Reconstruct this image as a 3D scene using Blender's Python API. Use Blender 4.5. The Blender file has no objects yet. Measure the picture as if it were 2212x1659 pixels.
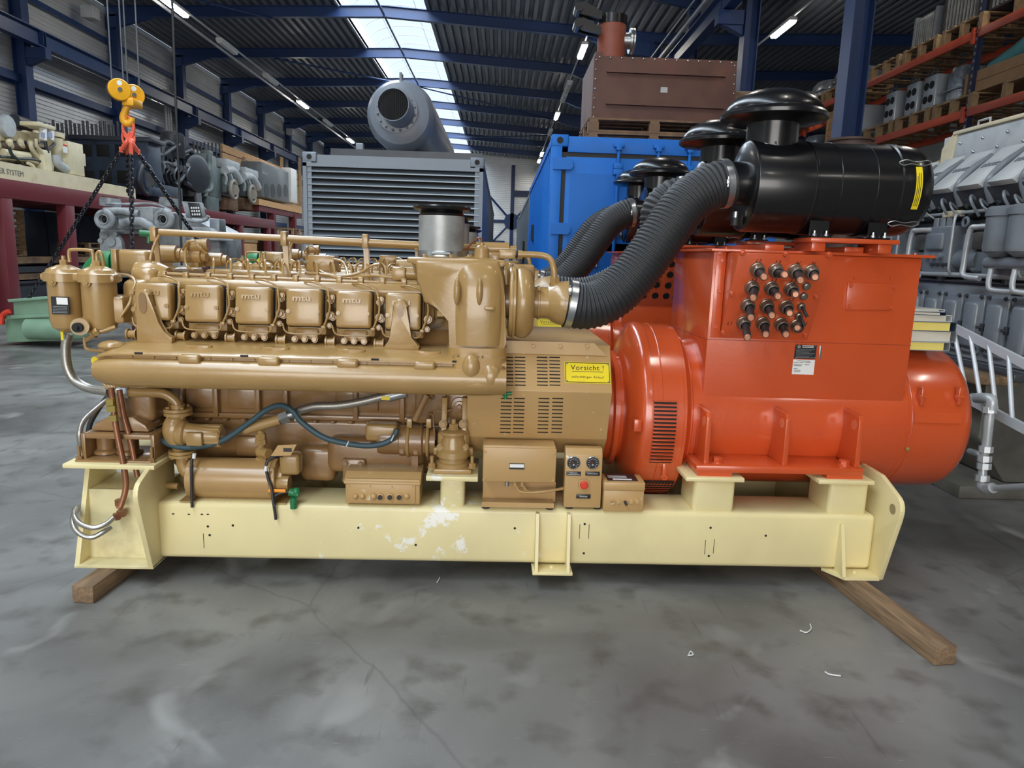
import bpy, bmesh, math, random
from mathutils import Vector as V, Matrix as Mx
random.seed(7)
PI = math.pi
R_ = math.radians
SC = bpy.context.scene
COL = SC.collection

# ---------------------------------------------------------------- camera
PW, PH, FPX = 2212.0, 1659.0, 1540.0
PITCH, ROLL, CAMH, YAW = R_(10.2), 0.032, 1.7, R_(-1.13018)
def _yaw(v):
    c, s = math.cos(YAW), math.sin(YAW)
    return V((c*v[0]-s*v[1], s*v[0]+c*v[1], v[2]))
_fw = _yaw(V((0, math.cos(PITCH), -math.sin(PITCH))))
_up = _yaw(V((0, math.sin(PITCH), math.cos(PITCH))))
_rt = _yaw(V((1, 0, 0)))
_c, _s = math.cos(ROLL), math.sin(ROLL)
CAM_R = _c*_rt + _s*_up
CAM_U = -_s*_rt + _c*_up
CAM_P = V((0, 0, CAMH))
cd = bpy.data.cameras.new('camera'); cam = bpy.data.objects.new('camera', cd); COL.objects.link(cam)
cd.sensor_width = 36.0; cd.lens = 36.0*FPX/PW; cd.clip_start = .05; cd.clip_end = 300
cam.matrix_world = Mx(((CAM_R.x, CAM_U.x, -_fw.x, 0), (CAM_R.y, CAM_U.y, -_fw.y, 0), (CAM_R.z, CAM_U.z, -_fw.z, CAMH), (0, 0, 0, 1)))
SC.camera = cam
SC.view_settings.view_transform = 'Standard'
SC.view_settings.look = 'None'
SC.view_settings.gamma = 1.0
SC.view_settings.use_curve_mapping = False
SC.view_settings.exposure = 0.3

# ---------------------------------------------------------------- world and daylight
w = bpy.data.worlds.new('sky'); SC.world = w; w.use_nodes = True
bg = w.node_tree.nodes['Background']
bg.inputs[0].default_value = (.72, .86, 1.0, 1); bg.inputs[1].default_value = 1.0
def area(name, loc, rot, sx, sy, power, col):
    l = bpy.data.lights.new(name, 'AREA'); l.shape = 'RECTANGLE'; l.size = sx; l.size_y = sy
    l.energy = power; l.color = col
    o = bpy.data.objects.new(name, l); COL.objects.link(o); o.location = loc; o.rotation_euler = rot
    return o
DAY = (.77, .89, 1.0)
area('daylight_over_skylight', (-4.2, 22, 11.6), (0, 0, 0), 4.2, 84, 9500, DAY)        # overcast sky over the ridge light
area('daylight_at_gate', (-1.5, -13.4, 3.0), (R_(90), 0, 0), 11, 5.4, 1050, (1.0, .94, .87))  # open gate behind the photographer

# ---------------------------------------------------------------- pixel helpers (photo measurements -> places)
def ray(px, py):
    return _fw + ((px-PW/2)/FPX)*CAM_R - ((py-PH/2)/FPX)*CAM_U
def HY(px, py, y): d = ray(px, py); return CAM_P + d*(y/d.y)
def HX(px, py, x): d = ray(px, py); return CAM_P + d*(x/d.x)
def HZ(px, py, z): d = ray(px, py); return CAM_P + d*((z-CAMH)/d.z)
PSI = R_(0.9698); OG = V((.0674, 3.4193, 0))
EX = V((math.cos(PSI), math.sin(PSI), 0)); EY = V((-math.sin(PSI), math.cos(PSI), 0))
def G(px, py, gy):
    d = ray(px, py); c = CAM_P-OG
    t = (gy-c.dot(EY))/d.dot(EY)
    p = c+d*t
    return V((p.dot(EX), gy, p.z))

# ---------------------------------------------------------------- materials
def lin(c):
    return tuple(((x/255.)/12.92 if x/255. <= .04045 else ((x/255.+.055)/1.055)**2.4) for x in c)
MATS = {}
def mat(name, col, rough=.45, metal=0., var=.12, scale=4., bump=0., bscale=40., coat=0., speck=None, spthr=.66, spscale=14., dirt=None, dscale=2.2, dthr=.55, stretch=None, spec=.5):
    """paint, metal, rubber...: base colour with soft mottling, optional flecks and stains"""
    m = bpy.data.materials.new(name); m.use_nodes = True; MATS[name] = m
    nt = m.node_tree; N = nt.nodes; L = nt.links; b = N['Principled BSDF']
    c = lin(col)
    tc = N.new('ShaderNodeTexCoord'); co = tc.outputs['Object']
    if stretch:
        mp = N.new('ShaderNodeMapping'); mp.inputs['Scale'].default_value = stretch
        L.new(co, mp.inputs[0]); co = mp.outputs[0]
    nz = N.new('ShaderNodeTexNoise'); nz.inputs['Scale'].default_value = scale; nz.inputs['Detail'].default_value = 6
    L.new(co, nz.inputs['Vector'])
    rp = N.new('ShaderNodeValToRGB'); rp.color_ramp.elements[0].position = .3; rp.color_ramp.elements[1].position = .7
    rp.color_ramp.elements[0].color = tuple(x*(1-var) for x in c)+(1,)
    rp.color_ramp.elements[1].color = tuple(min(1, x*(1+var)) for x in c)+(1,)
    L.new(nz.outputs[0], rp.inputs[0]); out = rp.outputs[0]
    def over(out, colour, thr, sc, wd, det=4.):
        n2 = N.new('ShaderNodeTexNoise'); n2.inputs['Scale'].default_value = sc; n2.inputs['Detail'].default_value = det
        L.new(co, n2.inputs['Vector'])
        mr = N.new('ShaderNodeMapRange'); mr.inputs[1].default_value = thr; mr.inputs[2].default_value = thr+wd
        L.new(n2.outputs[0], mr.inputs[0])
        mx = N.new('ShaderNodeMix'); mx.data_type = 'RGBA'
        L.new(mr.outputs[0], mx.inputs[0]); L.new(out, mx.inputs[6]); mx.inputs[7].default_value = lin(colour)+(1,)
        return mx.outputs[2]
    if dirt: out = over(out, dirt, dthr, dscale, .3)
    if speck: out = over(out, speck, spthr, spscale, .03, 6.)
    L.new(out, b.inputs['Base Color'])
    b.inputs['Roughness'].default_value = rough; b.inputs['Metallic'].default_value = metal
    b.inputs['Specular IOR Level'].default_value = spec
    if coat: b.inputs['Coat Weight'].default_value = coat; b.inputs['Coat Roughness'].default_value = .12
    if bump:
        nb = N.new('ShaderNodeTexNoise'); nb.inputs['Scale'].default_value = bscale; nb.inputs['Detail'].default_value = 3
        L.new(co, nb.inputs['Vector'])
        bp = N.new('ShaderNodeBump'); bp.inputs['Strength'].default_value = bump; bp.inputs['Distance'].default_value = .01
        L.new(nb.outputs[0], bp.inputs['Height']); L.new(bp.outputs[0], b.inputs['Normal'])
    return m
def emit(name, col, s):
    m = bpy.data.materials.new(name); m.use_nodes = True; nt = m.node_tree
    b = nt.nodes['Principled BSDF']; b.inputs['Base Color'].default_value = lin(col)+(1,)
    b.inputs['Emission Color'].default_value = lin(col)+(1,); b.inputs['Emission Strength'].default_value = s
    return m
def clear(name, col, alpha, rough=.1):
    m = bpy.data.materials.new(name); m.use_nodes = True; nt = m.node_tree; b = nt.nodes['Principled BSDF']
    b.inputs['Base Color'].default_value = lin(col)+(1,); b.inputs['Alpha'].default_value = alpha; b.inputs['Roughness'].default_value = rough
    return m

# ---------------------------------------------------------------- mesh builder
def frame(d):
    d = V(d).normalized(); a = V((0, 0, 1)) if abs(d.z) < .9 else V((1, 0, 0))
    x = a.cross(d).normalized(); return x, d.cross(x), d
def spline(pts, k=6, closed=False):
    P = [V(p) for p in pts]; n = len(P)
    if n < 3: return P
    out = []
    for i in range(n if closed else n-1):
        p0 = P[(i-1) % n] if closed or i > 0 else 2*P[0]-P[1]
        p1 = P[i]; p2 = P[(i+1) % n]
        p3 = P[(i+2) % n] if closed or i+2 < n else 2*P[n-1]-P[n-2]
        for j in range(k):
            t = j/k
            out.append(.5*((2*p1)+(p2-p0)*t+(2*p0-5*p1+4*p2-p3)*t*t+(3*p1-p0-3*p2+p3)*t**3))
    if not closed: out.append(P[-1])
    return out
class MB:
    def __init__(s): s.v = []; s.f = []
    def add(s, vs, fs):
        o = len(s.v); s.v += [tuple(x) for x in vs]; s.f += [tuple(i+o for i in q) for q in fs]; return s
    def bm(s, b):
        b.verts.index_update()
        return s.add([x.co[:] for x in b.verts], [[x.index for x in q.verts] for q in b.faces])
    def box(s, x0, x1, y0, y1, z0, z1, bev=0., seg=2, rot=None):
        x0, x1 = min(x0, x1), max(x0, x1); y0, y1 = min(y0, y1), max(y0, y1); z0, z1 = min(z0, z1), max(z0, z1)
        c = V(((x0+x1)/2, (y0+y1)/2, (z0+z1)/2))
        vs = [V((x, y, z)) for z in (z0, z1) for y in (y0, y1) for x in (x0, x1)]
        fs = [(0, 2, 3, 1), (4, 5, 7, 6), (0, 1, 5, 4), (2, 6, 7, 3), (0, 4, 6, 2), (1, 3, 7, 5)]
        return s._solid(vs, fs, bev, seg, rot, c)
    def _solid(s, vs, fs, bev, seg, rot=None, c=None):
        if bev > 0:
            b = bmesh.new(); bv = [b.verts.new(x) for x in vs]
            for q in fs: b.faces.new([bv[i] for i in q])
            bmesh.ops.bevel(b, geom=b.edges[:], offset=bev, segments=seg, affect='EDGES', clamp_overlap=True, profile=.5)
            b.verts.index_update(); vs = [x.co.copy() for x in b.verts]; fs = [[x.index for x in q.verts] for q in b.faces]; b.free()
        if rot is not None: vs = [c+rot @ (x-c) for x in vs]
        return s.add(vs, fs)
    def prism(s, pts, ax, a0, a1, bev=0., seg=2):
        """polygon extruded along an axis: x -> (y,z), y -> (x,z), z -> (x,y)"""
        n = len(pts)
        def P(p, a): return V((a, p[0], p[1])) if ax == 'x' else V((p[0], a, p[1])) if ax == 'y' else V((p[0], p[1], a))
        vs = [P(p, a0) for p in pts]+[P(p, a1) for p in pts]
        fs = [tuple(range(n)), tuple(range(2*n-1, n-1, -1))]+[(i, i+n, (i+1) % n+n, (i+1) % n) for i in range(n)]
        return s._solid(vs, fs, bev, seg)
    def cyl(s, p0, p1, r, r2=None, n=20):
        return s.lathe([(0, 0), (r, 0), (r if r2 is None else r2, 1), (0, 1)], p0, V(p1)-V(p0), n)
    def lathe(s, prof, p0, d, n=28, a0=0., a1=2*PI):
        """prof = (radius, t) with t in units of the axis vector d"""
        p0 = V(p0); d = V(d); x, y, _ = frame(d); full = abs(a1-a0-2*PI) < 1e-6
        vs = []; fs = []; m = n if full else n+1; rows = []
        for r, t in prof:
            if r < 1e-7: rows.append([len(vs)]); vs.append(p0+d*t)
            else:
                rows.append(list(range(len(vs), len(vs)+m)))
                for i in range(m):
                    a = a0+(a1-a0)*i/n; vs.append(p0+d*t+x*(r*math.cos(a))+y*(r*math.sin(a)))
        for A, B in zip(rows, rows[1:]):
            for i in range(n):
                j = (i+1) % m
                if len(A) == 1 and len(B) == 1: continue
                if len(A) == 1: fs.append((A[0], B[j], B[i]))
                elif len(B) == 1: fs.append((A[i], A[j], B[0]))
                else: fs.append((A[i], A[j], B[j], B[i]))
        return s.add(vs, fs)
    def tube(s, pts, r, n=10, k=6, smooth=True, closed=False, caps=True):
        P = spline(pts, k, closed) if smooth else [V(p) for p in pts]
        rr = r if callable(r) else (lambda t: r)
        m = len(P); T = []
        for i in range(m):
            a = P[(i-1) % m] if closed or i else P[0]; b = P[(i+1) % m] if closed or i < m-1 else P[-1]
            T.append((b-a).normalized())
        x, y, _ = frame(T[0]); vs = []; fs = []
        for i in range(m):
            if i:
                q = T[i-1].rotation_difference(T[i]); x = q @ x; y = q @ y
            R = rr(i/max(1, m-1))
            vs += [P[i]+(x*math.cos(2*PI*j/n)+y*math.sin(2*PI*j/n))*R for j in range(n)]
        for i in range(m if closed else m-1):
            for j in range(n):
                a = i*n+j; b = i*n+(j+1) % n; i2 = (i+1) % m
                fs.append((a, b, i2*n+(j+1) % n, i2*n+j))
        if caps and not closed:
            fs.append(tuple(range(n-1, -1, -1))); fs.append(tuple((m-1)*n+j for j in range(n)))
        return s.add(vs, fs)
    def loft(s, rings, cap=True):
        n = len(rings[0]); vs = [V(p) for r in rings for p in r]; fs = []
        for i in range(len(rings)-1):
            for j in range(n):
                k = (j+1) % n; fs.append((i*n+j, i*n+k, (i+1)*n+k, (i+1)*n+j))
        if cap: fs.append(tuple(range(n-1, -1, -1))); fs.append(tuple((len(rings)-1)*n+j for j in range(n)))
        return s.add(vs, fs)
    def ball(s, c, r, sx=1, sy=1, sz=1, n=14, m=8):
        c = V(c); vs = []; fs = []
        for i in range(1, m):
            a = PI*i/m
            for j in range(n):
                b = 2*PI*j/n; vs.append(c+V((r*sx*math.sin(a)*math.cos(b), r*sy*math.sin(a)*math.sin(b), r*sz*math.cos(a))))
        t = len(vs); vs += [c+V((0, 0, r*sz)), c-V((0, 0, r*sz))]
        for i in range(m-2):
            for j in range(n): k = (j+1) % n; fs.append((i*n+j, (i+1)*n+j, (i+1)*n+k, i*n+k))
        for j in range(n): k = (j+1) % n; fs.append((t, j, k)); fs.append((t+1, (m-2)*n+k, (m-2)*n+j))
        return s.add(vs, fs)
    def torus(s, c, d, Rr, r, n=28, m=10, a0=0., a1=2*PI):
        x, y, z = frame(d); c = V(c); full = abs(a1-a0-2*PI) < 1e-6
        pts = [c+x*(Rr*math.cos(a0+(a1-a0)*i/n))+y*(Rr*math.sin(a0+(a1-a0)*i/n)) for i in range(n if full else n+1)]
        return s.tube(pts, r, m, smooth=False, closed=full)
    def hex(s, p, d, r, h):
        p = V(p); d = V(d).normalized()
        s.lathe([(0, 0), (r*1.25, 0), (r*1.25, h*.2), (0, h*.2)], p, d, 12)
        return s.lathe([(0, h*.15), (r, h*.15), (r, h*.9), (r*.86, h), (0, h)], p, d, 6)
    def pxbox(s, x0, y0, x1, y1, gy0, gy1, bev=0., seg=2, F=None):
        F = F or G; xm, ym = (x0+x1)/2, (y0+y1)/2
        return s.box(F(x0, ym, gy0).x, F(x1, ym, gy0).x, gy0, gy1, F(xm, y1, gy0).z, F(xm, y0, gy0).z, bev, seg)
    def pxpoly(s, pts, gy0, gy1, bev=0., seg=2, F=None):
        F = F or G
        q = [F(x, y, gy0) for x, y in pts]
        return s.prism([(p.x, p.z) for p in q], 'y', gy0, gy1, bev, seg)
    def mesh(s, name, off=V((0, 0, 0)), ang=38):
        me = bpy.data.meshes.new(name)
        ox, oy, oz = off
        me.from_pydata([(a-ox, b-oy, c-oz) for a, b, c in s.v], [], s.f)
        b = bmesh.new(); b.from_mesh(me); bmesh.ops.recalc_face_normals(b, faces=b.faces[:]); b.to_mesh(me); b.free()
        me.polygons.foreach_set('use_smooth', [True]*len(me.polygons))
        me.set_sharp_from_angle(angle=R_(ang))
        return me

# ---------------------------------------------------------------- things, parts, setting
OFF = {}
def tag(o, label=None, cat=None, group=None, kind=None):
    if label: o['label'] = label
    if cat: o['category'] = cat
    if group: o['group'] = group
    if kind: o['kind'] = kind
    return o
def thing(name, label, cat, loc=(0, 0, 0), group=None, gen=False):
    """an Empty at the thing's base; gen: coordinates in the generator set's own frame"""
    o = bpy.data.objects.new(name, None); COL.objects.link(o); o.empty_display_size = .2
    loc = V(loc); OFF[o.name] = loc
    if gen: o.location = OG+EX*loc.x+EY*loc.y+V((0, 0, loc.z)); o.rotation_euler = (0, 0, PSI)
    else: o.location = loc
    return tag(o, label, cat, group)
def part(name, mb, m, parent, label=None, ang=38):
    off = OFF[parent.name]
    me = mb.mesh(name, off, ang) if isinstance(mb, MB) else mb
    me.materials.append(m)
    o = bpy.data.objects.new(name, me); COL.objects.link(o); o.parent = parent; OFF[o.name] = off
    if label: o['label'] = label
    return o
def inst(name, me, parent, pos, rot=None):
    """a part that shares mesh data, placed at pos"""
    o = bpy.data.objects.new(name, me); COL.objects.link(o); o.parent = parent
    o.location = V(pos)-OFF[parent.name]; OFF[o.name] = V(pos)
    if rot is not None: o.rotation_euler = rot.to_euler() if hasattr(rot, 'to_euler') else rot
    return o
def solo(name, mb, m, label, cat, loc, group=None, gen=False, kind=None, ang=38):
    loc = V(loc); me = mb.mesh(name, loc, ang); me.materials.append(m)
    o = bpy.data.objects.new(name, me); COL.objects.link(o); OFF[o.name] = loc
    if gen: o.location = OG+EX*loc.x+EY*loc.y+V((0, 0, loc.z)); o.rotation_euler = (0, 0, PSI)
    else: o.location = loc
    return tag(o, label, cat, group, kind)
def struct(name, mb, m, ang=38, label=None):
    me = mb.mesh(name, V((0, 0, 0)), ang); me.materials.append(m)
    o = bpy.data.objects.new(name, me); COL.objects.link(o); o['kind'] = 'structure'; OFF[o.name] = V((0, 0, 0))
    if label: o['label'] = label
    return o
def smesh(name, mb, m, ang=38):
    me = mb.mesh(name, V((0, 0, 0)), ang); me.materials.append(m); return me
def aim(d):
    return V((0, 0, 1)).rotation_difference(V(d).normalized()).to_matrix()
_bolts = {}
def bolt(parent, p, d, r, m, h=None, name='bolt'):
    k = (round(r, 4), m.name)
    if k not in _bolts: _bolts[k] = smesh('bolt', MB().hex((0, 0, 0), (0, 0, 1), r, r*1.1), m)
    return inst(name, _bolts[k], parent, p, aim(d))
def text(name, s, size, m, parent, pos, rot=(PI/2, 0, 0), ext=.0006, sx=1., align='CENTER', shear=0., space=1., bold=0.):
    cu = bpy.data.curves.new('t', 'FONT'); cu.body = s; cu.size = size; cu.extrude = ext; cu.align_x = align; cu.align_y = 'CENTER'
    cu.resolution_u = 2; cu.offset = bold; cu.shear = shear; cu.space_character = space
    o = bpy.data.objects.new('t', cu); COL.objects.link(o)
    me = bpy.data.meshes.new_from_object(o); bpy.data.objects.remove(o); bpy.data.curves.remove(cu)
    me.name = name
    if sx != 1.: me.transform(Mx.Diagonal((sx, 1, 1, 1)))
    me.materials.clear(); me.materials.append(m)
    return inst(name, me, parent, pos, rot)
def copy_tree(o, parent=None):
    c = o.copy(); COL.objects.link(c); c.parent = parent
    for ch in list(o.children): copy_tree(ch, c)
    return c
FY = V((0, -1, 0))

# ---------------------------------------------------------------- palette
TAN = mat('tan_engine_enamel', (164, 131, 80), .3, var=.07, scale=5, bump=.14, bscale=26, coat=.42, dirt=(158, 120, 78), dthr=.6, dscale=3.2)
TAN2 = mat('tan_sheet_enamel', (186, 150, 98), .36, var=.06, scale=4, speck=(214, 200, 176), spthr=.68, spscale=20, dirt=(160, 124, 82), dthr=.62)
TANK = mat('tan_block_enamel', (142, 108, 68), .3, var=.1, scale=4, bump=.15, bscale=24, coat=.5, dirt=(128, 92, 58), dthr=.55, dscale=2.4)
GOLD = mat('ochre_heater_enamel', (178, 141, 90), .3, var=.07, coat=.4, speck=(225, 190, 140), spthr=.74, spscale=18)
CREAM = mat('cream_frame_enamel', (228, 213, 160), .35, var=.05, scale=3, coat=.1, speck=(236, 230, 212), spthr=.74, spscale=24, dirt=(212, 196, 144), dthr=.6, dscale=2.)
RED = mat('orange_red_enamel', (203, 83, 39), .27, var=.05, scale=3, bump=.08, bscale=50, coat=.7, dirt=(190, 72, 36), dthr=.6, speck=(232, 160, 130), spthr=.8, spscale=30)
BLACK = mat('black_enamel', (16, 16, 18), .28, var=.2, scale=3, coat=.3, dirt=(58, 58, 58), dthr=.68, dscale=3.)
RUB = mat('black_hose_rubber', (36, 37, 39), .55, var=.15, scale=6, bump=.1)
def wear(m, x0, half, colour, thr, sc):
    """a patch of worn paint around one stretch of the beam"""
    nt = m.node_tree; N = nt.nodes; L = nt.links; b = N['Principled BSDF']; src = b.inputs['Base Color'].links[0].from_socket
    tc = N.new('ShaderNodeTexCoord'); sp = N.new('ShaderNodeSeparateXYZ'); L.new(tc.outputs['Object'], sp.inputs[0])
    s1 = N.new('ShaderNodeMath'); s1.operation = 'SUBTRACT'; L.new(sp.outputs[0], s1.inputs[0]); s1.inputs[1].default_value = x0
    s2 = N.new('ShaderNodeMath'); s2.operation = 'ABSOLUTE'; L.new(s1.outputs[0], s2.inputs[0])
    mk = N.new('ShaderNodeMapRange'); mk.inputs[1].default_value = half; mk.inputs[2].default_value = 0.; L.new(s2.outputs[0], mk.inputs[0])
    nz = N.new('ShaderNodeTexNoise'); nz.inputs['Scale'].default_value = sc; nz.inputs['Detail'].default_value = 9; nz.inputs['Roughness'].default_value = .7; L.new(tc.outputs['Object'], nz.inputs['Vector'])
    nb = N.new('ShaderNodeMath'); nb.operation = 'MULTIPLY_ADD'; L.new(mk.outputs[0], nb.inputs[0]); nb.inputs[1].default_value = .16; L.new(nz.outputs[0], nb.inputs[2])
    mr = N.new('ShaderNodeMapRange'); mr.inputs[1].default_value = thr; mr.inputs[2].default_value = thr+.05; L.new(nb.outputs[0], mr.inputs[0])
    mx = N.new('ShaderNodeMix'); mx.data_type = 'RGBA'; L.new(mr.outputs[0], mx.inputs[0]); L.new(src, mx.inputs[6]); mx.inputs[7].default_value = lin(colour)+(1,)
    L.new(mx.outputs[2], b.inputs['Base Color'])
wear(CREAM, -.35, .75, (240, 236, 224), .69, 9.)
CREAMD = mat('soiled_cream_enamel', (220, 208, 160), .45, var=.08, dirt=(120, 96, 60), dthr=.50, dscale=4.)
DARK = mat('dark_recess', (20, 18, 16), .7)
ZINC = mat('zinc_steel', (178, 182, 184), .32, metal=.9, var=.12, scale=12)
STEEL = mat('bare_steel_sheet', (168, 170, 168), .42, metal=.35, var=.25, scale=5, dirt=(110, 110, 108), dthr=.5, dscale=6.)
BRAID = mat('steel_braid', (168, 164, 156), .35, metal=.8, var=.2, scale=180)
COPPER = mat('copper_pipe', (136, 88, 60), .35, metal=.3, var=.15, scale=9)
BRASS = mat('brass_fitting', (188, 168, 96), .35, metal=.6)
BLUEH = mat('blue_grey_hose', (54, 78, 86), .5, var=.1)
GREENP = mat('green_cap', (30, 112, 66), .4)
YEL = mat('yellow_sign', (232, 206, 34), .4, var=.06, scale=9, dirt=(190, 164, 40), dthr=.6, dscale=9.)
INK = mat('black_print', (22, 22, 22), .5)
WHITE = mat('white_label', (232, 232, 228), .5, var=.03)
PLATE = mat('black_data_plate', (38, 38, 40), .35, var=.2, scale=60)
MESHM = mat('dark_mesh', (30, 22, 20), .6)
REDB = mat('red_button', (214, 60, 38), .35)
ORG = mat('orange_lever', (238, 148, 34), .4)
CABLE = mat('black_cable', (46, 44, 48), .5, var=.2, scale=30)
CUEND = mat('bare_copper_strands', (214, 150, 116), .4, metal=.4, var=.3, scale=300)
# ================================================================ hall
def floor_mat():
    m = bpy.data.materials.new('power_floated_concrete'); m.use_nodes = True; nt = m.node_tree; N = nt.nodes; L = nt.links; b = N['Principled BSDF']
    tc = N.new('ShaderNodeTexCoord'); co = tc.outputs['Object']
    def noise(sc, det, st=None, dist=0.):
        n = N.new('ShaderNodeTexNoise'); n.inputs['Scale'].default_value = sc; n.inputs['Detail'].default_value = det; n.inputs['Distortion'].default_value = dist
        if st:
            mp = N.new('ShaderNodeMapping'); mp.inputs['Scale'].default_value = st; mp.inputs['Rotation'].default_value = (0, 0, .5); L.new(co, mp.inputs[0]); L.new(mp.outputs[0], n.inputs['Vector'])
        else: L.new(co, n.inputs['Vector'])
        return n.outputs[0]
    r = N.new('ShaderNodeValToRGB'); e = r.color_ramp.elements
    e[0].position = .32; e[0].color = lin((82, 81, 79))+(1,); e[1].position = .70; e[1].color = lin((134, 133, 129))+(1,)
    L.new(noise(.8, 8, None, .6), r.inputs[0]); out = r.outputs[0]
    def over(out, fac, lo, hi, col, k):
        mr = N.new('ShaderNodeMapRange'); mr.inputs[1].default_value = lo; mr.inputs[2].default_value = hi; mr.inputs[4].default_value = k
        L.new(fac, mr.inputs[0]); mx = N.new('ShaderNodeMix'); mx.data_type = 'RGBA'; L.new(mr.outputs[0], mx.inputs[0]); L.new(out, mx.inputs[6]); mx.inputs[7].default_value = lin(col)+(1,)
        return mx.outputs[2]
    out = over(out, noise(5, 8), .52, .75, (70, 67, 63), .85)
    out = over(out, noise(1.6, 3, None, 1.), .60, .70, (158, 157, 153), .5)
    out = over(out, noise(9, 2, (1.2, 14, 1)), .70, .75, (160, 158, 154), .35)
    out = over(out, noise(2.4, 6, (9, .8, 1)), .66, .72, (70, 68, 65), .5)
    vr = N.new('ShaderNodeTexVoronoi'); vr.feature = 'DISTANCE_TO_EDGE'; vr.inputs['Scale'].default_value = .42; vr.inputs['Randomness'].default_value = .9
    nd = N.new('ShaderNodeTexNoise'); nd.inputs['Scale'].default_value = 1.7; nd.inputs['Detail'].default_value = 6; L.new(co, nd.inputs['Vector'])
    ad = N.new('ShaderNodeMix'); ad.data_type = 'VECTOR'; ad.inputs[0].default_value = .16; L.new(co, ad.inputs[4]); L.new(nd.outputs['Color'], ad.inputs[5]); L.new(ad.outputs[1], vr.inputs['Vector'])
    out = over(out, vr.outputs['Distance'], .0035, .0008, (66, 64, 62), .3)
    L.new(out, b.inputs['Base Color'])
    rr = N.new('ShaderNodeMapRange'); rr.inputs[3].default_value = .30; rr.inputs[4].default_value = .55; L.new(noise(3, 6), rr.inputs[0]); L.new(rr.outputs[0], b.inputs['Roughness'])
    bp = N.new('ShaderNodeBump'); bp.inputs['Strength'].default_value = .06; bp.inputs['Distance'].default_value = .01; L.new(noise(40, 4), bp.inputs['Height']); L.new(bp.outputs[0], b.inputs['Normal'])
    return m
FLOOR = floor_mat()
BLUE = mat('dark_blue_steelwork', (29, 54, 98), .4, var=.1, scale=2)
CLAD = mat('grey_steel_cladding', (218, 220, 220), .28, metal=.45, var=.06, scale=1.2)
DECK = mat('roof_deck_steel', (112, 117, 126), .45, metal=.3, var=.1, scale=1)
GREYP = mat('pale_grey_conduit', (170, 172, 174), .5)
LAMP = emit('fluorescent_tube', (255, 248, 236), 60.0)
LHOUS = mat('lamp_housing', (205, 205, 202), .5)
XL, XR, XC, XRW, Y0, Y1, RIDGE = -13.6, 5.1, 5.1, 24., -14., 61., -4.2
def roofz(x):                 # underside of the frames
    if x < RIDGE: return 9.52-.036*(RIDGE-x)
    if x < XC: return 9.52-.058*(x-RIDGE)
    return 9.52-.058*(XC-RIDGE)+.03*(x-XC)
struct('floor', MB().box(XL, XRW, Y0, Y1, -.2, 0), FLOOR)
def ribbed(z0, z1, pitch=.12, dep=.035):
    pr = []; z = z0
    while z < z1-1e-6:
        pr += [(0, z), (0, min(z1, z+pitch*.62)), (dep, min(z1, z+pitch*.72)), (dep, min(z1, z+pitch*.9))]; z += pitch
    return pr
def panel_x(x, y0, y1, z0, z1, s=1):
    pr = ribbed(z0, z1); n = len(pr); vs = [(x-s*a, y, z) for y in (y0, y1) for a, z in pr]
    return MB().add(vs, [(i, i+1, i+1+n, i+n) for i in range(n-1)])
def panel_y(y, x0, x1, z0, z1):
    pr = ribbed(z0, z1, .15); n = len(pr); vs = [(x, y+a, z) for x in (x0, x1) for a, z in pr]
    return MB().add(vs, [(i, i+1, i+1+n, i+n) for i in range(n-1)])
# left wall: outer skin plus one ribbed cladding sheet per bay
wl = struct('wall_left', MB().box(XL-.25, XL-.12, Y0, Y1, 0, 9.6), CLAD)
FR = [26.1+5*k for k in range(-8, 7)]
bay = smesh('cladding_panel', panel_x(0, 0, 5.0, 0, 9.3), CLAD, 20)
for y in FR: inst('cladding_panel', bay, wl, (XL, y, 0))
wf = struct('wall_far', MB().box(XL, XRW, Y1, Y1+.15, 0, 10), CLAD)
fpn = smesh('cladding_panel', panel_y(0, 0, 4.0, 0, 9.6), CLAD, 20)
for i in range(7): inst('cladding_panel', fpn, wf, (XL+4*i, Y1-.06, 0))
struct('wall_right', MB().box(XRW, XRW+.2, Y0, Y1, 0, 10), CLAD)
# wall behind the photographer with its open gate
struct('wall_back', MB().box(XL, -7.2, Y0-.2, Y0, 0, 10).box(4.2, XRW, Y0-.2, Y0, 0, 10).box(-7.2, 4.2, Y0-.2, Y0, 5.8, 10), CLAD)
# roof: trapezoidal deck along the hall, open at the ridge light
def deck(x0, x1, y0, y1, pitch=.30, dep=.13):
    pr = []; x = x0
    while x < x1-1e-6:
        for f, d in ((0, 0), (.4, 0), (.5, dep), (.9, dep)):
            xx = min(x1, x+pitch*f); pr.append((xx, roofz(xx)+.36+d))
        x += pitch
    n = len(pr); vs = [(a, y, z) for y in (y0, y1) for a, z in pr]
    return MB().add(vs, [(i, i+1, i+1+n, i+n) for i in range(n-1)])
cl = struct('ceiling', MB().box(XL-.2, -5.78, Y0, Y1, 10.2, 10.3).box(-2.72, XRW, Y0, Y1, 10.2, 10.3), DECK)
part('deck_sheet', deck(XL, -5.72, Y0, Y1), DECK, cl, ang=20)
part('deck_sheet', deck(-2.78, XC, Y0, Y1), DECK, cl, ang=20)
part('deck_sheet', deck(XC, XRW, Y0, Y1), DECK, cl, ang=20)
WKERB = mat('white_kerb', (206, 212, 220), .5)
for x in (-5.75, -2.75): part('skylight_kerb', MB().box(x-.03, x+.03, Y0, Y1, 9.8, 10.35), WKERB, cl)
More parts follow.
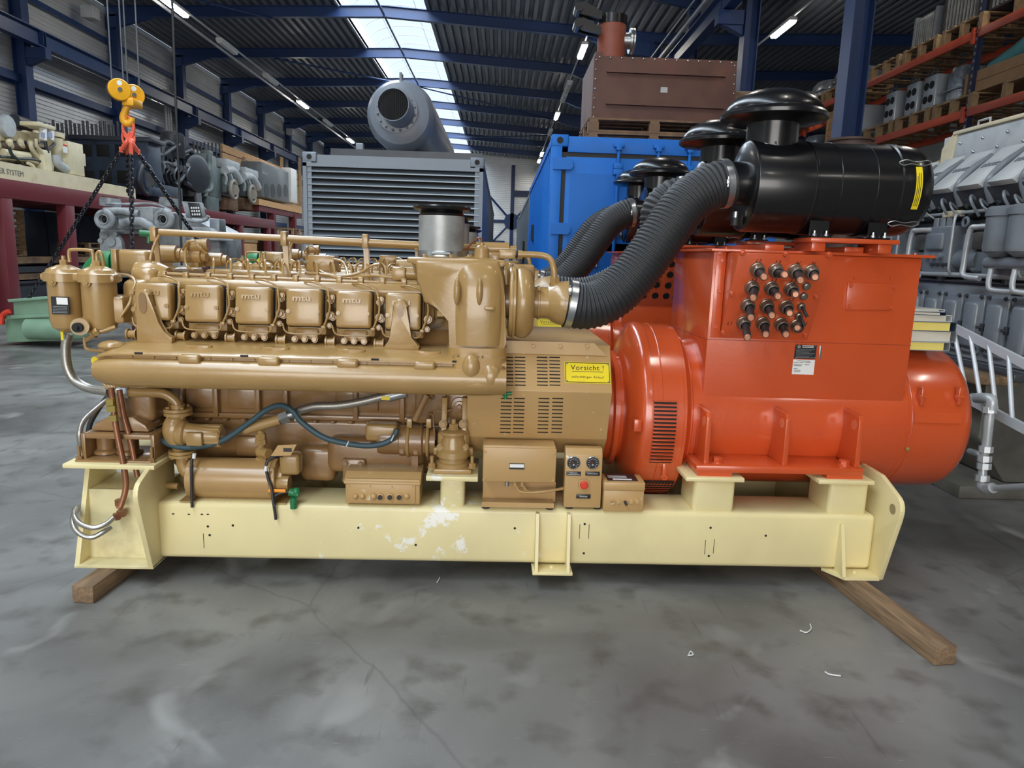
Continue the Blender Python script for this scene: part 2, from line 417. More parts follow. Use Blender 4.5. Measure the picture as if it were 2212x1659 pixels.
# barrel-vault ridge light: glazing sheets between arched ribs
GLAZE = clear('clear_ridge_glazing', (225, 240, 250), .06, .2)
RIBM = mat('skylight_rib', (150, 160, 170), .5)
sk = struct('window_1', MB().box(-5.8, -5.74, Y0, Y1, 10.3, 10.36).box(-2.76, -2.7, Y0, Y1, 10.3, 10.36), RIBM)
def vault(t, r=0.): a = PI*t; return (-4.25-1.5*math.cos(a), 10.33+.62*math.sin(a)+r)
gl = MB(); n = 12
vs = [(vault(i/n)[0], y, vault(i/n)[1]) for y in (0, 1.25) for i in range(n+1)]
gm = smesh('glazing_sheet', MB().add(vs, [(i, i+1, i+n+2, i+n+1) for i in range(n)]), GLAZE)
rm = smesh('vault_rib', MB().tube([(vault(i/n)[0], 0, vault(i/n)[1]-.02) for i in range(n+1)], .016, 6, smooth=False), RIBM)
for i in range(34):
    inst('glazing_sheet', gm, sk, (0, 18+i*1.25, 0)); inst('vault_rib', rm, sk, (0, 18+i*1.25, 0))
for t in (.33, .66): part('vault_purlin', MB().tube([(vault(t)[0], 16, vault(t)[1]-.02), (vault(t)[0], Y1, vault(t)[1]-.02)], .012, 6, smooth=False), RIBM, sk)
# portal frames
def ibeam(x0, z0, x1, z1, h=.36, w_=.2):
    b = MB()
    def q(za, zb, wy):
        vs = [(x, s*wy, z+dz) for x, z in ((x0, z0), (x1, z1)) for dz in (za, zb) for s in (-1, 1)]
        b.add(vs, [(0, 1, 3, 2), (4, 6, 7, 5), (0, 4, 5, 1), (2, 3, 7, 6), (0, 2, 6, 4), (1, 5, 7, 3)])
    q(0, .02, w_/2); q(h-.02, h, w_/2); q(.02, h-.02, .008)
    return b
raf = ibeam(XL, roofz(XL), RIDGE, roofz(RIDGE)); raf2 = ibeam(RIDGE, roofz(RIDGE), XC, roofz(XC)); raf3 = ibeam(XC, roofz(XC), XRW, roofz(XRW))
b_ = MB(); b_.add([*map(tuple, raf.v)], raf.f); b_.add(raf2.v, raf2.f)
b_.prism([(2.6, roofz(2.6)), (XC, roofz(XC)), (XC, roofz(XC)-.45), (3.4, roofz(3.4)-.25)], 'y', -.09, .09)
b_.prism([(XL, roofz(XL)), (XL+1.6, roofz(XL+1.6)), (XL, roofz(XL)-.4)], 'y', -.09, .09)
rafm = smesh('rafter', b_, BLUE, 25); rafm3 = smesh('rafter', raf3, BLUE, 25)
def hcol(z1, w_=.32, d=.34, t=.02): return MB().box(-d/2, -d/2+t, -w_/2, w_/2, 0, z1).box(d/2-t, d/2, -w_/2, w_/2, 0, z1).box(-d/2+t, d/2-t, -.008, .008, 0, z1)
colL = smesh('column', hcol(9.3), BLUE, 25); colR = smesh('column', hcol(9.05, .34, .30), BLUE, 25)
brk = smesh('crane_bracket', MB().box(.17, .72, -.13, .13, 6.62, 6.9).prism([(.17, 6.42), (.6, 6.62), (.17, 6.62)], 'y', -.1, .1), BLUE)
tr = struct('trim_1', MB().box(XL+.02, XL+.06, Y0, Y1, 5.9, 6.15), BLUE, label='blue steel portal frames with columns, rafters and crane rails')
for y in FR:
    if y > 8 or y < 0: inst('column', colL, tr, (XL+.25, y, 0)); inst('crane_bracket', brk, tr, (XL+.25, y, 0))
    if y > 8 or y < 0: inst('column', colR, tr, (XC, y, 0)); inst('crane_bracket', brk, tr, (XC, y, 0), (0, 0, PI))
    inst('rafter', rafm, tr, (0, y, 0)); inst('rafter', rafm3, tr, (0, y, 0))
def rail(x):
    return MB().box(x-.12, x+.12, Y0, Y1, 6.92, 6.95).box(x-.12, x+.12, Y0, Y1, 7.33, 7.36).box(x-.01, x+.01, Y0, Y1, 6.95, 7.33)
part('crane_rail', rail(XL+.75), BLUE, tr, ang=25); part('crane_rail', rail(XC-.5), BLUE, tr, ang=25)
stf = smesh('rail_stiffener', MB().box(-.12, .12, -.01, .01, 6.95, 7.33), BLUE)
for y in FR:
    for k in (0, .12): inst('rail_stiffener', stf, tr, (XL+.75, y+k, 0)); inst('rail_stiffener', stf, tr, (XC-.5, y+k, 0))
part('conductor_strip', MB().box(XC-.72, XC-.66, 8, Y1, 7.42, 7.5), GREYP, tr); part('conductor_strip', MB().box(XC-.86, XC-.84, 8, Y1, 7.58, 7.62), GREYP, tr)
for z in (5.98, 3.0): part('wall_girt', MB().box(XL+.05, XL+.2, Y0, Y1, z, z+.22), BLUE, tr)
part('wall_girt', MB().box(XL+.05, XL+.16, Y0, Y1, 8.3, 8.45), BLUE, tr)
for k in range(0, 6):
    y = 21.1+5*k; part('brace_rod', MB().tube([(RIDGE, y+.1, 9.55), (RIDGE-.02, y+4.9, 9.58)], .04, 8, smooth=False), BLUE, tr)
for a, c in (((-9.5, 31.1, 9.3), (-4.2, 36.1, 9.5)), ((-4.2, 36.1, 9.5), (2.5, 41.1, 9.15)), ((-4.0, 51.1, 9.5), (3.0, 46.1, 9.1)), ((-13, 21.1, 9.2), (-8, 26.1, 9.35)), ((6, 16.1, 9), (12, 21.1, 9.2))):
    part('brace_rod', MB().tube([a, c], .035, 8, smooth=False), BLUE, tr)
# far wall steel
part('far_post', MB().box(.6, .9, Y1-.4, Y1-.1, 0, 9), BLUE, tr)
part('far_girt', MB().box(-3, 4, Y1-.3, Y1-.15, 4.35, 4.6).box(.75, 4, Y1-.3, Y1-.15, 6.5, 7.0), BLUE, tr)
for a, c in (((-2.2, 7.6), (.75, 4.48)), ((3.7, 7.6), (.75, 4.48)), ((-2.2, 1.3), (.75, 4.48)), ((3.7, 1.3), (.75, 4.48))):
    part('brace_rod', MB().tube([(a[0], Y1-.3, max(0, a[1])), (c[0], Y1-.3, c[1])], .09, 6, smooth=False), BLUE, tr)
part('brace_node', MB().lathe([(0, 0), (.7, 0), (.7, 1), (0, 1)], (.75, Y1-.34, 4.48), (0, -.06, 0), 8), BLUE, tr)
struct('door_1', MB().box(-3.2, .2, Y1-.3, Y1-.12, 0, 2.9), BLUE)
# conduits along the left wall
cdn = struct('trim_2', MB().box(XL+.1, XL+.14, 30.2, 30.24, 0, 8), GREYP, label='grey cable conduits on the left wall')
for y in (29.3, 29.5, 29.7, 45, 45.3): part('conduit', MB().tube([(XL+.4, y, 1), (XL+.4, y, 7.6)], .045, 6, smooth=False), GREYP, cdn)
part('conduit', MB().tube([(-10.4, Y0, 8.75), (-10.4, Y1, 8.75)], .05, 8, smooth=False), GREYP, cdn)
for px, py, x in ((627, 285, -13.), (195, 28, -13.)):
    p = HX(px, py, x); part('wall_speaker', MB().box(p.x-.2, p.x+.2, p.y-.2, p.y+.2, p.z-.18, p.z+.18, .02), GREYP, cdn)
# rows of fluorescent lamps
def lamp_row(x, z, ys, y0, label):
    t = solo('lighting_track', MB().tube([(x, y0, z+.12), (x, Y1-.5, z+.12)], .035, 8, smooth=False), GREYP, label, 'lighting track', (x, y0, z+.12))
    return t
lamph = smesh('lamp_housing', MB().box(-.11, .11, -.78, .78, .0, .10, .02), LHOUS)
lampt = smesh('lamp_tube', MB().prism([(-.1, 0), (.1, 0), (.07, -.07), (-.07, -.07)], 'y', -.74, .74), LAMP)
lampo = smesh('lamp_tube', MB().prism([(-.1, 0), (.1, 0), (.07, -.07), (-.07, -.07)], 'y', -.74, .74), LHOUS)
def lamp(x, y, z, label, on=True):
    t = thing('ceiling_lamp', label, 'lamp', (x, y, z), group='strip lamps in rows under the roof')
    inst('lamp_housing', lamph, t, (x, y, z)); inst('lamp_tube', lampt if on else lampo, t, (x, y, z))
lamp_row(-9.7, 8.5, 0, 2, 'grey lighting track running along the roof near the left wall')
lamp_row(2.5, 8.5, 0, 2, 'grey lighting track running along the roof right of the skylight')
lamp_row(8.05, 8.5, 0, 2, 'grey lighting track under the roof of the right hand nave')
for y, lb in ((22.46, 'bright strip lamp nearest the upper left corner of the picture'), (36.0, 'second lit strip lamp along the left lighting track'), (46.9, 'farthest lit strip lamp of the left lighting track')): lamp(-9.7, y, 8.5, lb)
for y, lb in ((25.4, 'large lit strip lamp left of the rusty silencer box'), (36.6, 'second lit strip lamp along the right lighting track'), (50.0, 'upper of the two far lamps above the blue container corner'), (53.5, 'lower of the two far lamps above the blue container corner')): lamp(2.5, y, 8.5, lb)
lamp(8.05, 22.3, 8.5, 'lit strip lamp beside the blue column on the right')
for x in (-9.7, 2.5, 8.05):
    for y in (-8, 2.0, 12.0): lamp(x, y, 8.5, 'lit strip lamp above the photographer, outside the picture')
for x, y, lb in ((-9.7, 26.5, 'unlit strip lamp next to the brightest lamp on the left track'), (-9.7, 31.2, 'unlit strip lamp before the second lit one on the left track'), (-9.7, 41, 'unlit strip lamp between the two farther lit ones on the left track'), (2.5, 30.6, 'nearest unlit strip lamp on the track right of the skylight'), (2.5, 41.5, 'farthest unlit strip lamp on the track right of the skylight'), (2.5, 32.6, 'second unlit strip lamp on the track right of the skylight'), (8.05, 17.5, 'unlit strip lamp at the top edge in the right hand nave'), (8.05, 27, 'unlit strip lamp behind the blue column in the right hand nave')): lamp(x, y, 8.5, lb, False)
# ================================================================ generator set in the foreground
YC = .72
def mir(y): return 2*YC-y
GEN = []           # things of the set, for the twin set standing behind
# ---------------------------------------------------------------- base frame
fr = thing('base_frame', 'long cream base frame on wooden beams carrying the nearer engine and alternator', 'base frame', (0, YC, .09), gen=True); GEN.append(fr)
for y0, y1 in ((.09, .39), (mir(.39), mir(.09))):
    part('side_beam', MB().box(-1.79, 1.95, y0, y1, .11, .415, .028, 3), CREAM, fr)
for x in (-1.25, .1, 1.2): part('cross_beam', MB().box(x-.1, x+.1, .39, mir(.39), .13, .38, .01), CREAM, fr)
def plate_yz(poly, x0, x1, name='gusset_plate', mirror=True, bev=.004):
    part(name, MB().prism(poly, 'x', x0, x1, bev), CREAM, fr)
    if mirror: part(name, MB().prism([(mir(a), b) for a, b in poly], 'x', x0, x1, bev), CREAM, fr)
arc = [(-.10+.10*(1-math.cos(a))*1.0, .49+.12*math.sin(a)) for a in [R_(q) for q in (0, 20, 40, 60, 80)]]
eye = [(0, .095), (-.100, .46), (-.107, .485), (-.109, .51), (-.104, .535), (-.092, .555), (-.072, .570), (.10, .634), (.30, .638), (.30, .095)]
plate_yz(eye, -1.80, -1.775, 'lifting_plate')
plate_yz([(a, b) for a, b in eye], 1.945, 1.97, 'lifting_plate')
for x in (-1.8, 1.944):
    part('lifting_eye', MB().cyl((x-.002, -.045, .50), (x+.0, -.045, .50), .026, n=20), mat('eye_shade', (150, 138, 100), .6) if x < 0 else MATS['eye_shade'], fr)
plate_yz([(0, .095), (.17, .60), (.42, .60), (.42, .095)], -2.165, -2.14, 'end_plate')
part('foot_plate', MB().box(-2.165, -1.775, 0, .35, .09, .107, .003), CREAMD, fr)
part('end_web', MB().prism([(.10, .1), (.115, .1), (.15, .46), (.135, .46)], 'x', -2.14, -1.80), CREAMD, fr)
part('end_shelf', MB().box(-2.14, -1.8, .14, .42, .445, .46), CREAMD, fr)
part('end_crossbar', MB().box(-2.14, -1.8, .30, .33, .52, .60), CREAM, fr)
part('mount_plate', MB().box(-2.20, -1.755, .03, .52, .60, .622, .003), CREAM, fr)
part('end_beam', MB().box(-2.15, -1.8, .46, mir(.46), .11, .44, .01), CREAM, fr)
part('end_beam', MB().box(1.8, 1.944, .39, mir(.39), .11, .6, .01), CREAM, fr)
# middle foot
a, c = G(1150, 1240, 0).x, G(1237, 1240, 0).x
part('foot_plate', MB().box(a, c, 0, .12, .09, .107, .003), CREAM, fr)
for px in (1159, 1227):
    x = G(px, 1180, .05).x
    part('rib', MB().prism([(.0, .107), (.095, .107), (.095, .40), (.06, .40)], 'x', x-.008, x+.008), CREAM, fr)
bolt(fr, ((a+c)/2, .06, .105), (0, 0, 1), .012, CREAM)
# right foot
a, c = G(1797, 1245, 0).x, 1.95
part('foot_plate', MB().prism([(a, .12), (a+.07, 0), (c, 0), (c, .12)], 'z', .09, .107), CREAM, fr)
x = G(1818, 1200, .05).x
part('rib', MB().prism([(.0, .107), (.095, .107), (.095, .37), (.075, .37)], 'x', x-.009, x+.009), CREAM, fr)
bolt(fr, (a+.15, .06, .105), (0, 0, 1), .012, CREAM)
# pedestals
def pedestal(x0, x1, y0, y1, z1, tx0, tx1, ty0, ty1, tz=.022):
    p = part('pedestal', MB().box(x0, x1, y0, y1, .40, z1, .022, 3), CREAM, fr)
    part('pedestal_plate', MB().box(tx0, tx1, ty0, ty1, z1, z1+tz, .004), CREAM, fr)
for yy in (0, 1):
    f = (lambda v: v) if yy == 0 else mir
    pedestal(.97, 1.19, f(.11), f(.36), .585, .915, 1.22, f(.075), f(.40))
    pedestal(1.69, 1.90, f(.11), f(.36), .585, 1.61, 1.905, f(.075), f(.40))
    pedestal(-.349, -.222, f(.11), f(.30), .565, -.418, -.155, f(.055), f(.40), .026)
part('end_block', MB().box(1.87, 2.0, .33, .52, .44, .612, .006), CREAM, fr)
# screw holes and scribe marks on the front beam
hol = smesh('screw_hole', MB().cyl((0, 0, 0), (0, -.0015, 0), .0062, n=12), DARK)
for px, py in ((449, 1137), (503, 1135), (453, 1156), (774, 1140), (1112, 1141), (898, 1177), (1263, 1132), (1261, 1195), (1535, 1140), (1531, 1201), (1654, 1157)):
    inst('screw_hole', hol, fr, G(px, py, .0895))
sl = smesh('scribe_mark', MB().box(-.0013, .0013, -.001, 0, -.04, .04), DARK)
for px, py in ((1252, 1148), (1272, 1148), (1523, 1182), (1542, 1180), (440, 1168)):
    inst('scribe_mark', sl, fr, G(px, py, .0895))
dash = smesh('paint_chip', MB().box(-.006, .006, -.001, 0, -.003, .003), DARK)
for px, py in ((374, 1110), (408, 1111), (436, 1111), (449, 1111)): inst('paint_chip', dash, fr, G(px, py, .0895))

# ---------------------------------------------------------------- diesel engine
en = thing('diesel_engine', 'tan twelve cylinder diesel engine on the nearer cream base frame', 'engine', (-1., YC, .42), gen=True); GEN.append(en)
# crankcase and oil pan
def both(y): return y, mir(y)
cc = [(.36, .80), (.36, .98), (.30, 1.12), (.40, 1.30), (mir(.40), 1.30), (mir(.30), 1.12), (mir(.36), .98), (mir(.36), .80)]
case = part('crankcase', MB().prism(cc, 'x', -1.88, -.22, .02), TANK, en)
for px in (397, 470, 560, 620, 770, 870):
    x = G(px, 860, .36).x
    part('rib', MB().box(x-.014, x+.014, .32, .40, .81, 1.03, .006), TANK, case)
for x0, x1 in ((-1.72, -1.55), (-1.50, -1.34), (-.93, -.70)):
    part('access_cover', MB().box(x0, x1, .345, .39, .85, .99, .01), TANK, case)
pr = part('pan_rail', MB().box(-1.88, -.25, .335, mir(.335), .80, .828, .006), TANK, en)
for i in range(15):
    bolt(pr, (-1.80+i*.095, .350, .80), (0, 0, -1), .016, TANK)
pan = [(.36, .80), (.375, .60), (.42, .50), (.52, .46), (mir(.52), .46), (mir(.42), .50), (mir(.375), .60), (mir(.36), .80)]
op = part('oil_pan', MB().prism(pan, 'x', -1.84, -.30, .03, 3), TANK, en)
part('pan_bulge', MB().box(-.97, -.45, .28, .5, .52, .72, .05, 4), TANK, op)
part('pan_bulge', MB().box(-1.12, -.93, .31, .5, .46, .66, .04, 4), TANK, op)
part('pan_door', MB().box(G(510, 950, .35).x, G(568, 950, .35).x, .335, .38, G(540, 985, .35).z, G(540, 942, .35).z, .012), TANK, op)
for px, py in ((741, 965), (785, 965), (742, 1040)):
    pass
pc = part('pan_cover', MB().pxbox(739, 992, 789, 1045, .25, .30, .012), TANK, op)
for px, py in ((746, 1000), (779, 1002), (746, 1037)): bolt(pc, G(px, py, .25), FY, .013, TANK)

# exhaust manifold: a long cooled casting along the near side, and its mirror
def manifold(m_):
    rings = []
    xs = [(-1.975, .70), (-1.93, .9), (-1.88, .97), (-1.80, 1), (-1.0, 1), (-.25, 1), (-.12, .98), (-.03, .9)]
    for x, k in xs:
        top, fl, bot = 1.232, 1.186, 1.018
        mid = 1.125
        def S(z): return mid+(z-mid)*k
        q = [(.34, S(top-.03)), (.27, S(top)), (.19, S(top-.003)), (.11, S(top-.012)), (.04, S(top-.030)), (.0, S(fl+.008)), (-.012, S(fl)), (-.012, S(fl-.008)),
             (.010, S(fl-.010)), (.010, S(fl-.024)), (-.030, S(fl-.028)), (-.052, S(fl-.040)), (-.064, S(fl-.066)), (-.062, S(bot+.052)), (-.030, S(bot+.010)), (.04, S(bot)), (.16, S(bot+.004)), (.25, S(bot+.03)), (.34, S(bot+.1))]
        rings.append([(x, (m_(y) if m_ else y), z) for y, z in q])
    return MB().loft(rings)
mf = part('exhaust_manifold', manifold(None), TAN, en, ang=50)
for px in (300, 528, 620, 775, 940): pass
bx = [G(p, 785, -.01).x for p in (413, 583, 752, 918)]
for x in bx:
    part('oval_boss', MB().prism([(x+.055*math.cos(t)*(1.25 if abs(math.cos(t)) > .5 else 1), .085+.026*math.sin(t)) for t in [2*PI*i/18 for i in range(18)]], 'z', 1.20, 1.224, .004), TAN, mf)
    part('flange_lug', MB().box(x-.05, x+.05, -.045, .03, 1.146, 1.190, .012, 3), TAN, mf)
seg = [-1.90]+bx+[-.10]
for a, c in zip(seg, seg[1:]):
    for k in (.22, .5, .78): bolt(mf, (a+(c-a)*k, .010, 1.169), FY, .0075, TAN)
for px in (300, 528, 810, 985): part('slot_tab', MB().box(G(px, 778, -.013).x-.018, G(px, 778, -.013).x+.018, -.016, -.01, 1.185, 1.194), DARK, mf)
part('manifold_end', MB().ball((-1.93, .06, 1.125), .075, .8, 1, .75), TAN, mf)
part('manifold_end', MB().ball((-1.955, .10, 1.205), .055, 1.2, 1, .5), TAN, mf)
part('exhaust_manifold', manifold(mir), TAN, en, ang=50)

# cylinder heads with rocker covers
cover = smesh('rocker_cover', MB().box(-.088, .088, -.035, .035, -.092, .092, .016, 3), TAN)
gask = smesh('gasket', MB().box(-.0925, .0925, .026, .042, -.0965, .0965, .014, 2), DARK)
headm = smesh('cylinder_head', MB().box(-.1, .1, .04, .30, -.135, .085, .014, 2).box(-.06, .06, .03, .2, -.16, -.1, .01), TAN)
logo = None
xs6 = [G(p, 655, .17).x for p in (328.5, 436, 545, 655, 763, 870)]
rotc = Mx.Rotation(R_(-7), 3, 'X')
for side in (0, 1):
    for i, x in enumerate(xs6):
        z = 1.418-.0019*(x+1.78)*6
        y = .205
        if side == 0:
            h = inst('cylinder_head', headm, en, (x, y, z), rotc)
            cv = inst('rocker_cover', cover, en, (x, y, z), rotc)
            inst('gasket', gask, cv, (x, y, z), None)
            t = text('lettering', 'mtu', .040, TAN, cv, (x-.008, y-.0365, z+.045), (PI/2, 0, 0), .0045, 1.45, bold=.0012)
            for sx in (-.074, .07):
                b_ = inst('cover_bolt', _bolts.get('cb') or _bolts.setdefault('cb', smesh('cover_bolt', MB().cyl((0, 0, 0), (0, -.006, 0), .011, n=14).cyl((0, -.006, 0), (0, -.010, 0), .006, n=8), TAN)), cv, (x+sx, y-.034, z-.02), None)
            for sx, sz in ((-.125, .045), (-.115, -.04)): bolt(h, (x+sx, y+.03, z+sz), FY, .014, TAN)
            # fuel pipe looping down beside the cover and along below it
            pp = [(x-.03, y+.11, z+.125), (x+.03, y+.06, z+.125), (x+.095, y+.05, z+.10), (x+.118, y+.0, z+.06), (x+.125, y-.012, z+.0), (x+.108, y-.02, z-.06), (x+.095, y-.03, z-.092)]
            part('fuel_pipe', MB().tube(pp, .0052, 8), TAN, en)
            for sx, sz, r_ in ((.122, -.035, .017), (.128, .055, .013), (.118, -.085, .012)): bolt(h, (x+sx, y+.02, z+sz), FY, r_, TAN)
            part('stud_boss', MB().lathe([(0, 0), (.022, 0), (.019, .03), (.0, .03)], (x+.121, y+.05, z-.04), FY, 14), TAN, en)
            pq = [(x+.095, y-.03, z-.092), (x+.085, y-.03, z-.118), (x+.06, y-.028, z-.128), (x-.06, y-.028, z-.128), (x-.095, y-.028, z-.115), (x-.108, y-.02, z-.08)]
            part('leak_pipe', MB().tube(pq, .0042, 8), TAN, en)
            part('pipe_clamp', MB().box(x+.085, x+.107, y-.04, y-.018, z-.10, z-.084, .004), TAN, en)
            for sx in (-.05, 0, .05): bolt(h, (x+sx, y-.0, z-.158), FY, .013, TAN)
            part('pipe_flange', MB().cyl((x-.10, y, z-.165), (x-.145, y, z-.165), .019, n=14).cyl((x-.098, y, z-.165), (x-.106, y, z-.165), .027, n=14).cyl((x-.139, y, z-.165), (x-.147, y, z-.165), .027, n=14), TAN, en)
        else:
            inst('cylinder_head', headm, en, (x, mir(y), z), Mx.Rotation(PI, 3, 'Z') @ rotc)
            inst('rocker_cover', cover, en, (x, mir(y), z), Mx.Rotation(PI, 3, 'Z') @ rotc)
# lifting brackets over the first and last covers
def lifter(cx, fl):
    z = 1.418
    q = [(-.075, -.20), (-.07, -.12), (-.065, .035), (-.05, .06), (-.02, .065), (.0, .045), (.005, -.02), (.03, -.10), (.055, -.145), (.10, -.165), (.095, -.20), (.05, -.215), (-.05, -.215)]
    p = part('lifting_bracket', MB().prism([(cx+fl*a, z+c) for a, c in q], 'y', .125, .165, .008, 2), TAN, en)
    ov = [(cx+fl*(-.033)+.019*math.cos(t), z-.0+(.03*math.sin(t)) + (.02 if math.sin(t) > 0 else -.02)) for t in [2*PI*i/20 for i in range(20)]]
    part('lifting_slot', MB().prism(ov, 'y', .122, .13), TANK, p)
lifter(G(310, 680, .13).x+.035, 1)
cx = G(868, 690, .13).x
z = 1.41
p = part('lifting_bracket', MB().prism([(cx+a, z+c) for a, c in [(-.10, -.19), (-.05, -.13), (-.045, .03), (-.025, .06), (.01, .06), (.03, .03), (.04, -.13), (.09, -.165), (.085, -.19)]], 'y', .125, .165, .008, 2), TAN, en)
part('lifting_slot', MB().prism([(cx-.008+.016*math.cos(t), z+.005+.02*math.sin(t)+(.012 if math.sin(t) > 0 else -.012)) for t in [2*PI*i/20 for i in range(20)]], 'y', .122, .13), TANK, p)
# intake galleries behind the covers
for m_ in (0, 1):
    f = (lambda v: v) if not m_ else mir
    ga = part('intake_gallery', MB().box(-1.87, -.44, f(.30), f(.50), 1.455, 1.535, .035, 4), TAN, en)
    part('fuel_rail', MB().tube([(-1.83, f(.36), 1.553), (-.50, f(.36), 1.538)], .008, 8, smooth=False), TAN, en)
    for i in range(12):
        x = -1.80+i*.112
        part('rail_clamp', MB().box(x-.014, x+.014, f(.34), f(.38), 1.53, 1.565, .004), TAN, ga)
# valley: injection pump, charge pipes, wiring
va = part('valley_cover', MB().box(-1.85, -.45, .55, mir(.55), 1.25, 1.50, .03, 3), TAN, en)
part('injection_pump', MB().box(-1.70, -.62, .63, .80, 1.49, 1.575, .02, 3), TAN, en)
for i in range(12):
    x = -1.66+i*.092
    part('injection_pipe', MB().tube([(x, .66, 1.57), (x, .655, 1.615), (x+.02, .60, 1.635), (x+.05, .53, 1.61), (x+.06, .49, 1.54)], .006, 7, 4), TAN, en)
    part('injection_pipe', MB().tube([(x+.03, .78, 1.57), (x+.03, .785, 1.61), (x+.05, .84, 1.63), (x+.07, .92, 1.61), (x+.08, .97, 1.54)], .006, 7, 4), TAN, en)
# long overhead pipe with stays
pz = [(G(345, 507, .55).x, .55, 1.765), (-.52, .55, 1.742), (-.30, .55, 1.738), (.02, .55, 1.735)]
lp = part('vent_pipe', MB().tube(pz, .018, 12, smooth=False), TAN, en)
for px, h0 in ((335, 1.50), (615, 1.50), (790, 1.52)):
    x = G(px, 520, .55).x
    part('pipe_clip', MB().box(x-.016, x+.016, .522, .578, 1.715, 1.79, .004), TAN, lp)
    part('pipe_stay', MB().prism([(x-.03, h0), (x+.07, h0), (x+.03, h0+.03), (x+.016, 1.60), (x+.012, 1.72), (x-.016, 1.72), (x-.01, 1.62)], 'y', .56, .572), TAN, en)
# front end: oil cooler housing, thermostat castings, elbows (tops seen over the heads)
part('thermostat_housing', MB().pxbox(248, 540, 320, 592, .62, .95, .025, 3), TAN, en)
part('housing_flange', MB().pxbox(240, 538, 252, 592, .60, .98, .004), TAN, en)
part('water_pump', MB().lathe([(0, 0), (.085, 0), (.095, .03), (.09, .1), (.06, .16), (0, .16)], G(300, 600, .5), (1, 0, 0), 24), TAN, en)
part('front_casing', MB().box(-1.99, -1.86, .38, mir(.38), .95, 1.58, .04, 4), TAN, en)
part('front_casing', MB().box(-2.0, -1.86, .30, .5, 1.28, 1.52, .04, 4), TAN, en)
for px, py, gy, r, l in ((350, 548, .75, .05, .11), (396, 552, .7, .042, .13), (442, 560, .8, .04, .13)):
    c_ = G(px, py, gy)
    part('governor_motor', MB().lathe([(0, 0), (r, 0), (r, l*.8), (r*.7, l*.82), (r*.7, l), (0, l)], c_, (1, 0, 0), 18), TAN, en)
part('solenoid_block', MB().pxbox(405, 518, 428, 578, .68, .8, .01), TAN, en)
part('solenoid_coil', MB().cyl(G(408, 532, .69), G(408, 532, .69)+V((.11, 0, .01)), .036, n=16), TAN, en)
part('actuator_box', MB().pxbox(664, 552, 722, 586, .72, .86, .006), TAN, en)
part('actuator_box', MB().pxbox(846, 577, 876, 606, .42, .52, .01), TAN, en)
part('actuator_motor', MB().cyl(G(872, 591, .47), G(905, 592, .47), .035, n=16), TAN, en)
part('actuator_motor', MB().cyl(G(858, 580, .75), G(905, 580, .75), .05, n=18), TAN, en)
for w in ([(345, 505, .55), (333, 530, .5), (325, 560, .48), (330, 578, .5), (352, 582, .52)], [(395, 540, .66), (405, 524, .62), (420, 520, .62), (432, 535, .62), (446, 548, .64)],
          [(660, 590, .6), (690, 592, .52), (740, 596, .5), (780, 588, .5), (800, 575, .5), (820, 570, .5)], [(690, 585, .55), (720, 598, .5), (760, 600, .5), (800, 595, .48), (850, 600, .46)],
          [(250, 592, .4), (280, 596, .34), (292, 610, .3), (286, 630, .26), (280, 655, .22), (260, 685, .2)], [(722, 560, .7), (740, 566, .66), (748, 580, .6), (752, 596, .5)],
          [(408, 520, .66), (400, 548, .62), (404, 575, .6), (420, 584, .56)]):
    part('control_cable', MB().tube([G(*q) for q in w], .0075, 8), TAN, en)
gr = part('coolant_elbow', MB().tube([G(246, 566, .8), G(232, 566, .8), G(215, 572, .8), G(203, 588, .8), G(198, 606, .8)], .062, 18), GREENP, en, 'green painted coolant elbow')
part('elbow_flange', MB().pxbox(238, 538, 247, 592, .70, .92, .004), GREENP, en)
part('vent_cock', MB().cyl(G(303, 503, .55), G(330, 506, .55), .017, n=14).cyl(G(322, 506, .55), G(322, 525, .55), .011, n=12), GREENP, en, 'green vent cock')
part('warning_tag', MB().pxpoly([(196, 570), (203, 560), (213, 572), (209, 580), (194, 580)], .3, .302), YEL, en)
part('warning_disc', MB().lathe([(0, 0), (.022, 0), (.022, 1), (0, 1)], G(206, 779, .3), (0, -.002, 0), 20), YEL, en)

# twin fuel filter at the front end
def fcan(px, gy=.24):
    x = G(px, 650, gy).x; r = .080
    cb = part('filter_bowl', MB().lathe([(0, 1.245), (.035, 1.25), (.07, 1.275), (r, 1.31), (r, 1.51), (0, 1.51)], (x, gy, 0), (0, 0, 1), 32), TAN, en)
    part('filter_head', MB().lathe([(0, 1.505), (r+.014, 1.505), (r+.014, 1.545), (r+.004, 1.55), (r-.004, 1.565), (.03, 1.585), (0, 1.588)], (x, gy, 0), (0, 0, 1), 32), TAN, en)
    part('filter_lug', MB().box(x-r-.018, x+r+.018, gy-.045, gy+.045, 1.507, 1.543, .01), TAN, en)
    part('filter_plug', MB().cyl((x-.012, gy-r-.012, 1.505), (x-.012, gy-r+.03, 1.505), .021, n=18).cyl((x-.012, gy-r-.018, 1.505), (x-.012, gy-r, 1.505), .012, n=6), TAN, en)
    part('filter_nut', MB().hex((x, gy, 1.58), (0, 0, 1), .018, .03).cyl((x, gy, 1.6), (x, gy, 1.63), .010, n=10), TAN, en)
    return x
f1 = fcan(144); f2 = fcan(216)
part('filter_bridge', MB().box(f1, f2, .18, .32, 1.51, 1.545, .006).box(f1+.02, f2-.02, .22, .30, 1.27, 1.33, .02), TAN, en)
part('bleed_pipe', MB().tube([(f1+.03, .24, 1.60), (f1+.03, .24, 1.645), (f1+.045, .24, 1.66), (f1+.13, .24, 1.66), (f1+.145, .24, 1.645), (f1+.145, .24, 1.57)], .0085, 10), TAN, en)
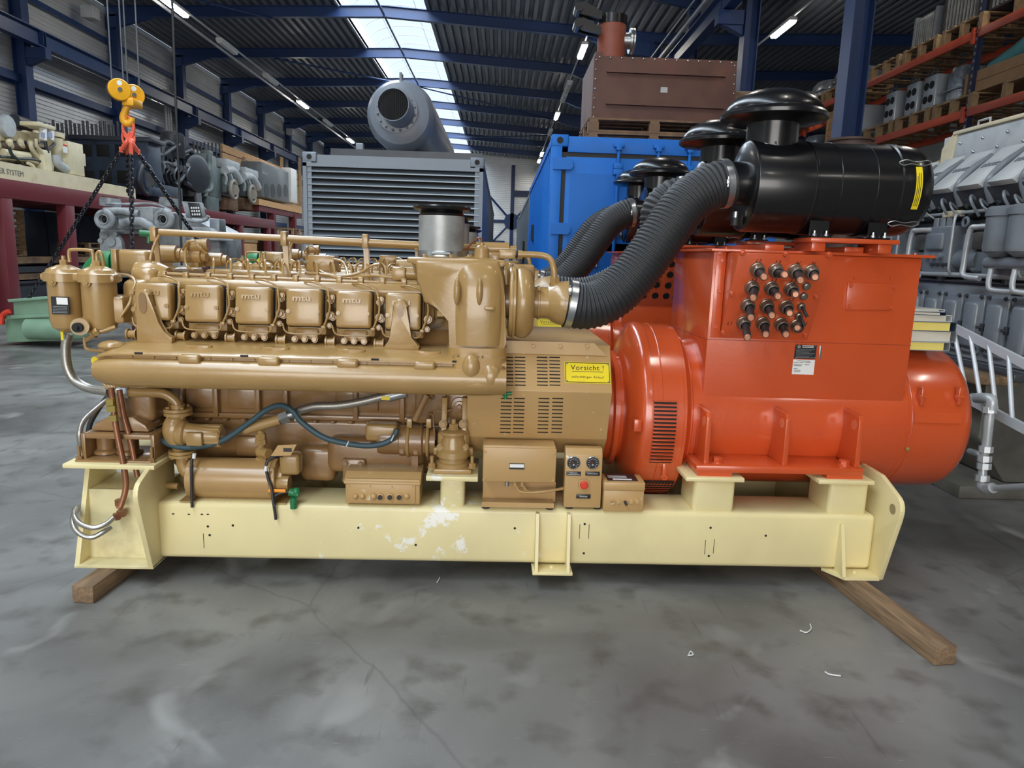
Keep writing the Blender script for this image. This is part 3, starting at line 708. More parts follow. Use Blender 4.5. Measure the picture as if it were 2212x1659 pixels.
part('bleed_pipe', MB().tube([(f2+.0, .24, 1.60), (f2+.0, .24, 1.64), (f2+.012, .24, 1.655), (f2+.025, .24, 1.64), (f2+.025, .25, 1.57)], .008, 10), TAN, en)
fp = part('data_plate', MB().pxbox(111, 641, 149, 679, .155, .160), PLATE, en, 'black and silver filter data plate')
part('plate_label', MB().pxbox(122, 643, 146, 658, .1535, .156), WHITE, fp)
for i in range(5):
    part('plate_line', MB().pxbox(114, 662+i*3.2, 145, 663+i*3.2, .1535, .156), ZINC, fp)
part('filter_valve', MB().cyl(G(172, 706, .12), G(190, 700, .26), .042, n=20), TAN, en)
part('valve_knob', MB().cyl(G(166, 708, .10), G(170, 707, .125), .024, n=16).cyl(G(163, 709, .085), G(166, 708, .1), .010, n=8), DARK, en)
part('fuel_line', MB().tube([G(186, 735, .2), G(195, 728, .19), G(206, 720, .18), G(225, 714, .19), G(250, 706, .2)], .011, 10), TAN, en)
part('pipe_union', MB().hex(G(200, 722, .17), (.8, 0, .5), .02, .035), TAN, en)
part('fuel_line', MB().tube([G(183, 728, .22), G(184, 745, .22), G(190, 755, .22), G(210, 757, .2), G(240, 758, .16)], .009, 10), TAN, en)
part('braided_hose', MB().tube([G(147, 722, .25), G(142, 750, .25), G(145, 790, .25), G(160, 820, .25), G(190, 838, .24), G(235, 846, .22)], .0235, 16, 8), BRAID, en, 'steel braided fuel hose')
part('hose_tag', MB().pxbox(131, 716, 137, 735, .2, .203), YEL, en)
part('filter_carrier', MB().box(f2-.02, -1.95, .22, .36, 1.30, 1.44, .02), TAN, en)

# wiring loom and copper drain pipes at the front left
for i, dx in enumerate((0, 6, 12, 17)):
    part('wiring_loom', MB().tube([G(216+dx*.4, 762, .2), G(214+dx, 790, .2), G(218+dx, 815, .2), G(230+dx, 835, .2), G(250, 848, .2)], .009, 8), TAN, en)
part('drain_pipe', MB().tube([G(240, 838, .1), G(244, 870, .1), G(252, 930, .08), G(266, 1000, .06), G(272, 1050, .05), G(262, 1090, .03), G(256, 1100, .02)], .0145, 12, smooth=True), COPPER, en, 'brown copper drain pipe')
part('drain_pipe', MB().tube([G(258, 842, .13), G(268, 900, .13), G(284, 960, .12), G(297, 1030, .1)], .0135, 12), COPPER, en, 'brown copper drain pipe')
for px, py, r in ((238, 868, .020), (241, 882, .024), (245, 902, .020), (258, 1085, .022), (262, 1108, .022), (252, 1115, .018)):
    part('pipe_union', MB().cyl(G(px, py-6, .08), G(px+1, py+7, .08), r, n=6), BRASS if py < 1000 else COPPER, en)
part('drain_hose', MB().tube([G(246, 1118, .0), G(228, 1132, -.03), G(200, 1140, -.05), G(172, 1130, -.04), G(160, 1110, -.0), G(165, 1095, .1), G(170, 1092, .3)], .0125, 12), BRAID, en, 'steel braided drain hose')
part('drain_hose', MB().tube([G(240, 1138, .0), G(222, 1150, -.03), G(196, 1161, -.05), G(168, 1150, -.05), G(156, 1125, -.01), G(164, 1105, .1), G(172, 1100, .3)], .0125, 12), BRAID, en, 'steel braided drain hose')
part('drain_hose', MB().tube([G(235, 860, .25), G(205, 885, .2), G(180, 910, .15), G(172, 940, .12), G(178, 975, .14), G(186, 990, .2)], .0135, 12), BRAID, en, 'steel braided hose')
part('drain_hose', MB().tube([G(238, 850, .35), G(215, 880, .32), G(195, 915, .3), G(190, 950, .3)], .0135, 12), RUB, en)
# front mount: bracket on two rubber cushions
fm = part('front_mount_bracket', MB().box(-2.12, -1.80, .10, .40, .735, .76, .004).box(-2.14, -2.12, .10, .40, .622, .76, .004).box(-1.80, -1.78, .10, .40, .622, .76, .004), TANK, en)
part('mount_cap', MB().prism([(-2.11, .765), (-2.09, .80), (-2.02, .84), (-1.90, .84), (-1.84, .80), (-1.82, .765)], 'y', .14, .4, .008), TANK, en)
part('mount_arm', MB().box(-2.04, -1.82, .2, .46, .80, 1.02, .03, 3), TANK, en)
for px in (228, 278):
    x = G(px, 965, .2).x
    part('rubber_mount', MB().lathe([(0, .632), (.062, .632), (.062, .65), (.045, .66), (.046, .735), (0, .735)], (x, .21, 0), (0, 0, 1), 24), TANK, en)
    part('mount_ring', MB().lathe([(0, .622), (.065, .622), (.065, .634), (0, .634)], (x, .21, 0), (0, 0, 1), 24), DARK, en)
for px, py in ((174, 985), (330, 985)):
    p_ = G(px, py, .1)
    part('mount_bolt', MB().hex((p_.x, .09, .622), (0, 0, 1), .017, .024).cyl((p_.x, .09, .62), (p_.x, .09, .70), .008, n=10), TANK, en)
part('mount_shim', MB().box(-2.16, -1.79, .07, .36, .621, .632, .002), TANK, en)

# coolant pipe, circulation pump and starter on the flank
part('water_pipe', MB().tube([G(275, 848, .2), G(330, 848, .2), G(358, 852, .2), G(380, 868, .2), G(387, 890, .2)], .025, 16), TAN, en)
part('hose_union', MB().cyl(G(268, 848, .2), G(280, 848, .2), .031, n=6).cyl(G(255, 846, .2), G(268, 847, .2), .026, n=12), ZINC, en)
st = part('starter_motor', MB().lathe([(0, 0), (.07, 0), (.075, .02), (.075, .11), (.082, .115), (.082, .23), (.07, .24), (.07, .30), (0, .30)], G(818, 950, .26), (1, 0, 0), 28), TANK, en)
part('solenoid_cover', MB().pxbox(788, 918, 858, 955, .2, .30, .02, 3), TAN, st)
for px in (883, 925): part('starter_strap', MB().torus(G(px, 951, .26), (1, 0, 0), .084, .009, 26, 8).pxbox(px-5, 905, px+7, 925, .22, .25, .004), TAN, st)
part('starter_bracket', MB().pxbox(889, 985, 903, 1020, .24, .30), TANK, st)
for px, py in ((868, 975), (898, 977)): bolt(st, G(px, py, .185), FY, .011, TANK)
part('flywheel_housing', MB().lathe([(0, 0), (.42, 0), (.44, .02), (.44, .1), (.40, .14), (0, .14)], (-.34, YC, .86), (1, 0, 0), 48), TANK, en)
part('housing_face', MB().box(-.50, -.22, .30, mir(.30), .80, 1.20, .02), TANK, en)
sg = part('speed_sensor_plate', MB().prism([(a, b) for a, b in [(-.335, .855), (-.335, 1.0), (-.305, 1.03), (-.22, 1.03), (-.19, 1.0), (-.19, .855), (-.22, .82), (-.305, .82)]], 'y', .25, .30, .006), TANK, en)
part('sensor_boss', MB().lathe([(0, 0), (.045, 0), (.042, .012), (.026, .014), (.024, .03), (.012, .032), (.01, .045), (0, .045)], (-.262, .25, .92), FY, 22), TANK, sg)
for sx, sz in ((-.055, .085), (.055, .085), (-.055, -.085), (.055, -.085)): bolt(sg, (-.262+sx, .25, .92+sz), FY, .014, TANK)
part('sensor_wire', MB().tube([G(978, 884, .2), G(960, 890, .19), G(942, 888, .19), G(936, 905, .2), G(940, 950, .22)], .005, 8), TANK, sg)
# side mount on its pedestal
sm = part('side_mount', MB().box(-.37, -.205, .16, .30, .70, .80, .02, 3), TAN, en)
part('mount_body', MB().lathe([(0, .617), (.088, .617), (.088, .64), (.076, .645), (.075, .668), (.088, .672), (.086, .70), (.07, .715), (.066, .75), (.058, .77), (.06, .785), (.075, .79), (.075, .802), (.05, .812), (0, .812)], (-.288, .17, 0), (0, 0, 1), 28), TAN, sm)
part('mount_base', MB().box(-.385, -.19, .09, .30, .591, .618, .006), TAN, sm)
part('mount_nut', MB().hex((-.288, .17, .81), (0, 0, 1), .026, .03).cyl((-.288, .17, .83), (-.288, .17, .862), .013, n=12), TAN, sm)
for px in (958, 1002): part('mount_bracket', MB().prism([(.15, .66), (.15, .80), (.19, .97), (.27, .97), (.27, .66)], 'x', G(px, 960, .15).x-.014, G(px, 960, .15).x+.014, .004), TAN, sm)
for px, py in ((957, 916), (1000, 916), (952, 967), (1003, 967)): bolt(sm, G(px, py, .145), FY, .018, TAN)
for px, py in ((933, 1005), (1020, 1005)): part('mount_bolt', MB().hex(G(px, py+5, .11), (0, 0, 1), .019, .024).cyl(G(px, py, .11), G(px, py-20, .11), .009, n=10), TAN, sm)
part('mount_ear', MB().pxbox(936, 968, 1022, 984, .17, .22, .006), TAN, sm)
# braided charge hose, blue-grey power cable
part('braided_hose', MB().tube([G(646, 887, .18), G(680, 878, .17), G(730, 876, .16), G(780, 868, .15), G(830, 856, .14), G(870, 848, .13)], .0215, 16, 8), BRAID, en, 'steel braided coolant hose')
part('hose_end', MB().cyl(G(838, 858, .14), G(878, 848, .13), .025, n=16), ZINC, en)
part('hose_tag', MB().pxbox(824, 857, 842, 864, .11, .113), YEL, en)
part('battery_cable', MB().tube([G(318, 858, .26), G(322, 900, .24), G(340, 940, .2), G(372, 962, .16), G(420, 966, .15), G(480, 952, .15), G(540, 912, .15), G(575, 886, .15), G(606, 876, .14), G(632, 888, .12), G(652, 912, .12), G(700, 945, .12), G(760, 960, .13), G(810, 962, .14), G(845, 950, .15), G(858, 928, .16)], .0145, 14, 8), BLUEH, en, 'blue grey sheathed starter cable')
for px, py in ((640, 903), (751, 959), (848, 946)): part('cable_tie', MB().torus(G(px, py, .13), (1, 0, -.4), .016, .003, 14, 6), WHITE, en)
part('support_strut', MB().tube([G(922, 852, .15), G(896, 908, .16)], .017, 12, smooth=False), TANK, en)
for px, py in ((913, 846), (912, 886)): part('eyelet', MB().torus(G(px+18, py+12, .29), FY, .012, .006, 16, 8), TANK, en)

# turbocharger casting with exhaust outlet
def wedge(pts, y0, y1, b, nm='turbo_casing', m_=None):
    q = [G(x, y, .12) for x, y in pts]
    return MB().prism([(p.x, p.z) for p in q], 'y', y0, y1, b, 4)
tc_ = part('turbo_casing', wedge([(898, 562), (1078, 562), (1086, 600), (1090, 640), (1086, 740), (1094, 752), (1094, 765), (1090, 800), (1084, 852), (1000, 846), (968, 830), (972, 760), (976, 690), (950, 660), (918, 655), (903, 600)], .085, .50, .04), TAN, en, ang=60)
def sq(a, e): return math.copysign(abs(math.cos(a))**e, math.cos(a)), math.copysign(abs(math.sin(a))**e, math.sin(a))
part('casing_belly', MB().loft([[(x0+rx*sq(a, .62)[0], .22+.17*k*sq(a, .62)[1], zz) for a in [2*PI*i/32 for i in range(32)]] for x0, rx, k, zz in
     ((-.185, .095, .55, 1.685), (-.182, .118, .78, 1.66), (-.176, .130, .95, 1.60), (-.172, .136, 1.0, 1.52), (-.172, .136, 1.03, 1.42), (-.172, .134, 1.03, 1.34), (-.172, .130, 1.0, 1.26))]), TAN, tc_, ang=60)
part('casing_collar', MB().loft([[(G(1030, 770, .1).x+.15*math.copysign(abs(math.cos(a))**.5, math.cos(a)), .18+.15*math.copysign(abs(math.sin(a))**.5, math.sin(a)), zz) for a in [2*PI*i/28 for i in range(28)]] for zz in (1.19, 1.20, 1.245, 1.25)]), TAN, tc_)
part('casing_foot', MB().loft([[(-.165+rx*sq(a, .55)[0], .12+ry*sq(a, .55)[1], zz) for a in [2*PI*i/28 for i in range(28)]] for rx, ry, zz in ((.135, .15, 1.21), (.138, .165, 1.16), (.138, .18, 1.12), (.135, .185, 1.08), (.12, .17, 1.045), (.09, .13, 1.03))]), TAN, tc_, ang=60)
part('foot_rib', MB().ball((-.20, -.035, 1.165), .05, .9, .7, 1.3), TAN, tc_)
part('foot_rib', MB().ball((-.105, -.03, 1.12), .055, 1.0, .7, 1.2), TAN, tc_)
part('inlet_horn', MB().loft([[(x+rx*math.cos(a), .28+ry*math.sin(a), zz) for a in [2*PI*i/24 for i in range(24)]] for x, rx, ry, zz in
     ((-.37, .155, .19, 1.665), (-.362, .145, .19, 1.60), (-.335, .145, .19, 1.54), (-.29, .15, .19, 1.47), (-.23, .13, .18, 1.40), (-.16, .10, .15, 1.36))]), TAN, tc_, ang=60)
part('casing_flange', MB().pxpoly([(880, 555), (1000, 558), (1090, 562), (1096, 572), (1084, 578), (900, 572), (878, 566)], .10, .52, .008), TAN, tc_)
for px in (918, 975, 1014): bolt(tc_, G(px, 556, .14), (0, 0, 1), .013, TAN)
for px in (987, 1036): part('casing_fin', MB().ball(G(px, 630, .045), .03, .55, .7, 2.2), TAN, tc_)
part('casing_ledge', MB().pxbox(1046, 662, 1068, 671, .035, .06, .006), TAN, tc_)
for px, py in ((985, 770), (1038, 771)): bolt(tc_, G(px, py-3, .02), (0, 0, -1), .012, TAN)
part('drain_cock', MB().cyl(G(1085, 851, .02), G(1106, 850, .02), .009, n=10).cyl(G(1092, 850, .02), G(1092, 862, .02), .010, n=10), GREENP, en, 'green drain cock')
ex_ = part('exhaust_stub', MB().lathe([(0, 1.70), (.116, 1.70), (.116, 1.885), (.10, 1.885), (0, 1.885)], (-.372, .30, 0), (0, 0, 1), 40), STEEL, en, 'grey bare steel exhaust stub')
part('stub_clamp', MB().lathe([(.117, 1.685), (.121, 1.685), (.121, 1.712), (.117, 1.712), (.117, 1.685)], (-.372, .30, 0), (0, 0, 1), 36).cyl((-.41, .175, 1.70), (-.32, .175, 1.70), .007, n=8), ZINC, ex_)
part('stub_flange', MB().lathe([(.0, 1.884), (.108, 1.884), (.112, 1.897), (.106, 1.904), (.115, 1.909), (.14, 1.915), (.146, 1.928), (.143, 1.934), (0, 1.934)], (-.372, .30, 0), (0, 0, 1), 40), BLACK, ex_)
# charge air cross piece
part('crossover_pipe', MB().tube([(-.20, .55, 1.735), (-.02, .55, 1.735)], .034, 16, smooth=False), TAN, en)
part('crossover_elbow', MB().pxbox(1050, 545, 1086, 572, .45, .62, .012), TAN, en)
part('sensor_dome', MB().lathe([(0, 0), (.045, 0), (.04, .04), (.036, .07), (.02, .085), (.012, .087), (.012, .10), (0, .10)], G(1040, 568, .22), (0, 0, 1), 22), TAN, en)
part('sensor_line', MB().tube([G(1040, 530, .22), G(1040, 518, .22), G(1034, 514, .22), G(1022, 522, .24), G(1010, 535, .26), G(1000, 540, .28)], .0055, 8), COPPER, en)
part('bolt_block', MB().pxbox(1078, 540, 1130, 560, .35, .5, .008), TAN, en)
# compressor
CX, CY, CZ = G(1130, 655, .24).x, .24, 1.468
vo = part('compressor_volute', MB().tube([(CX-.005, CY+(.125+.00)*math.cos(a), CZ+.125*math.sin(a)) for a in [2*PI*i/36 for i in range(36)]], lambda t: .05+.012*t, 16, smooth=False, closed=False), TAN, en)
part('volute_back', MB().lathe([(0, 0), (.172, 0), (.178, .008), (.178, .018), (.172, .026), (0, .026)], (CX-.075, CY, CZ), (1, 0, 0), 40), TAN, en)
part('volute_band', MB().lathe([(.172, 0), (.184, 0), (.184, .012), (.172, .012), (.172, 0)], (CX-.055, CY, CZ), (1, 0, 0), 40), ZINC if 0 else TAN, en)
part('bearing_housing', MB().lathe([(0, 0), (.085, 0), (.085, .09), (0, .09)], (CX-.165, CY, CZ), (1, 0, 0), 24), TANK, en)
part('volute_throat', MB().box(CX-.06, CX+.06, CY+.06, CY+.30, CZ+.05, CZ+.19, .02, 3), TAN, en)
part('compressor_inlet', MB().lathe([(0, 0), (.080, 0), (.080, .035), (.085, .037), (.085, .046), (.080, .048), (.08, .09), (0, .09)], (CX+.035, CY, CZ), (1, 0, 0), 32), TAN, en)
part('inlet_bell', MB().lathe([(0, 0), (.075, 0), (.084, .018), (.102, .045), (.112, .075), (.115, .115), (0, .115)], (CX+.115, CY, CZ), (1, 0, 0), 36), TAN, en)
text('lettering', 'mtu', .035, TAN, en, (CX+.205, CY-.113, CZ-.0), Mx.Rotation(PI/2, 3, 'Y') @ Mx.Rotation(PI/2, 3, 'X') if 0 else (PI/2, -PI/2, 0), .002)
part('breather_pipe', MB().tube([G(1112, 549, .26), G(1150, 550, .26), G(1176, 553, .26), G(1190, 562, .25), G(1196, 580, .24), G(1198, 604, .24)], .0165, 14), TAN, en)
part('breather_union', MB().cyl(G(1198, 600, .24), G(1198, 612, .24), .026, n=6).lathe([(.028, 0), (.024, .4), (.03, 1), (0, 1)], G(1198, 612, .24), (0, 0, -.06), 16), TAN, en)
part('breather_seal', MB().torus(G(1116, 549, .26), (1, 0, 0), .017, .006, 18, 8), RUB, en)
for px in (1152, 1166): bolt(en, G(px, 626, .17), (0, 0, 1), .012, TAN)
part('actuator_rod', MB().pxbox(1103, 585, 1110, 628, .1, .11, .002), TAN, en)
# far turbocharger, mirrored in simpler form
fx = CX
part('turbo_casing', MB().box(-.40, -.05, mir(.50), mir(.12), 1.10, 1.67, .05, 4), TAN, en)
part('casing_flange', MB().box(-.52, -.04, mir(.52), mir(.10), 1.655, 1.69, .01), TAN, en)
part('exhaust_stub', MB().lathe([(0, 1.69), (.116, 1.69), (.116, 1.885), (0, 1.885)], (-.372, mir(.30), 0), (0, 0, 1), 32), STEEL, en)
part('stub_flange', MB().lathe([(0, 1.884), (.108, 1.884), (.11, 1.905), (.145, 1.918), (.145, 1.934), (0, 1.934)], (-.372, mir(.30), 0), (0, 0, 1), 32), BLACK, en)
part('compressor_volute', MB().torus((fx, mir(CY), CZ), (1, 0, 0), .125, .055, 32, 14), TAN, en)
part('volute_back', MB().lathe([(0, 0), (.178, 0), (.178, .02), (0, .02)], (fx-.06, mir(CY), CZ), (1, 0, 0), 32), TAN, en)
part('compressor_inlet', MB().lathe([(0, 0), (.080, 0), (.080, .08), (.102, .125), (.115, .19), (0, .19)], (fx+.035, mir(CY), CZ), (1, 0, 0), 28), TAN, en)

# coupling guard with louvre slots and the warning sign
gx0, gx1 = -.22, .515
prof = [(.26, 1.255), (.235, 1.205), (.12, 1.03), (.20, .765), (.30, .66), (mir(.30), .66), (mir(.20), .765), (mir(.12), 1.03), (mir(.235), 1.205), (mir(.26), 1.255)]
gd = part('coupling_guard', MB().prism(prof, 'x', gx0, gx1, .004), TAN2, en, 'tan sheet metal coupling guard')
part('guard_lip', MB().prism([(gx0+.16, 1.205), (gx1-.02, 1.205), (gx1-.09, 1.27), (gx0+.16, 1.27)], 'y', .225, .235), TAN2, gd)
for px in (1152, 1210, 1268): bolt(gd, G(px, 747, .222), FY, .010, TAN2)
def onface(px, py, lower):
    # point on the upper or lower sloping sheet
    (y0, z0), (y1, z1) = ((.235, 1.205), (.12, 1.03)) if not lower else ((.12, 1.03), (.20, .765))
    best = None
    for i in range(101):
        t = i/100; y = y0+(y1-y0)*t; p = G(px, py, y); e = abs(p.z-(z0+(z1-z0)*t))
        if best is None or e < best[0]: best = (e, p)
    return best[1]
tu = math.atan2(.235-.12, 1.205-1.03); tl = math.atan2(.20-.12, .765-1.03)
slu = smesh('vent_slot', MB().box(-.028, .028, -.0015, .0015, -.0033, .0033, .0014, 1), DARK)
for cxp in (1097, 1123, 1171, 1198):
    for i in range(9): 
        p = onface(cxp+i*.1, 772+i*7.5, False); inst('vent_slot', slu, gd, p, (-tu, 0, 0))
for cxp in (1094, 1122, 1175, 1205):
    for i in range(10):
        p = onface(cxp-i*.3, 861+i*8.1, True); inst('vent_slot', slu, gd, p, (PI-tl, 0, 0))
ps = onface(1269, 805.5, False); rs = Mx.Rotation(-tu, 3, 'X')
sn = inst('warning_sign', smesh('warning_sign', MB().box(-.118, .118, -.003, 0, -.060, .060, .001, 1), YEL), gd, ps, rs); sn['label'] = 'yellow warning sign reading Vorsicht selbsttätiger Anlauf'
def sb(x0, x1, z0, z1): return inst('sign_border', smesh('sign_border', MB().box(x0, x1, -.0036, -.0028, z0, z1), INK), sn, ps, None)
for q in ((-.114, .114, .0525, .056), (-.114, .114, -.056, -.0525), (-.114, -.1105, -.056, .056), (.1105, .114, -.056, .056), (-.080, .080, .0035, .0062)): sb(*q)
def st_(s_, sz, x, zz, nm='lettering', sp=1.): 
    o = text(nm, s_, sz, INK, sn, ps, (PI/2, 0, 0), .0004, 1., space=sp); o.location = (x, -.0036, zz); return o
st_('Vorsicht !', .040, 0, .026, sp=1.08); st_('selbsttätiger Anlauf', .0185, 0, -.025, sp=1.12)
for sx in (-.105, .105):
    for sz in (-.048, .048): bolt(sn, (ps.x, ps.y, ps.z), FY, .0035, ZINC).location = (sx, -.003, sz)
part('guard_shaft', MB().cyl((.5, YC, .85), (.72, YC, .85), .2, n=36), RED, en)
# ---------------------------------------------------------------- alternator
al = thing('alternator', 'orange red alternator with tall terminal box on the nearer base frame', 'alternator', (1.5, YC, .61), gen=True); GEN.append(al)
AZ = .83; RS = .42
def ax(prof, x0, n=64): return MB().lathe([(r, t) for r, t in prof], (x0, YC, AZ), (1, 0, 0), n)
part('drive_end_hub', ax([(0, 0), (.30, 0), (.315, .01), (.315, .05), (.34, .06), (.34, .085), (.31, .09), (.30, .14), (0, .14)], .53), RED, al)
fh = part('fan_housing', ax([(0, 0), (.34, 0), (.45, .035), (.492, .055), (.506, .068), (.511, .085), (.511, .115), (.504, .117), (.504, .28), (.497, .283), (.497, .30), (.46, .315), (.43, .35), (0, .35)], .64, 80), RED, al)
part('stator_frame', ax([(0, 0), (RS+.02, 0), (RS+.02, .02), (RS, .03), (RS, 1.20), (RS+.004, 1.203), (RS+.004, 1.215), (0, 1.215)], .965, 80), RED, al)
ec = part('end_cap', ax([(0, 0), (RS+.002, 0), (RS+.002, .31), (RS-.008, .345), (RS-.03, .372), (RS-.07, .388), (.2, .395), (0, .395)], 2.182, 80), RED, al)
# louvres on the fan housing flank, mesh screen below
def drum(px, py, r, rad_off=0.):
    """near-side point of the drum of radius r seen at a pixel"""
    lo, hi = YC-r, YC
    for _ in range(40):
        m_ = (lo+hi)/2; p = G(px, py, m_)
        if math.hypot(m_-YC, p.z-AZ) > r: lo = m_
        else: hi = m_
    return G(px, py, hi)
lf = part('louvre_panel', MB().loft([[(x, YC-rr*math.cos(a), AZ+rr*math.sin(a)) for x, rr in ((.745, .503), (.745, .508), (.895, .508), (.895, .503))] for a in [R_(q) for q in range(-26, 18, 4)]]), RED, al)
lv = smesh('louvre_slot', MB().box(-.06, .06, -.003, .003, -.0042, .0042, .001, 1), DARK)
lb = smesh('louvre_lip', MB().box(-.063, .063, -.010, .004, -.003, .003, .001, 1), RED)
for i in range(17):
    a = R_(15-i*2.35)
    for me, off, nm in ((lv, 0, 'louvre_slot'), (lb, 1.15, 'louvre_lip')):
        aa = a+R_(off); inst(nm, me, lf, (.82, YC-.509*math.cos(aa), AZ+.509*math.sin(aa)), (-aa, 0, 0))
part('cover_strap', MB().torus((.805, YC, AZ), (1, 0, 0), .506, .003, 60, 6), RED, fh)
sc_ = part('mesh_screen', MB().loft([[(x, YC-rr*math.cos(a), AZ+rr*math.sin(a)) for x, rr in ((.70, .506), (.70, .513), (.925, .513), (.925, .506))] for a in [R_(q) for q in range(-70, -39, 3)]]), MESHM, al)
for i in range(12):
    x = .71+i*.018
    part('screen_wire', MB().tube([(x, YC-.514*math.cos(R_(q)), AZ+.514*math.sin(R_(q))) for q in (-69, -60, -50, -41)], .0012, 5, 1), RED, sc_)
for q in range(-67, -40, 3):
    part('screen_wire', MB().tube([(.705, YC-.514*math.cos(R_(q)), AZ+.514*math.sin(R_(q))), (.92, YC-.514*math.cos(R_(q)), AZ+.514*math.sin(R_(q)))], .0012, 5, smooth=False), RED, sc_)
q = drum(1435, 1012, .51)
part('screen_latch', MB().box(q.x-.012, q.x+.012, q.y-.012, q.y+.01, q.z-.05, q.z+.03, .004).torus((q.x, q.y-.012, q.z-.045), (0, -1, .5), .014, .004, 14, 6).box(q.x-.02, q.x+.02, q.y-.006, q.y+.01, q.z+.025, q.z+.033), RED, al)
q = drum(1378, 910, .51)
part('joint_lug', MB().box(q.x-.02, q.x+.02, q.y-.008, q.y+.03, q.z-.055, q.z+.01, .004), RED, fh)
q = G(1388, 707, .5)
# feet: base bars, ribs with holes
for f in ((lambda v: v), mir):
    ft = part('foot_bar', MB().box(.97, 1.85, f(.10), f(.36), .628, .664, .004), RED, al)
    part('foot_pad', MB().box(.98, 1.16, f(.10), f(.30), .607, .63), RED, al)
    part('foot_pad', MB().box(1.66, 1.85, f(.10), f(.30), .607, .63), RED, al)
    for x in (1.03, 1.445, 1.83):
        rb = part('foot_rib', MB().prism([(f(.13), .664), (f(.135), .91), (f(.15), .935), (f(.40), .95), (f(.44), .664)], 'x', x-.013, x+.013, .003), RED, al)
        if f(.13) < YC:
            part('rib_hole', MB().cyl((x-.0145, .185, .88), (x-.0125, .185, .88), .026, n=20), mat('rib_hole_paint', (226, 120, 84), .5) if 'rib_hole_paint' not in MATS else MATS['rib_hole_paint'], rb)
    for x in (1.10, 1.78): bolt(ft, (x, f(.17), .664), (0, 0, 1), .026, RED)
# rear cap straps and toggle catches
part('cap_seam', MB().torus((2.20, YC, AZ), (1, 0, 0), RS+.0035, .0025, 80, 6), RED, ec)
q0 = R_(12)
part('inspection_strap', MB().loft([[(x, YC-rr*math.cos(a), AZ+rr*math.sin(a)) for x, rr in ((2.21, .421), (2.21, .4275), (2.47, .4275), (2.47, .421))] for a in [R_(v) for v in (6, 8, 10, 12, 14)]]), RED, ec)
for px in (1988, 2068):
    q = drum(px, 860, .43)
    part('toggle_catch', MB().box(q.x-.011, q.x+.011, q.y-.026, q.y+.01, q.z-.035, q.z+.06, .004).box(q.x-.017, q.x+.017, q.y-.022, q.y+.01, q.z-.005, q.z+.02, .003).cyl((q.x-.018, q.y-.022, q.z+.01), (q.x+.018, q.y-.022, q.z+.01), .006, n=10), RED, ec)
bolt(ec, drum(1960, 970, .425), (0, -1, -.3), .010, BRASS)
# terminal box
tb = part('terminal_box', MB().prism([(.33, .96), (.33, 1.755), (mir(.33), 1.755), (mir(.33), .96)], 'x', 1.045, 2.155, .006), RED, al)
part('box_seam', MB().box(1.043, 2.157, .3285, .34, 1.292, 1.2945).box(1.0435, 1.05, .33, 1.1, 1.292, 1.2945), mat('seam_shade', (150, 52, 26), .6), tb)
part('box_lid', MB().box(1.02, 2.20, .29, mir(.28), 1.755, 1.771, .003), RED, al)
for x in (1.1, 2.1): bolt(al, (x, .31, 1.771), (0, 0, 1), .008, RED)
zb, zt = 1.305, 1.752; yb, yt = .325, .135
gp = part('gland_box', MB().prism([(.34, zb), (yb, zb), (yt, zt), (.34, zt)], 'x', 1.11, 1.585, .003), RED, al)
part('gland_box_flange', MB().prism([(.335, zb), (.325, zb), (.325, 1.755), (.335, 1.755)], 'x', 1.06, 1.11, .002), RED, al)
for pz_ in (1.36, 1.55, 1.71): bolt(al, (1.085, .325, pz_), FY, .009, RED)
tg = math.atan2(yb-yt, zt-zb)           # forward lean of the plate
nrm = V((0, -math.cos(tg), -math.sin(tg)))
def onplate(px, py):
    d = ray(px, py); o_ = CAM_P-OG; o_ = V((o_.dot(EX), o_.dot(EY), o_.z)); dl = V((d.dot(EX), d.dot(EY), d.z))
    p0 = V((1.3, yb, zb)); t = (p0-o_).dot(nrm)/dl.dot(nrm); return o_+dl*t
plm = part('gland_plate', MB().prism([(1.10, 0), (1.595, 0), (1.595, 1), (1.10, 1)], 'z', 0, 1), RED, al) if 0 else None
for px, py in ((1604, 546), (1697, 548), (1790, 550), (1581, 634), (1763, 640), (1562, 718), (1739, 723)): bolt(gp, onplate(px, py), nrm, .013, RED)
def zpx(x, y): return 1400+x/3.16, 480+y/3.16
ring = smesh('cable_gland', MB().lathe([(0, 0), (.037, 0), (.037, .010), (.034, .012), (.034, .030), (.030, .040), (.024, .042), (.022, .02), (0, .02)], (0, 0, 0), (0, 0, 1), 22), mat('nickel_gland', (150, 142, 128), .3, metal=.8, var=.2))
srn = smesh('cable_gland', MB().lathe([(0, 0), (.02, 0), (.02, .016), (.017, .02), (.01, .022), (0, .022)], (0, 0, 0), (0, 0, 1), 16), MATS['nickel_gland'])
big = [(742, 318, 790, 372), (868, 322, 930, 358), (1000, 328, 1040, 395), (1110, 332, 1140, 375), (705, 440, 718, 515), (838, 444, 885, 505), (972, 450, 1005, 492), (676, 562, 702, 650), (806, 566, 845, 635), (938, 572, 966, 620), (648, 682, 678, 785), (778, 686, 803, 765), (903, 690, 940, 765), (1010, 700, 1020, 722)]
for a, b, c, d in big:
    p = onplate(*zpx(a, b)); g_ = inst('cable_gland', ring, gp, p, aim(nrm))
    ln = .07+.0012*math.hypot(c-a, d-b)
    e = p+nrm*ln; tgt = V((0, 0, 0)); pe = G(*zpx(c, d), e.y)
    e = V((pe.x, e.y, pe.z))
    cb_ = part('cable_stub', MB().tube([p+nrm*.01, p+nrm*.045, (p+nrm*.045+e)/2, e], .0195, 12, 4), CABLE, gp)
    dd = (e-(p+nrm*.045)).normalized()
    part('copper_end', MB().cyl(e, e+dd*.012, .0165, .013, n=12), CUEND, cb_)
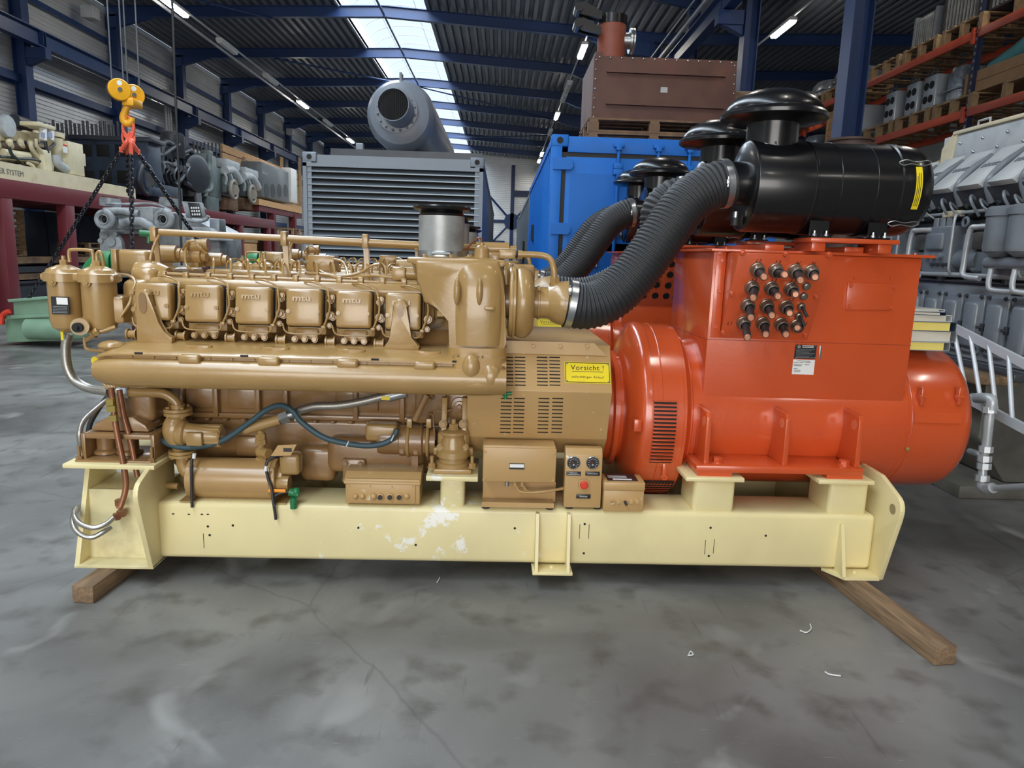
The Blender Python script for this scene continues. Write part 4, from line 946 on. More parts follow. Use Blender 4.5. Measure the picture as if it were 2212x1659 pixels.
for a, b in ((1077, 432), (1058, 500), (1042, 570), (1025, 633)): inst('cable_gland', srn, gp, onplate(*zpx(a, b)), aim(nrm))
for a, b in ((1042, 570), (1025, 633)):
    p = onplate(*zpx(a, b)); part('cable_stub', MB().tube([p, p+nrm*.04, p+nrm*.06+V((.015, 0, -.03))], .008, 10, 4), CABLE, gp)
wr = Mx.Rotation(tg, 3, 'X') @ Mx.Rotation(PI/2, 3, 'X')
for s_, a, b in (('L2', 752, 264), ('L3', 885, 272), ('N', 1020, 280), ('N', 1125, 282), ('L3', 720, 396), ('L3', 857, 397), ('L3', 988, 403), ('L2', 686, 520), ('L2', 850, 526), ('L2', 975, 528), ('L1', 555, 692), ('L1', 1068, 692)):
    text('marker_writing', s_, .026, INK, gp, onplate(*zpx(a, b))+nrm*.001, wr, .0004, 1.1, shear=.3)
# cover plate, data plate, label
cp_ = part('inspection_plate', MB().pxpoly([(1832, 611), (1930, 613), (1925, 670), (1827, 669)], .318, .331, .002), RED, al)
for px, py in ((1838, 617), (1929, 619), (1834, 662), (1924, 664)): bolt(cp_, G(px, py, .318), FY, .010, RED)
dp = part('data_plate', MB().pxbox(1717, 745, 1763, 775, .326, .331), PLATE, al, 'black alternator data plate')
for i in range(7): part('plate_line', MB().pxbox(1720, 754+i*3, 1760-(i % 3)*6, 755+i*3, .3250, .327), ZINC, dp)
for i in range(2): part('plate_line', MB().pxbox(1733, 746.5+i*3, 1758, 748+i*3, .3250, .327), WHITE, dp)
part('plate_logo', MB().torus(G(1726, 749, .3258), FY, .006, .0015, 14, 5), WHITE, dp)
for px in (1719, 1761):
    for py in (747, 773): part('plate_rivet', MB().ball(G(px, py, .326), .0028), ZINC, dp)
lb2 = part('paper_label', MB().pxbox(1712, 777, 1759, 809, .327, .331), WHITE, al, 'white printed paper label')
for i, (a, c) in enumerate(((1722, 1750), (1715, 1724), (1726, 1736), (1738, 1752), (1715, 1733), (1738, 1748), (1715, 1731), (1715, 1722), (1715, 1729), (1715, 1729))):
    y = (779.5, 783, 783, 783, 787.5, 787.5, 789.5, 796, 799.5, 802)[i]
    part('label_line', MB().pxbox(a, y, c, y+.9, .3262, .3275), INK, lb2)
part('steel_tag', MB().pxbox(1770, 747, 1774.5, 776, .327, .331, .001), ZINC, al)
for px, py in ((1845, 599), (1923, 601), (1510, 567), (1508, 592)): part('drip_stud', MB().cyl(G(px, py, .33) if px > 1600 else G(px, py, .7), (G(px, py, .33) if px > 1600 else G(px, py, .7))+V((-.008 if px < 1600 else 0, -.012, 0)), .006, n=8), RED, al)
# bearer rails for the air cleaners on the lid
for f in ((lambda v: v), mir):
    br = part('bearer_rail', MB().box(G(1728, 520, .3).x, G(1914, 520, .3).x, f(.17), f(.38), 1.815, 1.838, .003), RED, al)
    for x in (1.53, 1.87): part('bearer_foot', MB().box(x-.035, x+.035, f(.19), f(.40), 1.769, 1.817, .004), RED, al)
part('bearer_cross', MB().box(1.30, 1.40, .30, mir(.30), 1.771, 1.80, .003), RED, al)
part('bearer_cross', MB().box(1.72, 1.82, .30, mir(.30), 1.771, 1.80, .003), RED, al)

# ---------------------------------------------------------------- air cleaners and hoses
AY, AZ2, AX = .36, 2.09, 1.17
def cleaner(yc, label):
    t = thing('air_cleaner', label, 'air filter', (1.6, yc, 1.84), gen=True, group=None)
    bd = part('filter_body', MB().lathe([(0, 0), (.12, .0), (.216, .004), (.226, .010), (.229, .018), (.229, .29), (.233, .294), (.233, .302), (.229, .306), (.229, .72), (.236, .725), (.236, .745), (.228, .748), (.23, .80), (.222, .85), (.195, .895), (.14, .92), (0, .925)], (AX, yc, AZ2), (1, 0, 0), 56), BLACK, t)
    for x in (.42, .60): part('seam_ring', MB().torus((AX+x, yc, AZ2), (1, 0, 0), .2295, .0022, 56, 6), BLACK, bd)
    part('outlet_pipe', MB().lathe([(0, 0), (.108, 0), (.108, .10), (0, .10)], (AX-.07, yc, AZ2+.015), (1, 0, 0), 32), BLACK, t)
    part('inlet_neck', MB().lathe([(.122, 0), (.122, .20), (.128, .20), (.128, .0), (.122, 0)], (AX+.135, yc, AZ2+.19), (0, 0, 1), 36), BLACK, t)
    part('rain_cap', MB().lathe([(.13, -.02), (.248, -.005), (.262, .002), (.264, .018), (.25, .034), (.238, .038), (.236, .055), (.20, .098), (.13, .132), (.05, .146), (0, .148)], (AX+.135, yc, AZ2+.33), (0, 0, 1), 56), BLACK, t)
    for a_ in (60, 100): part('cap_stay', MB().box(AX+.135+.12*math.cos(R_(a_))-.01, AX+.135+.12*math.cos(R_(a_))+.01, yc-.12*math.sin(R_(a_))-.008, yc-.12*math.sin(R_(a_))+.008, AZ2+.18, AZ2+.21, .002), BLACK, t)
    sk = part('caution_strip', MB().loft([[(AX+.80+o, yc-rr*math.cos(a), AZ2+rr*math.sin(a)) for o, rr in ((-.016-.0006*i*i*0, .231), (-.016, .2318), (.016, .2318), (.016, .231))] for i, a in enumerate([R_(v) for v in range(-26, 27, 4)])]), YEL, t, 'yellow caution strip')
    for i in range(3):
        part('strip_text', MB().loft([[(AX+.80+o, yc-rr*math.cos(a), AZ2+rr*math.sin(a)) for o, rr in ((-.010+i*.008, .2318), (-.010+i*.008, .2322), (-.007+i*.008, .2322), (-.007+i*.008, .2318))] for a in [R_(v) for v in range(-22, 18+i*2, 4)]]), INK, sk)
    part('small_sticker', MB().box(AX+.33, AX+.40, yc-.02, yc+.02, AZ2-.2325, AZ2-.229), YEL, t)
    part('small_sticker', MB().loft([[(AX+.06+o, yc-rr*math.cos(a), AZ2+rr*math.sin(a)) for o, rr in ((0, .2292), (0, .2298), (.02, .2298), (.02, .2292))] for a in [R_(v) for v in (60, 64)]]), WHITE, t)
    for x in (.36, .66):
        br = part('saddle', MB().loft([[(AX+x+o, yc-rr*math.sin(a), AZ2-rr*math.cos(a)) for o, rr in ((-.05, .228), (-.05, .236), (.05, .236), (.05, .228))] for a in [R_(v) for v in range(-40, 41, 8)]]), BLACK, t)
        part('saddle_foot', MB().box(AX+x-.05, AX+x+.05, yc-.155, yc-.148, 1.842, 1.93).box(AX+x-.05, AX+x+.05, yc-.148, yc-.11, 1.924, 1.93).box(AX+x-.05, AX+x+.05, yc-.19, yc-.06, 1.838, 1.846), BLACK, t)
        for sx in (-.03, .03): part('saddle_bolt', MB().hex((AX+x+sx, yc-.172, 1.846), (0, 0, 1), .010, .012).cyl((AX+x+sx, yc-.172, 1.846), (AX+x+sx, yc-.172, 1.872), .006, n=8), ZINC, t)
    part('dust_valve', MB().cyl((AX-.03, yc-.03, AZ2-.13), (AX-.03, yc-.03, AZ2-.16), .014, n=12), ZINC, t)
    part('dust_valve_cup', MB().cyl((AX-.03, yc-.03, AZ2-.16), (AX-.03, yc-.03, AZ2-.20), .02, n=14), RUB, t)
    for zz in (.12, -.17):
        y_ = yc-math.sqrt(.236**2-zz**2)
        part('spring_clip', MB().tube([(AX+.70, y_-.004, AZ2+zz), (AX+.73, y_-.014, AZ2+zz+.012), (AX+.78, y_-.008, AZ2+zz+.004), (AX+.84, y_-.008, AZ2+zz+.012), (AX+.86, y_, AZ2+zz), (AX+.82, y_-.004, AZ2+zz-.012), (AX+.76, y_-.01, AZ2+zz-.006), (AX+.72, y_-.01, AZ2+zz-.014)], .0028, 6, 4, closed=True), ZINC, t)
    return t
c1 = cleaner(AY, 'black cylindrical air cleaner nearest the camera with yellow caution strip')
c2 = cleaner(1.18, 'black air cleaner standing just behind the nearest one on the orange box')
GEN += [c1, c2]
def hose(ys, ye, label, sh=0.):
    S_ = (CX+.215, ys, CZ); E_ = (AX-.065, ye, AZ2+.015)
    f = lambda px, py, k: V((G(px, py, .24+.12*k).x+sh*math.sin(PI*min(1, k+.12)), ys+(ye-ys)*k, G(px, py, .24+.12*k).z))
    pts = [V(S_), f(1270, 661, .02), f(1322, 640, .1), f(1378, 583, .3), f(1432, 508, .55), f(1482, 440, .78), f(1535, 404, .93), V(E_)]
    t = thing('air_hose', label, 'hose', S_, gen=True)
    P = spline(pts, 14); n = len(P)
    # resample evenly, alternate rib and groove
    L = [0]
    for a, b in zip(P, P[1:]): L.append(L[-1]+(b-a).length)
    pitch = .0055; m = 4*int(L[-1]/pitch/4); Q = []; j = 0
    for i in range(m+1):
        s = L[-1]*i/m
        while j < n-2 and L[j+1] < s: j += 1
        Q.append(P[j].lerp(P[j+1], (s-L[j])/max(1e-9, L[j+1]-L[j])))
    part('corrugated_tube', MB().tube(Q, lambda u: .1165+(.0042, .0, -.0042, .0)[int(round(u*m)) % 4], 30, smooth=False), RUB, t, ang=180)
    for p, q in ((Q[2], Q[8]), (Q[-10], Q[-4])):
        d = (q-p).normalized()
        cl = part('hose_clamp', MB().lathe([(.1205, 0), (.1245, 0), (.1245, 1), (.1205, 1), (.1205, 0)], p, d*.034, 40), ZINC, t)
        off = V((0, -.11, .075)) if p == Q[2] else V((0, -.125, .0))
        part('clamp_screw', MB().cyl(p+off+V((0, -.006, -.025)), p+off+V((0, -.006, .025)), .007, n=8).box(p.x+off.x-.01, p.x+off.x+.012, p.y+off.y-.014, p.y+off.y+.004, p.z+off.z-.012, p.z+off.z+.012, .002), ZINC, cl)
    return t
h1 = hose(CY, AY, 'thick black corrugated air hose nearest the camera, curving up to the air cleaner')
h2 = hose(mir(CY), 1.18, 'black corrugated air hose of the nearer set, mostly hidden behind the thickest hose', .2)
GEN += [h1]

# ---------------------------------------------------------------- boxes standing on the front beam
TOP = .415
jb = thing('junction_box', 'low wide tan junction box with a row of seven cable glands', 'junction box', (-.64, .16, TOP), gen=True)
part('box_body', MB().pxbox(746, 1035, 907, 1089, .085, .30, .006), TAN2, jb)
part('box_lid', MB().prism([(.075, .533), (.075, .545), (.14, .585), (.31, .585), (.31, .533)], 'x', G(743, 1030, .085).x, G(909, 1030, .085).x, .005), TAN2, jb)
part('front_plate', MB().pxbox(751, 1046, 897, 1087, .078, .086, .002), TAN2, jb)
for i, px in enumerate((768, 783, 807, 822, 843, 863, 879)):
    p_ = G(px, 1072, .078); dk = i in (3, 4, 5)
    part('gland_cap', MB().ball(p_, .0155 if i != 2 else .019) if not dk else MB().lathe([(0, 0), (.017, 0), (.017, .012), (.011, .014), (.011, .022), (0, .022)], p_, FY, 16), TAN2 if not dk else TAN2, jb)
    if dk: part('gland_plug', MB().cyl(p_+FY*.014, p_+FY*.024, .012, n=14), RUB, jb)
for px, py in ((755, 1050), (800, 1050), (847, 1051), (892, 1051), (754, 1085), (891, 1086), (800, 1085), (847, 1086)): bolt(jb, G(px, py, .078), FY, .004, TAN2)
kb = thing('control_box', 'flat tan control box with flaking paint between engine mount and gauge panel', 'control box', (.06, .16, TOP), gen=True)
part('box_body', MB().pxbox(1043, 963, 1199, 1042, .06, .19, .004), TAN2, kb)
part('box_cover', MB().pxbox(1044, 968, 1201, 1041, .052, .062, .003), TAN2, kb)
part('box_hood', MB().prism([(.052, .735), (.075, .752), (.19, .752), (.19, .735)], 'x', G(1043, 965, .06).x, G(1200, 965, .06).x), TAN2, kb)
part('back_plate', MB().pxbox(1043, 1040, 1200, 1083, .16, .17), TAN2, kb)
part('tray', MB().box(G(1041, 1075, .07).x, G(1197, 1075, .07).x, .06, .18, .44, .447).box(G(1041, 1075, .07).x, G(1197, 1075, .07).x, .058, .064, .432, .458), TAN2, kb)
for px in (1050, 1188): part('rubber_foot', MB().cyl((G(px, 1080, .1).x, .1, .415), (G(px, 1080, .1).x, .1, .442), .022, n=16), RUB, kb)
lbk = part('label_plate', MB().pxbox(1100, 1001, 1133, 1014, .0495, .053), PLATE, kb)
part('label_strip', MB().pxbox(1101, 1003, 1132, 1010, .0485, .051), WHITE, lbk)
for px, py in ((1048, 976), (1197, 979), (1046, 1036), (1195, 1038)): bolt(kb, G(px, py, .052), FY, .006, TAN2)
for w in ([(1112, 1040, .09), (1116, 1052, .08), (1124, 1062, .075), (1150, 1064, .075), (1190, 1060, .08), (1222, 1054, .12)], [(1128, 1040, .1), (1132, 1052, .09), (1142, 1062, .085), (1180, 1062, .085), (1224, 1052, .13)]):
    part('cable', MB().tube([G(*q) for q in w], .007, 8), TAN2, kb)
for px in (1095, 1112, 1128): part('cable_gland', MB().cyl(G(px, 1040, .09), G(px, 1050, .09), .011, n=12), ZINC if px == 1095 else TAN2, kb)
gb = thing('gauge_panel', 'upright tan panel with two round gauges and a red stop button', 'gauge panel', (.39, .14, TOP), gen=True)
zt_ = G(1260, 970, .1).z; x0_, x1_ = G(1220, 1030, .09).x, G(1300, 1030, .09).x
part('panel_body', MB().prism([(.08, .43), (.098, zt_-.03), (.12, zt_), (.17, zt_), (.17, .43)], 'x', x0_, x1_, .004), TAN2, gb)
def onp(px, py): # on the slightly leaning front
    for i in range(60):
        y = .08+.018*i/60; p = G(px, py, y)
        if p.z <= .43+(zt_-.46)*(y-.08)/.018 + .004: return p
    return p
for px, ttl in ((1239, 'Kühlwasser-\naustrittstemperatur'), (1280, 'Schmieröldruck')):
    p_ = G(px, 999, .092)
    ga = part('gauge', MB().lathe([(0, 0), (.033, 0), (.034, .006), (.031, .009), (.029, .006), (0, .006)], p_, FY, 32), ZINC, gb)
    part('dial', MB().lathe([(0, 0), (.0295, 0), (.0295, 1), (0, 1)], p_+FY*.005, FY*.002, 28), INK, ga)
    for a in range(-50, 231, 28): part('tick', MB().box(-.0008, .0008, -.0003, .0003, .018, .025, rot=None).__class__().add([(p_.x+r*math.cos(R_(a+s)), p_.y-.0076, p_.z+r*math.sin(R_(a+s))) for r, s in ((.018, -2), (.025, -2), (.025, 2), (.018, 2))], [(0, 1, 2, 3)]), WHITE, ga)
    part('needle', MB().tube([p_+FY*.0085, p_+FY*.0085+V((-.016, 0, .008))], .001, 5, smooth=False), REDB, ga)
    part('needle_hub', MB().cyl(p_+FY*.006+V((0, 0, -.010)), p_+FY*.010+V((0, 0, -.010)), .005, n=12), ZINC, ga)
    q = G(px, 1023, .087)
    np_ = part('name_plate', MB().box(q.x-.037, q.x+.037, q.y-.003, q.y, q.z-.011, q.z+.011, .001), PLATE, gb)
    text('lettering', ttl, .0085, WHITE, np_, q+FY*.0034, ext=.0002)
p_ = G(1261, 1046, .084)
part('button_ring', MB().lathe([(0, 0), (.030, 0), (.028, .008), (0, .008)], p_, FY, 24), TAN2, gb)
part('stop_button', MB().lathe([(0, 0), (.021, 0), (.021, .016), (.017, .02), (0, .021)], p_+FY*.004, FY, 24), REDB, gb, 'red stop button')
q = G(1260, 1072, .08); np_ = part('name_plate', MB().box(q.x-.037, q.x+.037, q.y-.004, q.y, q.z-.011, q.z+.011, .001), PLATE, gb)
text('lettering', 'Notstop', .012, WHITE, np_, q+FY*.0044, ext=.0002)
for px in (1230, 1290): part('rubber_foot', MB().cyl((G(px, 1085, .12).x, .12, .415), (G(px, 1085, .12).x, .12, .435), .02, n=14), RUB, gb)
tb2 = thing('terminal_block', 'small tan terminal block box with black data plate beside the gauge panel', 'terminal box', (.6, .14, TOP), gen=True)
xa, xb = G(1304, 1065, .075).x, G(1391, 1065, .075).x
part('box_body', MB().box(xa, xb, .07, .21, .418, .53, .004), TAN2, tb2)
part('box_lid', MB().box(xa-.003, xb+.003, .066, .215, .53, .575, .006), TAN2, tb2)
part('data_plate', MB().box(xa+.02, xb-.03, .09, .20, .5745, .578), PLATE, tb2)
part('plate_print', MB().box(xa+.05, xb-.06, .10, .12, .578, .579).box(xa+.03, xb-.08, .14, .145, .578, .579).box(xa+.03, xb-.08, .16, .165, .578, .579), WHITE, tb2)
for i, px in enumerate((1322, 1335, 1350, 1363, 1376)):
    p_ = G(px, 1083, .07); part('gland_cap', MB().lathe([(0, 0), (.013, 0), (.012, .012), (0, .014)], p_, FY, 14) if i not in (0, 2) else MB().lathe([(0, 0), (.013, 0), (.013, .012), (.008, .012), (.008, .002), (0, .002)], p_, FY, 14), TAN2, tb2)
part('cable_stub', MB().tube([G(1350, 1083, .07), G(1351, 1086, .04), G(1354, 1092, .03)], .007, 8), RUB, tb2)

# ---------------------------------------------------------------- coolant preheater with circulation pump
ph = thing('coolant_heater', 'ochre horizontal coolant heater with pump on the front beam left end', 'heater', (-1.36, .2, TOP), gen=True)
hz = .515; xa, xb = G(414, 1030, .2).x, G(594, 1030, .2).x
part('heater_vessel', MB().lathe([(0, 0), (.092, 0), (.104, .008), (.104, 1-.0), (0, 1.0)], (xa, .2, hz), (xb-xa, 0, 0), 40) if 0 else MB().lathe([(0, 0), (.098, 0), (.104, .01), (.104, .985), (.098, 1), (0, 1)], (xa, .2, hz), (xb-xa, 0, 0), 40), GOLD, ph)
part('heater_head', MB().lathe([(0, 0), (.106, 0), (.106, .02), (.075, .022), (.075, .05), (.07, .055), (0, .06)], (xb, .2, hz), (1, 0, 0), 32), GOLD, ph)
part('thermostat_box', MB().pxbox(602, 982, 646, 1028, .13, .22, .02, 3), TAN, ph)
part('thermostat_cap', MB().lathe([(0, 0), (.038, 0), (.042, .008), (.042, .075), (0, .075)], G(594, 1043, .15), (1, 0, 0), 20), TAN, ph)
part('label_flap', MB().pxpoly([(585, 985), (600, 962), (641, 960), (628, 984)], .10, .104), TAN2, ph)
part('flap_plate', MB().pxbox(612, 968, 630, 976, .0985, .1), PLATE, ph)
for px in (413, 592):
    x = G(px, 1060, .1).x
    part('heater_bracket', MB().box(x-.003, x+.003, .095, .30, .415, .60).box(x-.06 if px < 500 else x-.003, x+.003 if px < 500 else x+.06, .095, .30, .414, .42), TAN, ph)
ux = G(387, 930, .2).x
part('pipe_flange', MB().cyl((ux, .2, .865), (ux, .2, .880), .068, n=28).cyl((ux, .2, .845), (ux, .2, .862), .068, n=28).cyl((ux, .2, .88), (ux, .2, .90), .036, n=20), TAN, ph)
for a in range(4):
    an = R_(45+90*a); bolt(ph, (ux+.05*math.cos(an), .2+.05*math.sin(an), .882), (0, 0, 1), .010, TAN); bolt(ph, (ux+.05*math.cos(an), .2+.05*math.sin(an), .845), (0, 0, -1), .010, TAN)
part('pump_casing', MB().tube([(ux, .2, .85), (ux-.012, .2, .81), (ux-.02, .19, .76), (ux-.005, .19, .70), (ux+.0, .2, .66)], lambda t: .034+.024*math.sin(PI*min(1, t*1.15)), 18), TAN, ph)
part('pump_volute', MB().lathe([(0, 0), (.056, 0), (.066, .015), (.066, .04), (.055, .05), (0, .05)], (ux+.0, .18, .755), (1, 0, -.08), 28), TAN, ph)
pm = part('pump_motor', MB().lathe([(0, 0), (.055, 0), (.055, .13), (.052, .175), (.048, .18), (0, .182)], (ux+.045, .18, .752), (1, 0, -.08), 24), TAN, ph)
for i in range(14):
    an = 2*PI*i/14
    part('cooling_fin', MB().box(ux+.12, ux+.222, .18+.053*math.cos(an)-.003, .18+.053*math.cos(an)+.006, .742+.053*math.sin(an)-.003, .742+.053*math.sin(an)+.006), TAN, pm)
part('motor_terminal', MB().box(ux+.07, ux+.15, .105, .16, .705, .775, .008), TAN, ph)
part('pipe_flange', MB().cyl((ux+.01, .2, .645), (ux+.01, .2, .66), .066, n=28).cyl((ux+.01, .2, .628), (ux+.01, .2, .642), .066, n=28), TAN, ph)
for a in range(4):
    an = R_(45+90*a); bolt(ph, (ux+.01+.05*math.cos(an), .2+.05*math.sin(an), .628), (0, 0, -1), .010, TAN)
part('inlet_bend', MB().tube([(ux+.01, .2, .63), (ux+.012, .2, .58), (ux+.03, .2, .54), (ux+.07, .2, .52), (xa+.02, .2, hz)], .033, 16), TAN, ph)
part('drain_stub', MB().cyl(G(357, 1048, .2), G(385, 1050, .2), .017, n=14), TAN, ph)
for cur in ([(425, 978, .12), (418, 985, .12), (414, 1000, .09), (414, 1060, .085), (415, 1096, .08)], [(610, 985, .12), (595, 985, .11), (576, 1000, .09), (578, 1030, .085), (586, 1052, .08), (590, 1080, .07), (596, 1122, .07)], [(624, 1062, .1), (604, 1066, .09), (590, 1076, .08), (594, 1092, .07)]):
    part('cable', MB().tube([G(*q) for q in cur], .0075, 8), CABLE, ph)
for px, py in ((420, 980), (575, 1007)): part('cable_band', MB().cyl(G(px, py, .08), G(px-1, py+10, .08), .009, n=10), WHITE, ph)
vx = G(565, 985, .2)
part('valve_riser', MB().cyl((vx.x, .2, .60), (vx.x, .2, .63), .03, n=6).cyl((vx.x, .2, .63), (vx.x, .2, .71), .019, n=14).ball((vx.x, .2, .66), .034).cyl((vx.x, .2, .70), (vx.x, .2, .725), .031, n=6).cyl((vx.x, .2, .725), (vx.x, .2, .755), .027, n=6).cyl((vx.x, .19, .66), (vx.x+.05, .16, .66), .026, n=12), TAN, ph)
ya, yb_ = G(530, 928, .18), G(605, 906, .18)
part('strainer', MB().tube([ya, yb_], .027, 16, smooth=False).cyl(ya, ya+(ya-yb_).normalized()*.012, .02, n=6).tube([(vx.x, .2, .755), (vx.x, .195, .79), (vx.x+.02, .185, ya.z+.01)], .021, 12), TAN, ph)
part('strainer_nut', MB().cyl(G(606, 905, .18), G(624, 897, .18), .033, n=6).cyl(G(622, 898, .18), G(648, 888, .18), .022, n=12), ZINC, ph)
part('ball_valve', MB().cyl(G(625, 1062, .1), G(645, 1068, .1), .02, n=12).cyl(G(634, 1075, .08), G(634, 1098, .08), .017, n=12).ball(G(640, 1062, .1), .022), GREENP, ph, 'green drain valve')
part('valve_lever', MB().pxbox(579, 1057, 617, 1064, .085, .092, .003), ORG, ph, 'orange valve lever')

# ---------------------------------------------------------------- the twin set behind
REAR = {'base_frame': 'cream base frame of the second set standing behind the nearer one', 'diesel_engine': 'second tan diesel engine behind the nearer one, only its top showing',
        'alternator': 'second orange red alternator behind the thick air hose, with open cable holes', 'air_cleaner': None, 'air_hose': None}
RL = {c1.name: 'smaller looking black air cleaner in front of the blue container doors', c2.name: 'farthest black air cleaner, half hidden, nearest the blue container doors',
      h1.name: 'black corrugated air hose rising in front of the blue container', 'x': 'farthest black corrugated air hose beside the blue container corner'}
DG = 2.55
RSET = []
for o in GEN:
    c = copy_tree(o); c.location = o.location+EY*DG+EX*.02; RSET.append(c)
    c['label'] = RL.get(o.name) or REAR[o.name]
h4 = hose(mir(CY), 1.18, 'farthest black corrugated air hose beside the blue container corner'); h4.location = h4.location+EY*DG+EX*.02
# the rear alternator has its gland holes open, without cables
hole_m = smesh('open_gland', MB().lathe([(.026, 0), (.03, 0), (.03, .004), (.026, .006), (.025, .001), (0, .001)], (0, 0, 0), (0, 0, 1), 20), DARK)
def strip(o):
    for ch in list(o.children):
        if ch.name.startswith(('cable_stub', 'copper_end')):
            strip(ch); bpy.data.objects.remove(ch); continue
        if ch.name.startswith('cable_gland'): ch.data = hole_m; ch.name = 'open_gland'
        strip(ch)
for c in RSET:
    if c.name.startswith('alternator'): strip(c)

# ---------------------------------------------------------------- timbers, manuals
WOOD = mat('weathered_timber', (128, 104, 78), .75, var=.35, scale=9, stretch=(6, .5, 6), bump=.4, bscale=16, dirt=(98, 78, 62), dthr=.5, dscale=5)
def timber(p0, p1, wd, ht, label):
    """beam lying on the floor from its near end p0 to far end p1 (world)"""
    p0, p1 = V(p0), V(p1); d = (p1-p0); L = d.length; an = math.atan2(d.y, d.x)
    me = smesh('timber', MB().box(-wd/2, wd/2, 0, L, 0, ht, .006, 2), WOOD)
    o = bpy.data.objects.new('timber_beam', me); COL.objects.link(o); o.location = p0; o.rotation_euler = (0, 0, an-PI/2); OFF[o.name] = p0
    return tag(o, label, 'timber')
r0 = (HZ(2017, 1437, 0)+HZ(2064, 1437, 0))/2; r1 = HZ(1855, 1257, .09); r1.z = 0
d_ = (r1-r0).normalized()
timber(r0, r0+d_*2.6, .105, .088, 'long squared timber beam jutting forward under the right end of the cream frame')
l0 = (HZ(155, 1303, 0)+HZ(204, 1303, 0))/2
timber(l0, l0+V((.12, 1.8, 0)), .105, .088, 'squared timber beam under the left end of the cream frame')
PAGES = mat('page_edges', (214, 208, 190), .7, var=.12, scale=30, stretch=(1, 1, 60)); PYEL = mat('yellow_pages', (226, 206, 110), .7, var=.1)
COVB = mat('blue_grey_binder', (60, 74, 92), .45); COVG = mat('grey_binder', (150, 154, 158), .45); COVW = mat('pale_booklet', (206, 210, 208), .5)
bz = AZ+RS+.006
spec = [(.26, .048, .0, COVG, PYEL, 'lowest manual of the pile, yellow pages, on the orange cap'), (.29, .060, .05, COVG, PAGES, 'thick grey ring binder lying second from the bottom of the manual pile'),
        (.28, .052, -.03, COVB, PYEL, 'dark blue binder with yellow pages in the middle of the manual pile'), (.25, .036, .06, COVW, PAGES, 'white paged manual under the top booklets of the pile'),
        (.22, .018, -.1, COVB, PAGES, 'thin dark booklet near the top of the manual pile'), (.20, .014, .12, COVW, PAGES, 'topmost pale booklet of the manual pile')]
for wdt, th, rz, cm, pm_, lab in spec:
    bk = thing('manual', lab, 'manual', (2.17, .60, bz), gen=True, group='manuals piled on the alternator'); bk.rotation_euler.z += rz
    x0, x1 = 2.17, 2.17+wdt
    part('cover', MB().box(x0, x1, .42, .78, bz, bz+.003).box(x0, x1, .42, .78, bz+th-.003, bz+th).box(x1-.004, x1, .42, .78, bz, bz+th), cm, bk)
    part('pages', MB().box(x0+.002, x1-.03, .428, .772, bz+.003, bz+th-.003), pm_, bk)
    bz += th
# ================================================================ things around the sets
CBLUE = mat('container_blue', (26, 108, 196), .5, spec=.3, var=.06, scale=2, dirt=(24, 96, 178), dthr=.6)
GASK = mat('door_gasket', (26, 24, 24), .6)
CGREY = mat('container_grey', (120, 128, 136), .42, var=.05); CGREY2 = mat('container_grey_dark', (96, 104, 112), .45, var=.05)
LOUV = mat('galvanised_louvre', (122, 132, 140), .35, metal=.4, var=.06)
SILV = mat('grey_silencer_enamel', (114, 121, 131), .38, var=.06)
RUST2 = mat('red_oxide_primer', (142, 76, 58), .55, var=.15)
RUST = mat('red_oxide_plate', (92, 56, 43), .55, var=.25, scale=3, dirt=(72, 38, 30), dthr=.48, dscale=2., speck=(140, 138, 136), spthr=.72, spscale=5)
PALL = mat('pallet_wood', (168, 138, 102), .75, var=.3, scale=7, dirt=(110, 88, 66), dthr=.52, dscale=3)
PALLD = mat('old_pallet_wood', (120, 92, 66), .8, var=.3, scale=7, dirt=(72, 54, 42), dthr=.5, dscale=3)
MAROON = mat('maroon_steel_table', (106, 38, 45), .42, var=.06, scale=2)
PLYW = mat('plywood', (206, 158, 106), .6, var=.15, scale=3, stretch=(1, 1, 8))
YELH = mat('yellow_hoist', (236, 168, 30), .4, dirt=(180, 120, 30), dthr=.6, dscale=8)
SLING = mat('red_sling_fittings', (226, 96, 70), .45); CHAIN = mat('dark_chain_steel', (62, 62, 68), .35, metal=.7)
ROPE = mat('steel_rope', (92, 94, 98), .5, metal=.4)
CRM = mat('cream_engine_paint', (216, 204, 170), .45, var=.08, dirt=(168, 152, 118), dthr=.6, dscale=3)
DKB = mat('dark_blue_engine_paint', (44, 58, 76), .45, var=.15, dirt=(26, 30, 36), dthr=.5)
DKG = mat('dark_grey_engine_paint', (50, 54, 60), .4, var=.2); GRN = mat('grey_green_engine_paint', (104, 116, 114), .45, var=.15, dirt=(66, 74, 72), dthr=.5)
WHE = mat('pale_engine_paint', (186, 190, 190), .45, var=.12, dirt=(128, 134, 142), dthr=.5, dscale=4)
MINT = mat('mint_green_steel', (128, 160, 134), .45, var=.1, dirt=(104, 128, 108), dthr=.6, speck=(110, 84, 66), spthr=.74)
GENG = mat('grey_engine_paint', (120, 126, 132), .34, var=.12, scale=4, dirt=(96, 98, 98), dthr=.55, dscale=3, coat=.2)
SUMP = mat('grimy_sump', (92, 90, 82), .5, var=.25, scale=5, dirt=(60, 56, 50), dthr=.5)
GENGD = mat('grimy_shaded_metal', (60, 62, 66), .36, var=.25, scale=6)  # dark grey for fittings; on the upper case it paints in shade
GPIPE = mat('galvanised_pipe', (182, 186, 188), .35, metal=.3, var=.12)
ALU = mat('aluminium', (206, 210, 214), .35, metal=.25, var=.08)
RACKO = mat('orange_rack_beam', (206, 84, 52), .45, var=.08, dirt=(170, 66, 44), dthr=.6); RACKB = mat('dark_blue_upright', (34, 40, 66), .45)
WRAP = mat('stretch_film_silver', (150, 158, 164), .2, metal=.35, var=.35, scale=9, bump=.8, bscale=14)
PFILM = clear('clear_stretch_film', (190, 196, 198), .16, .12)
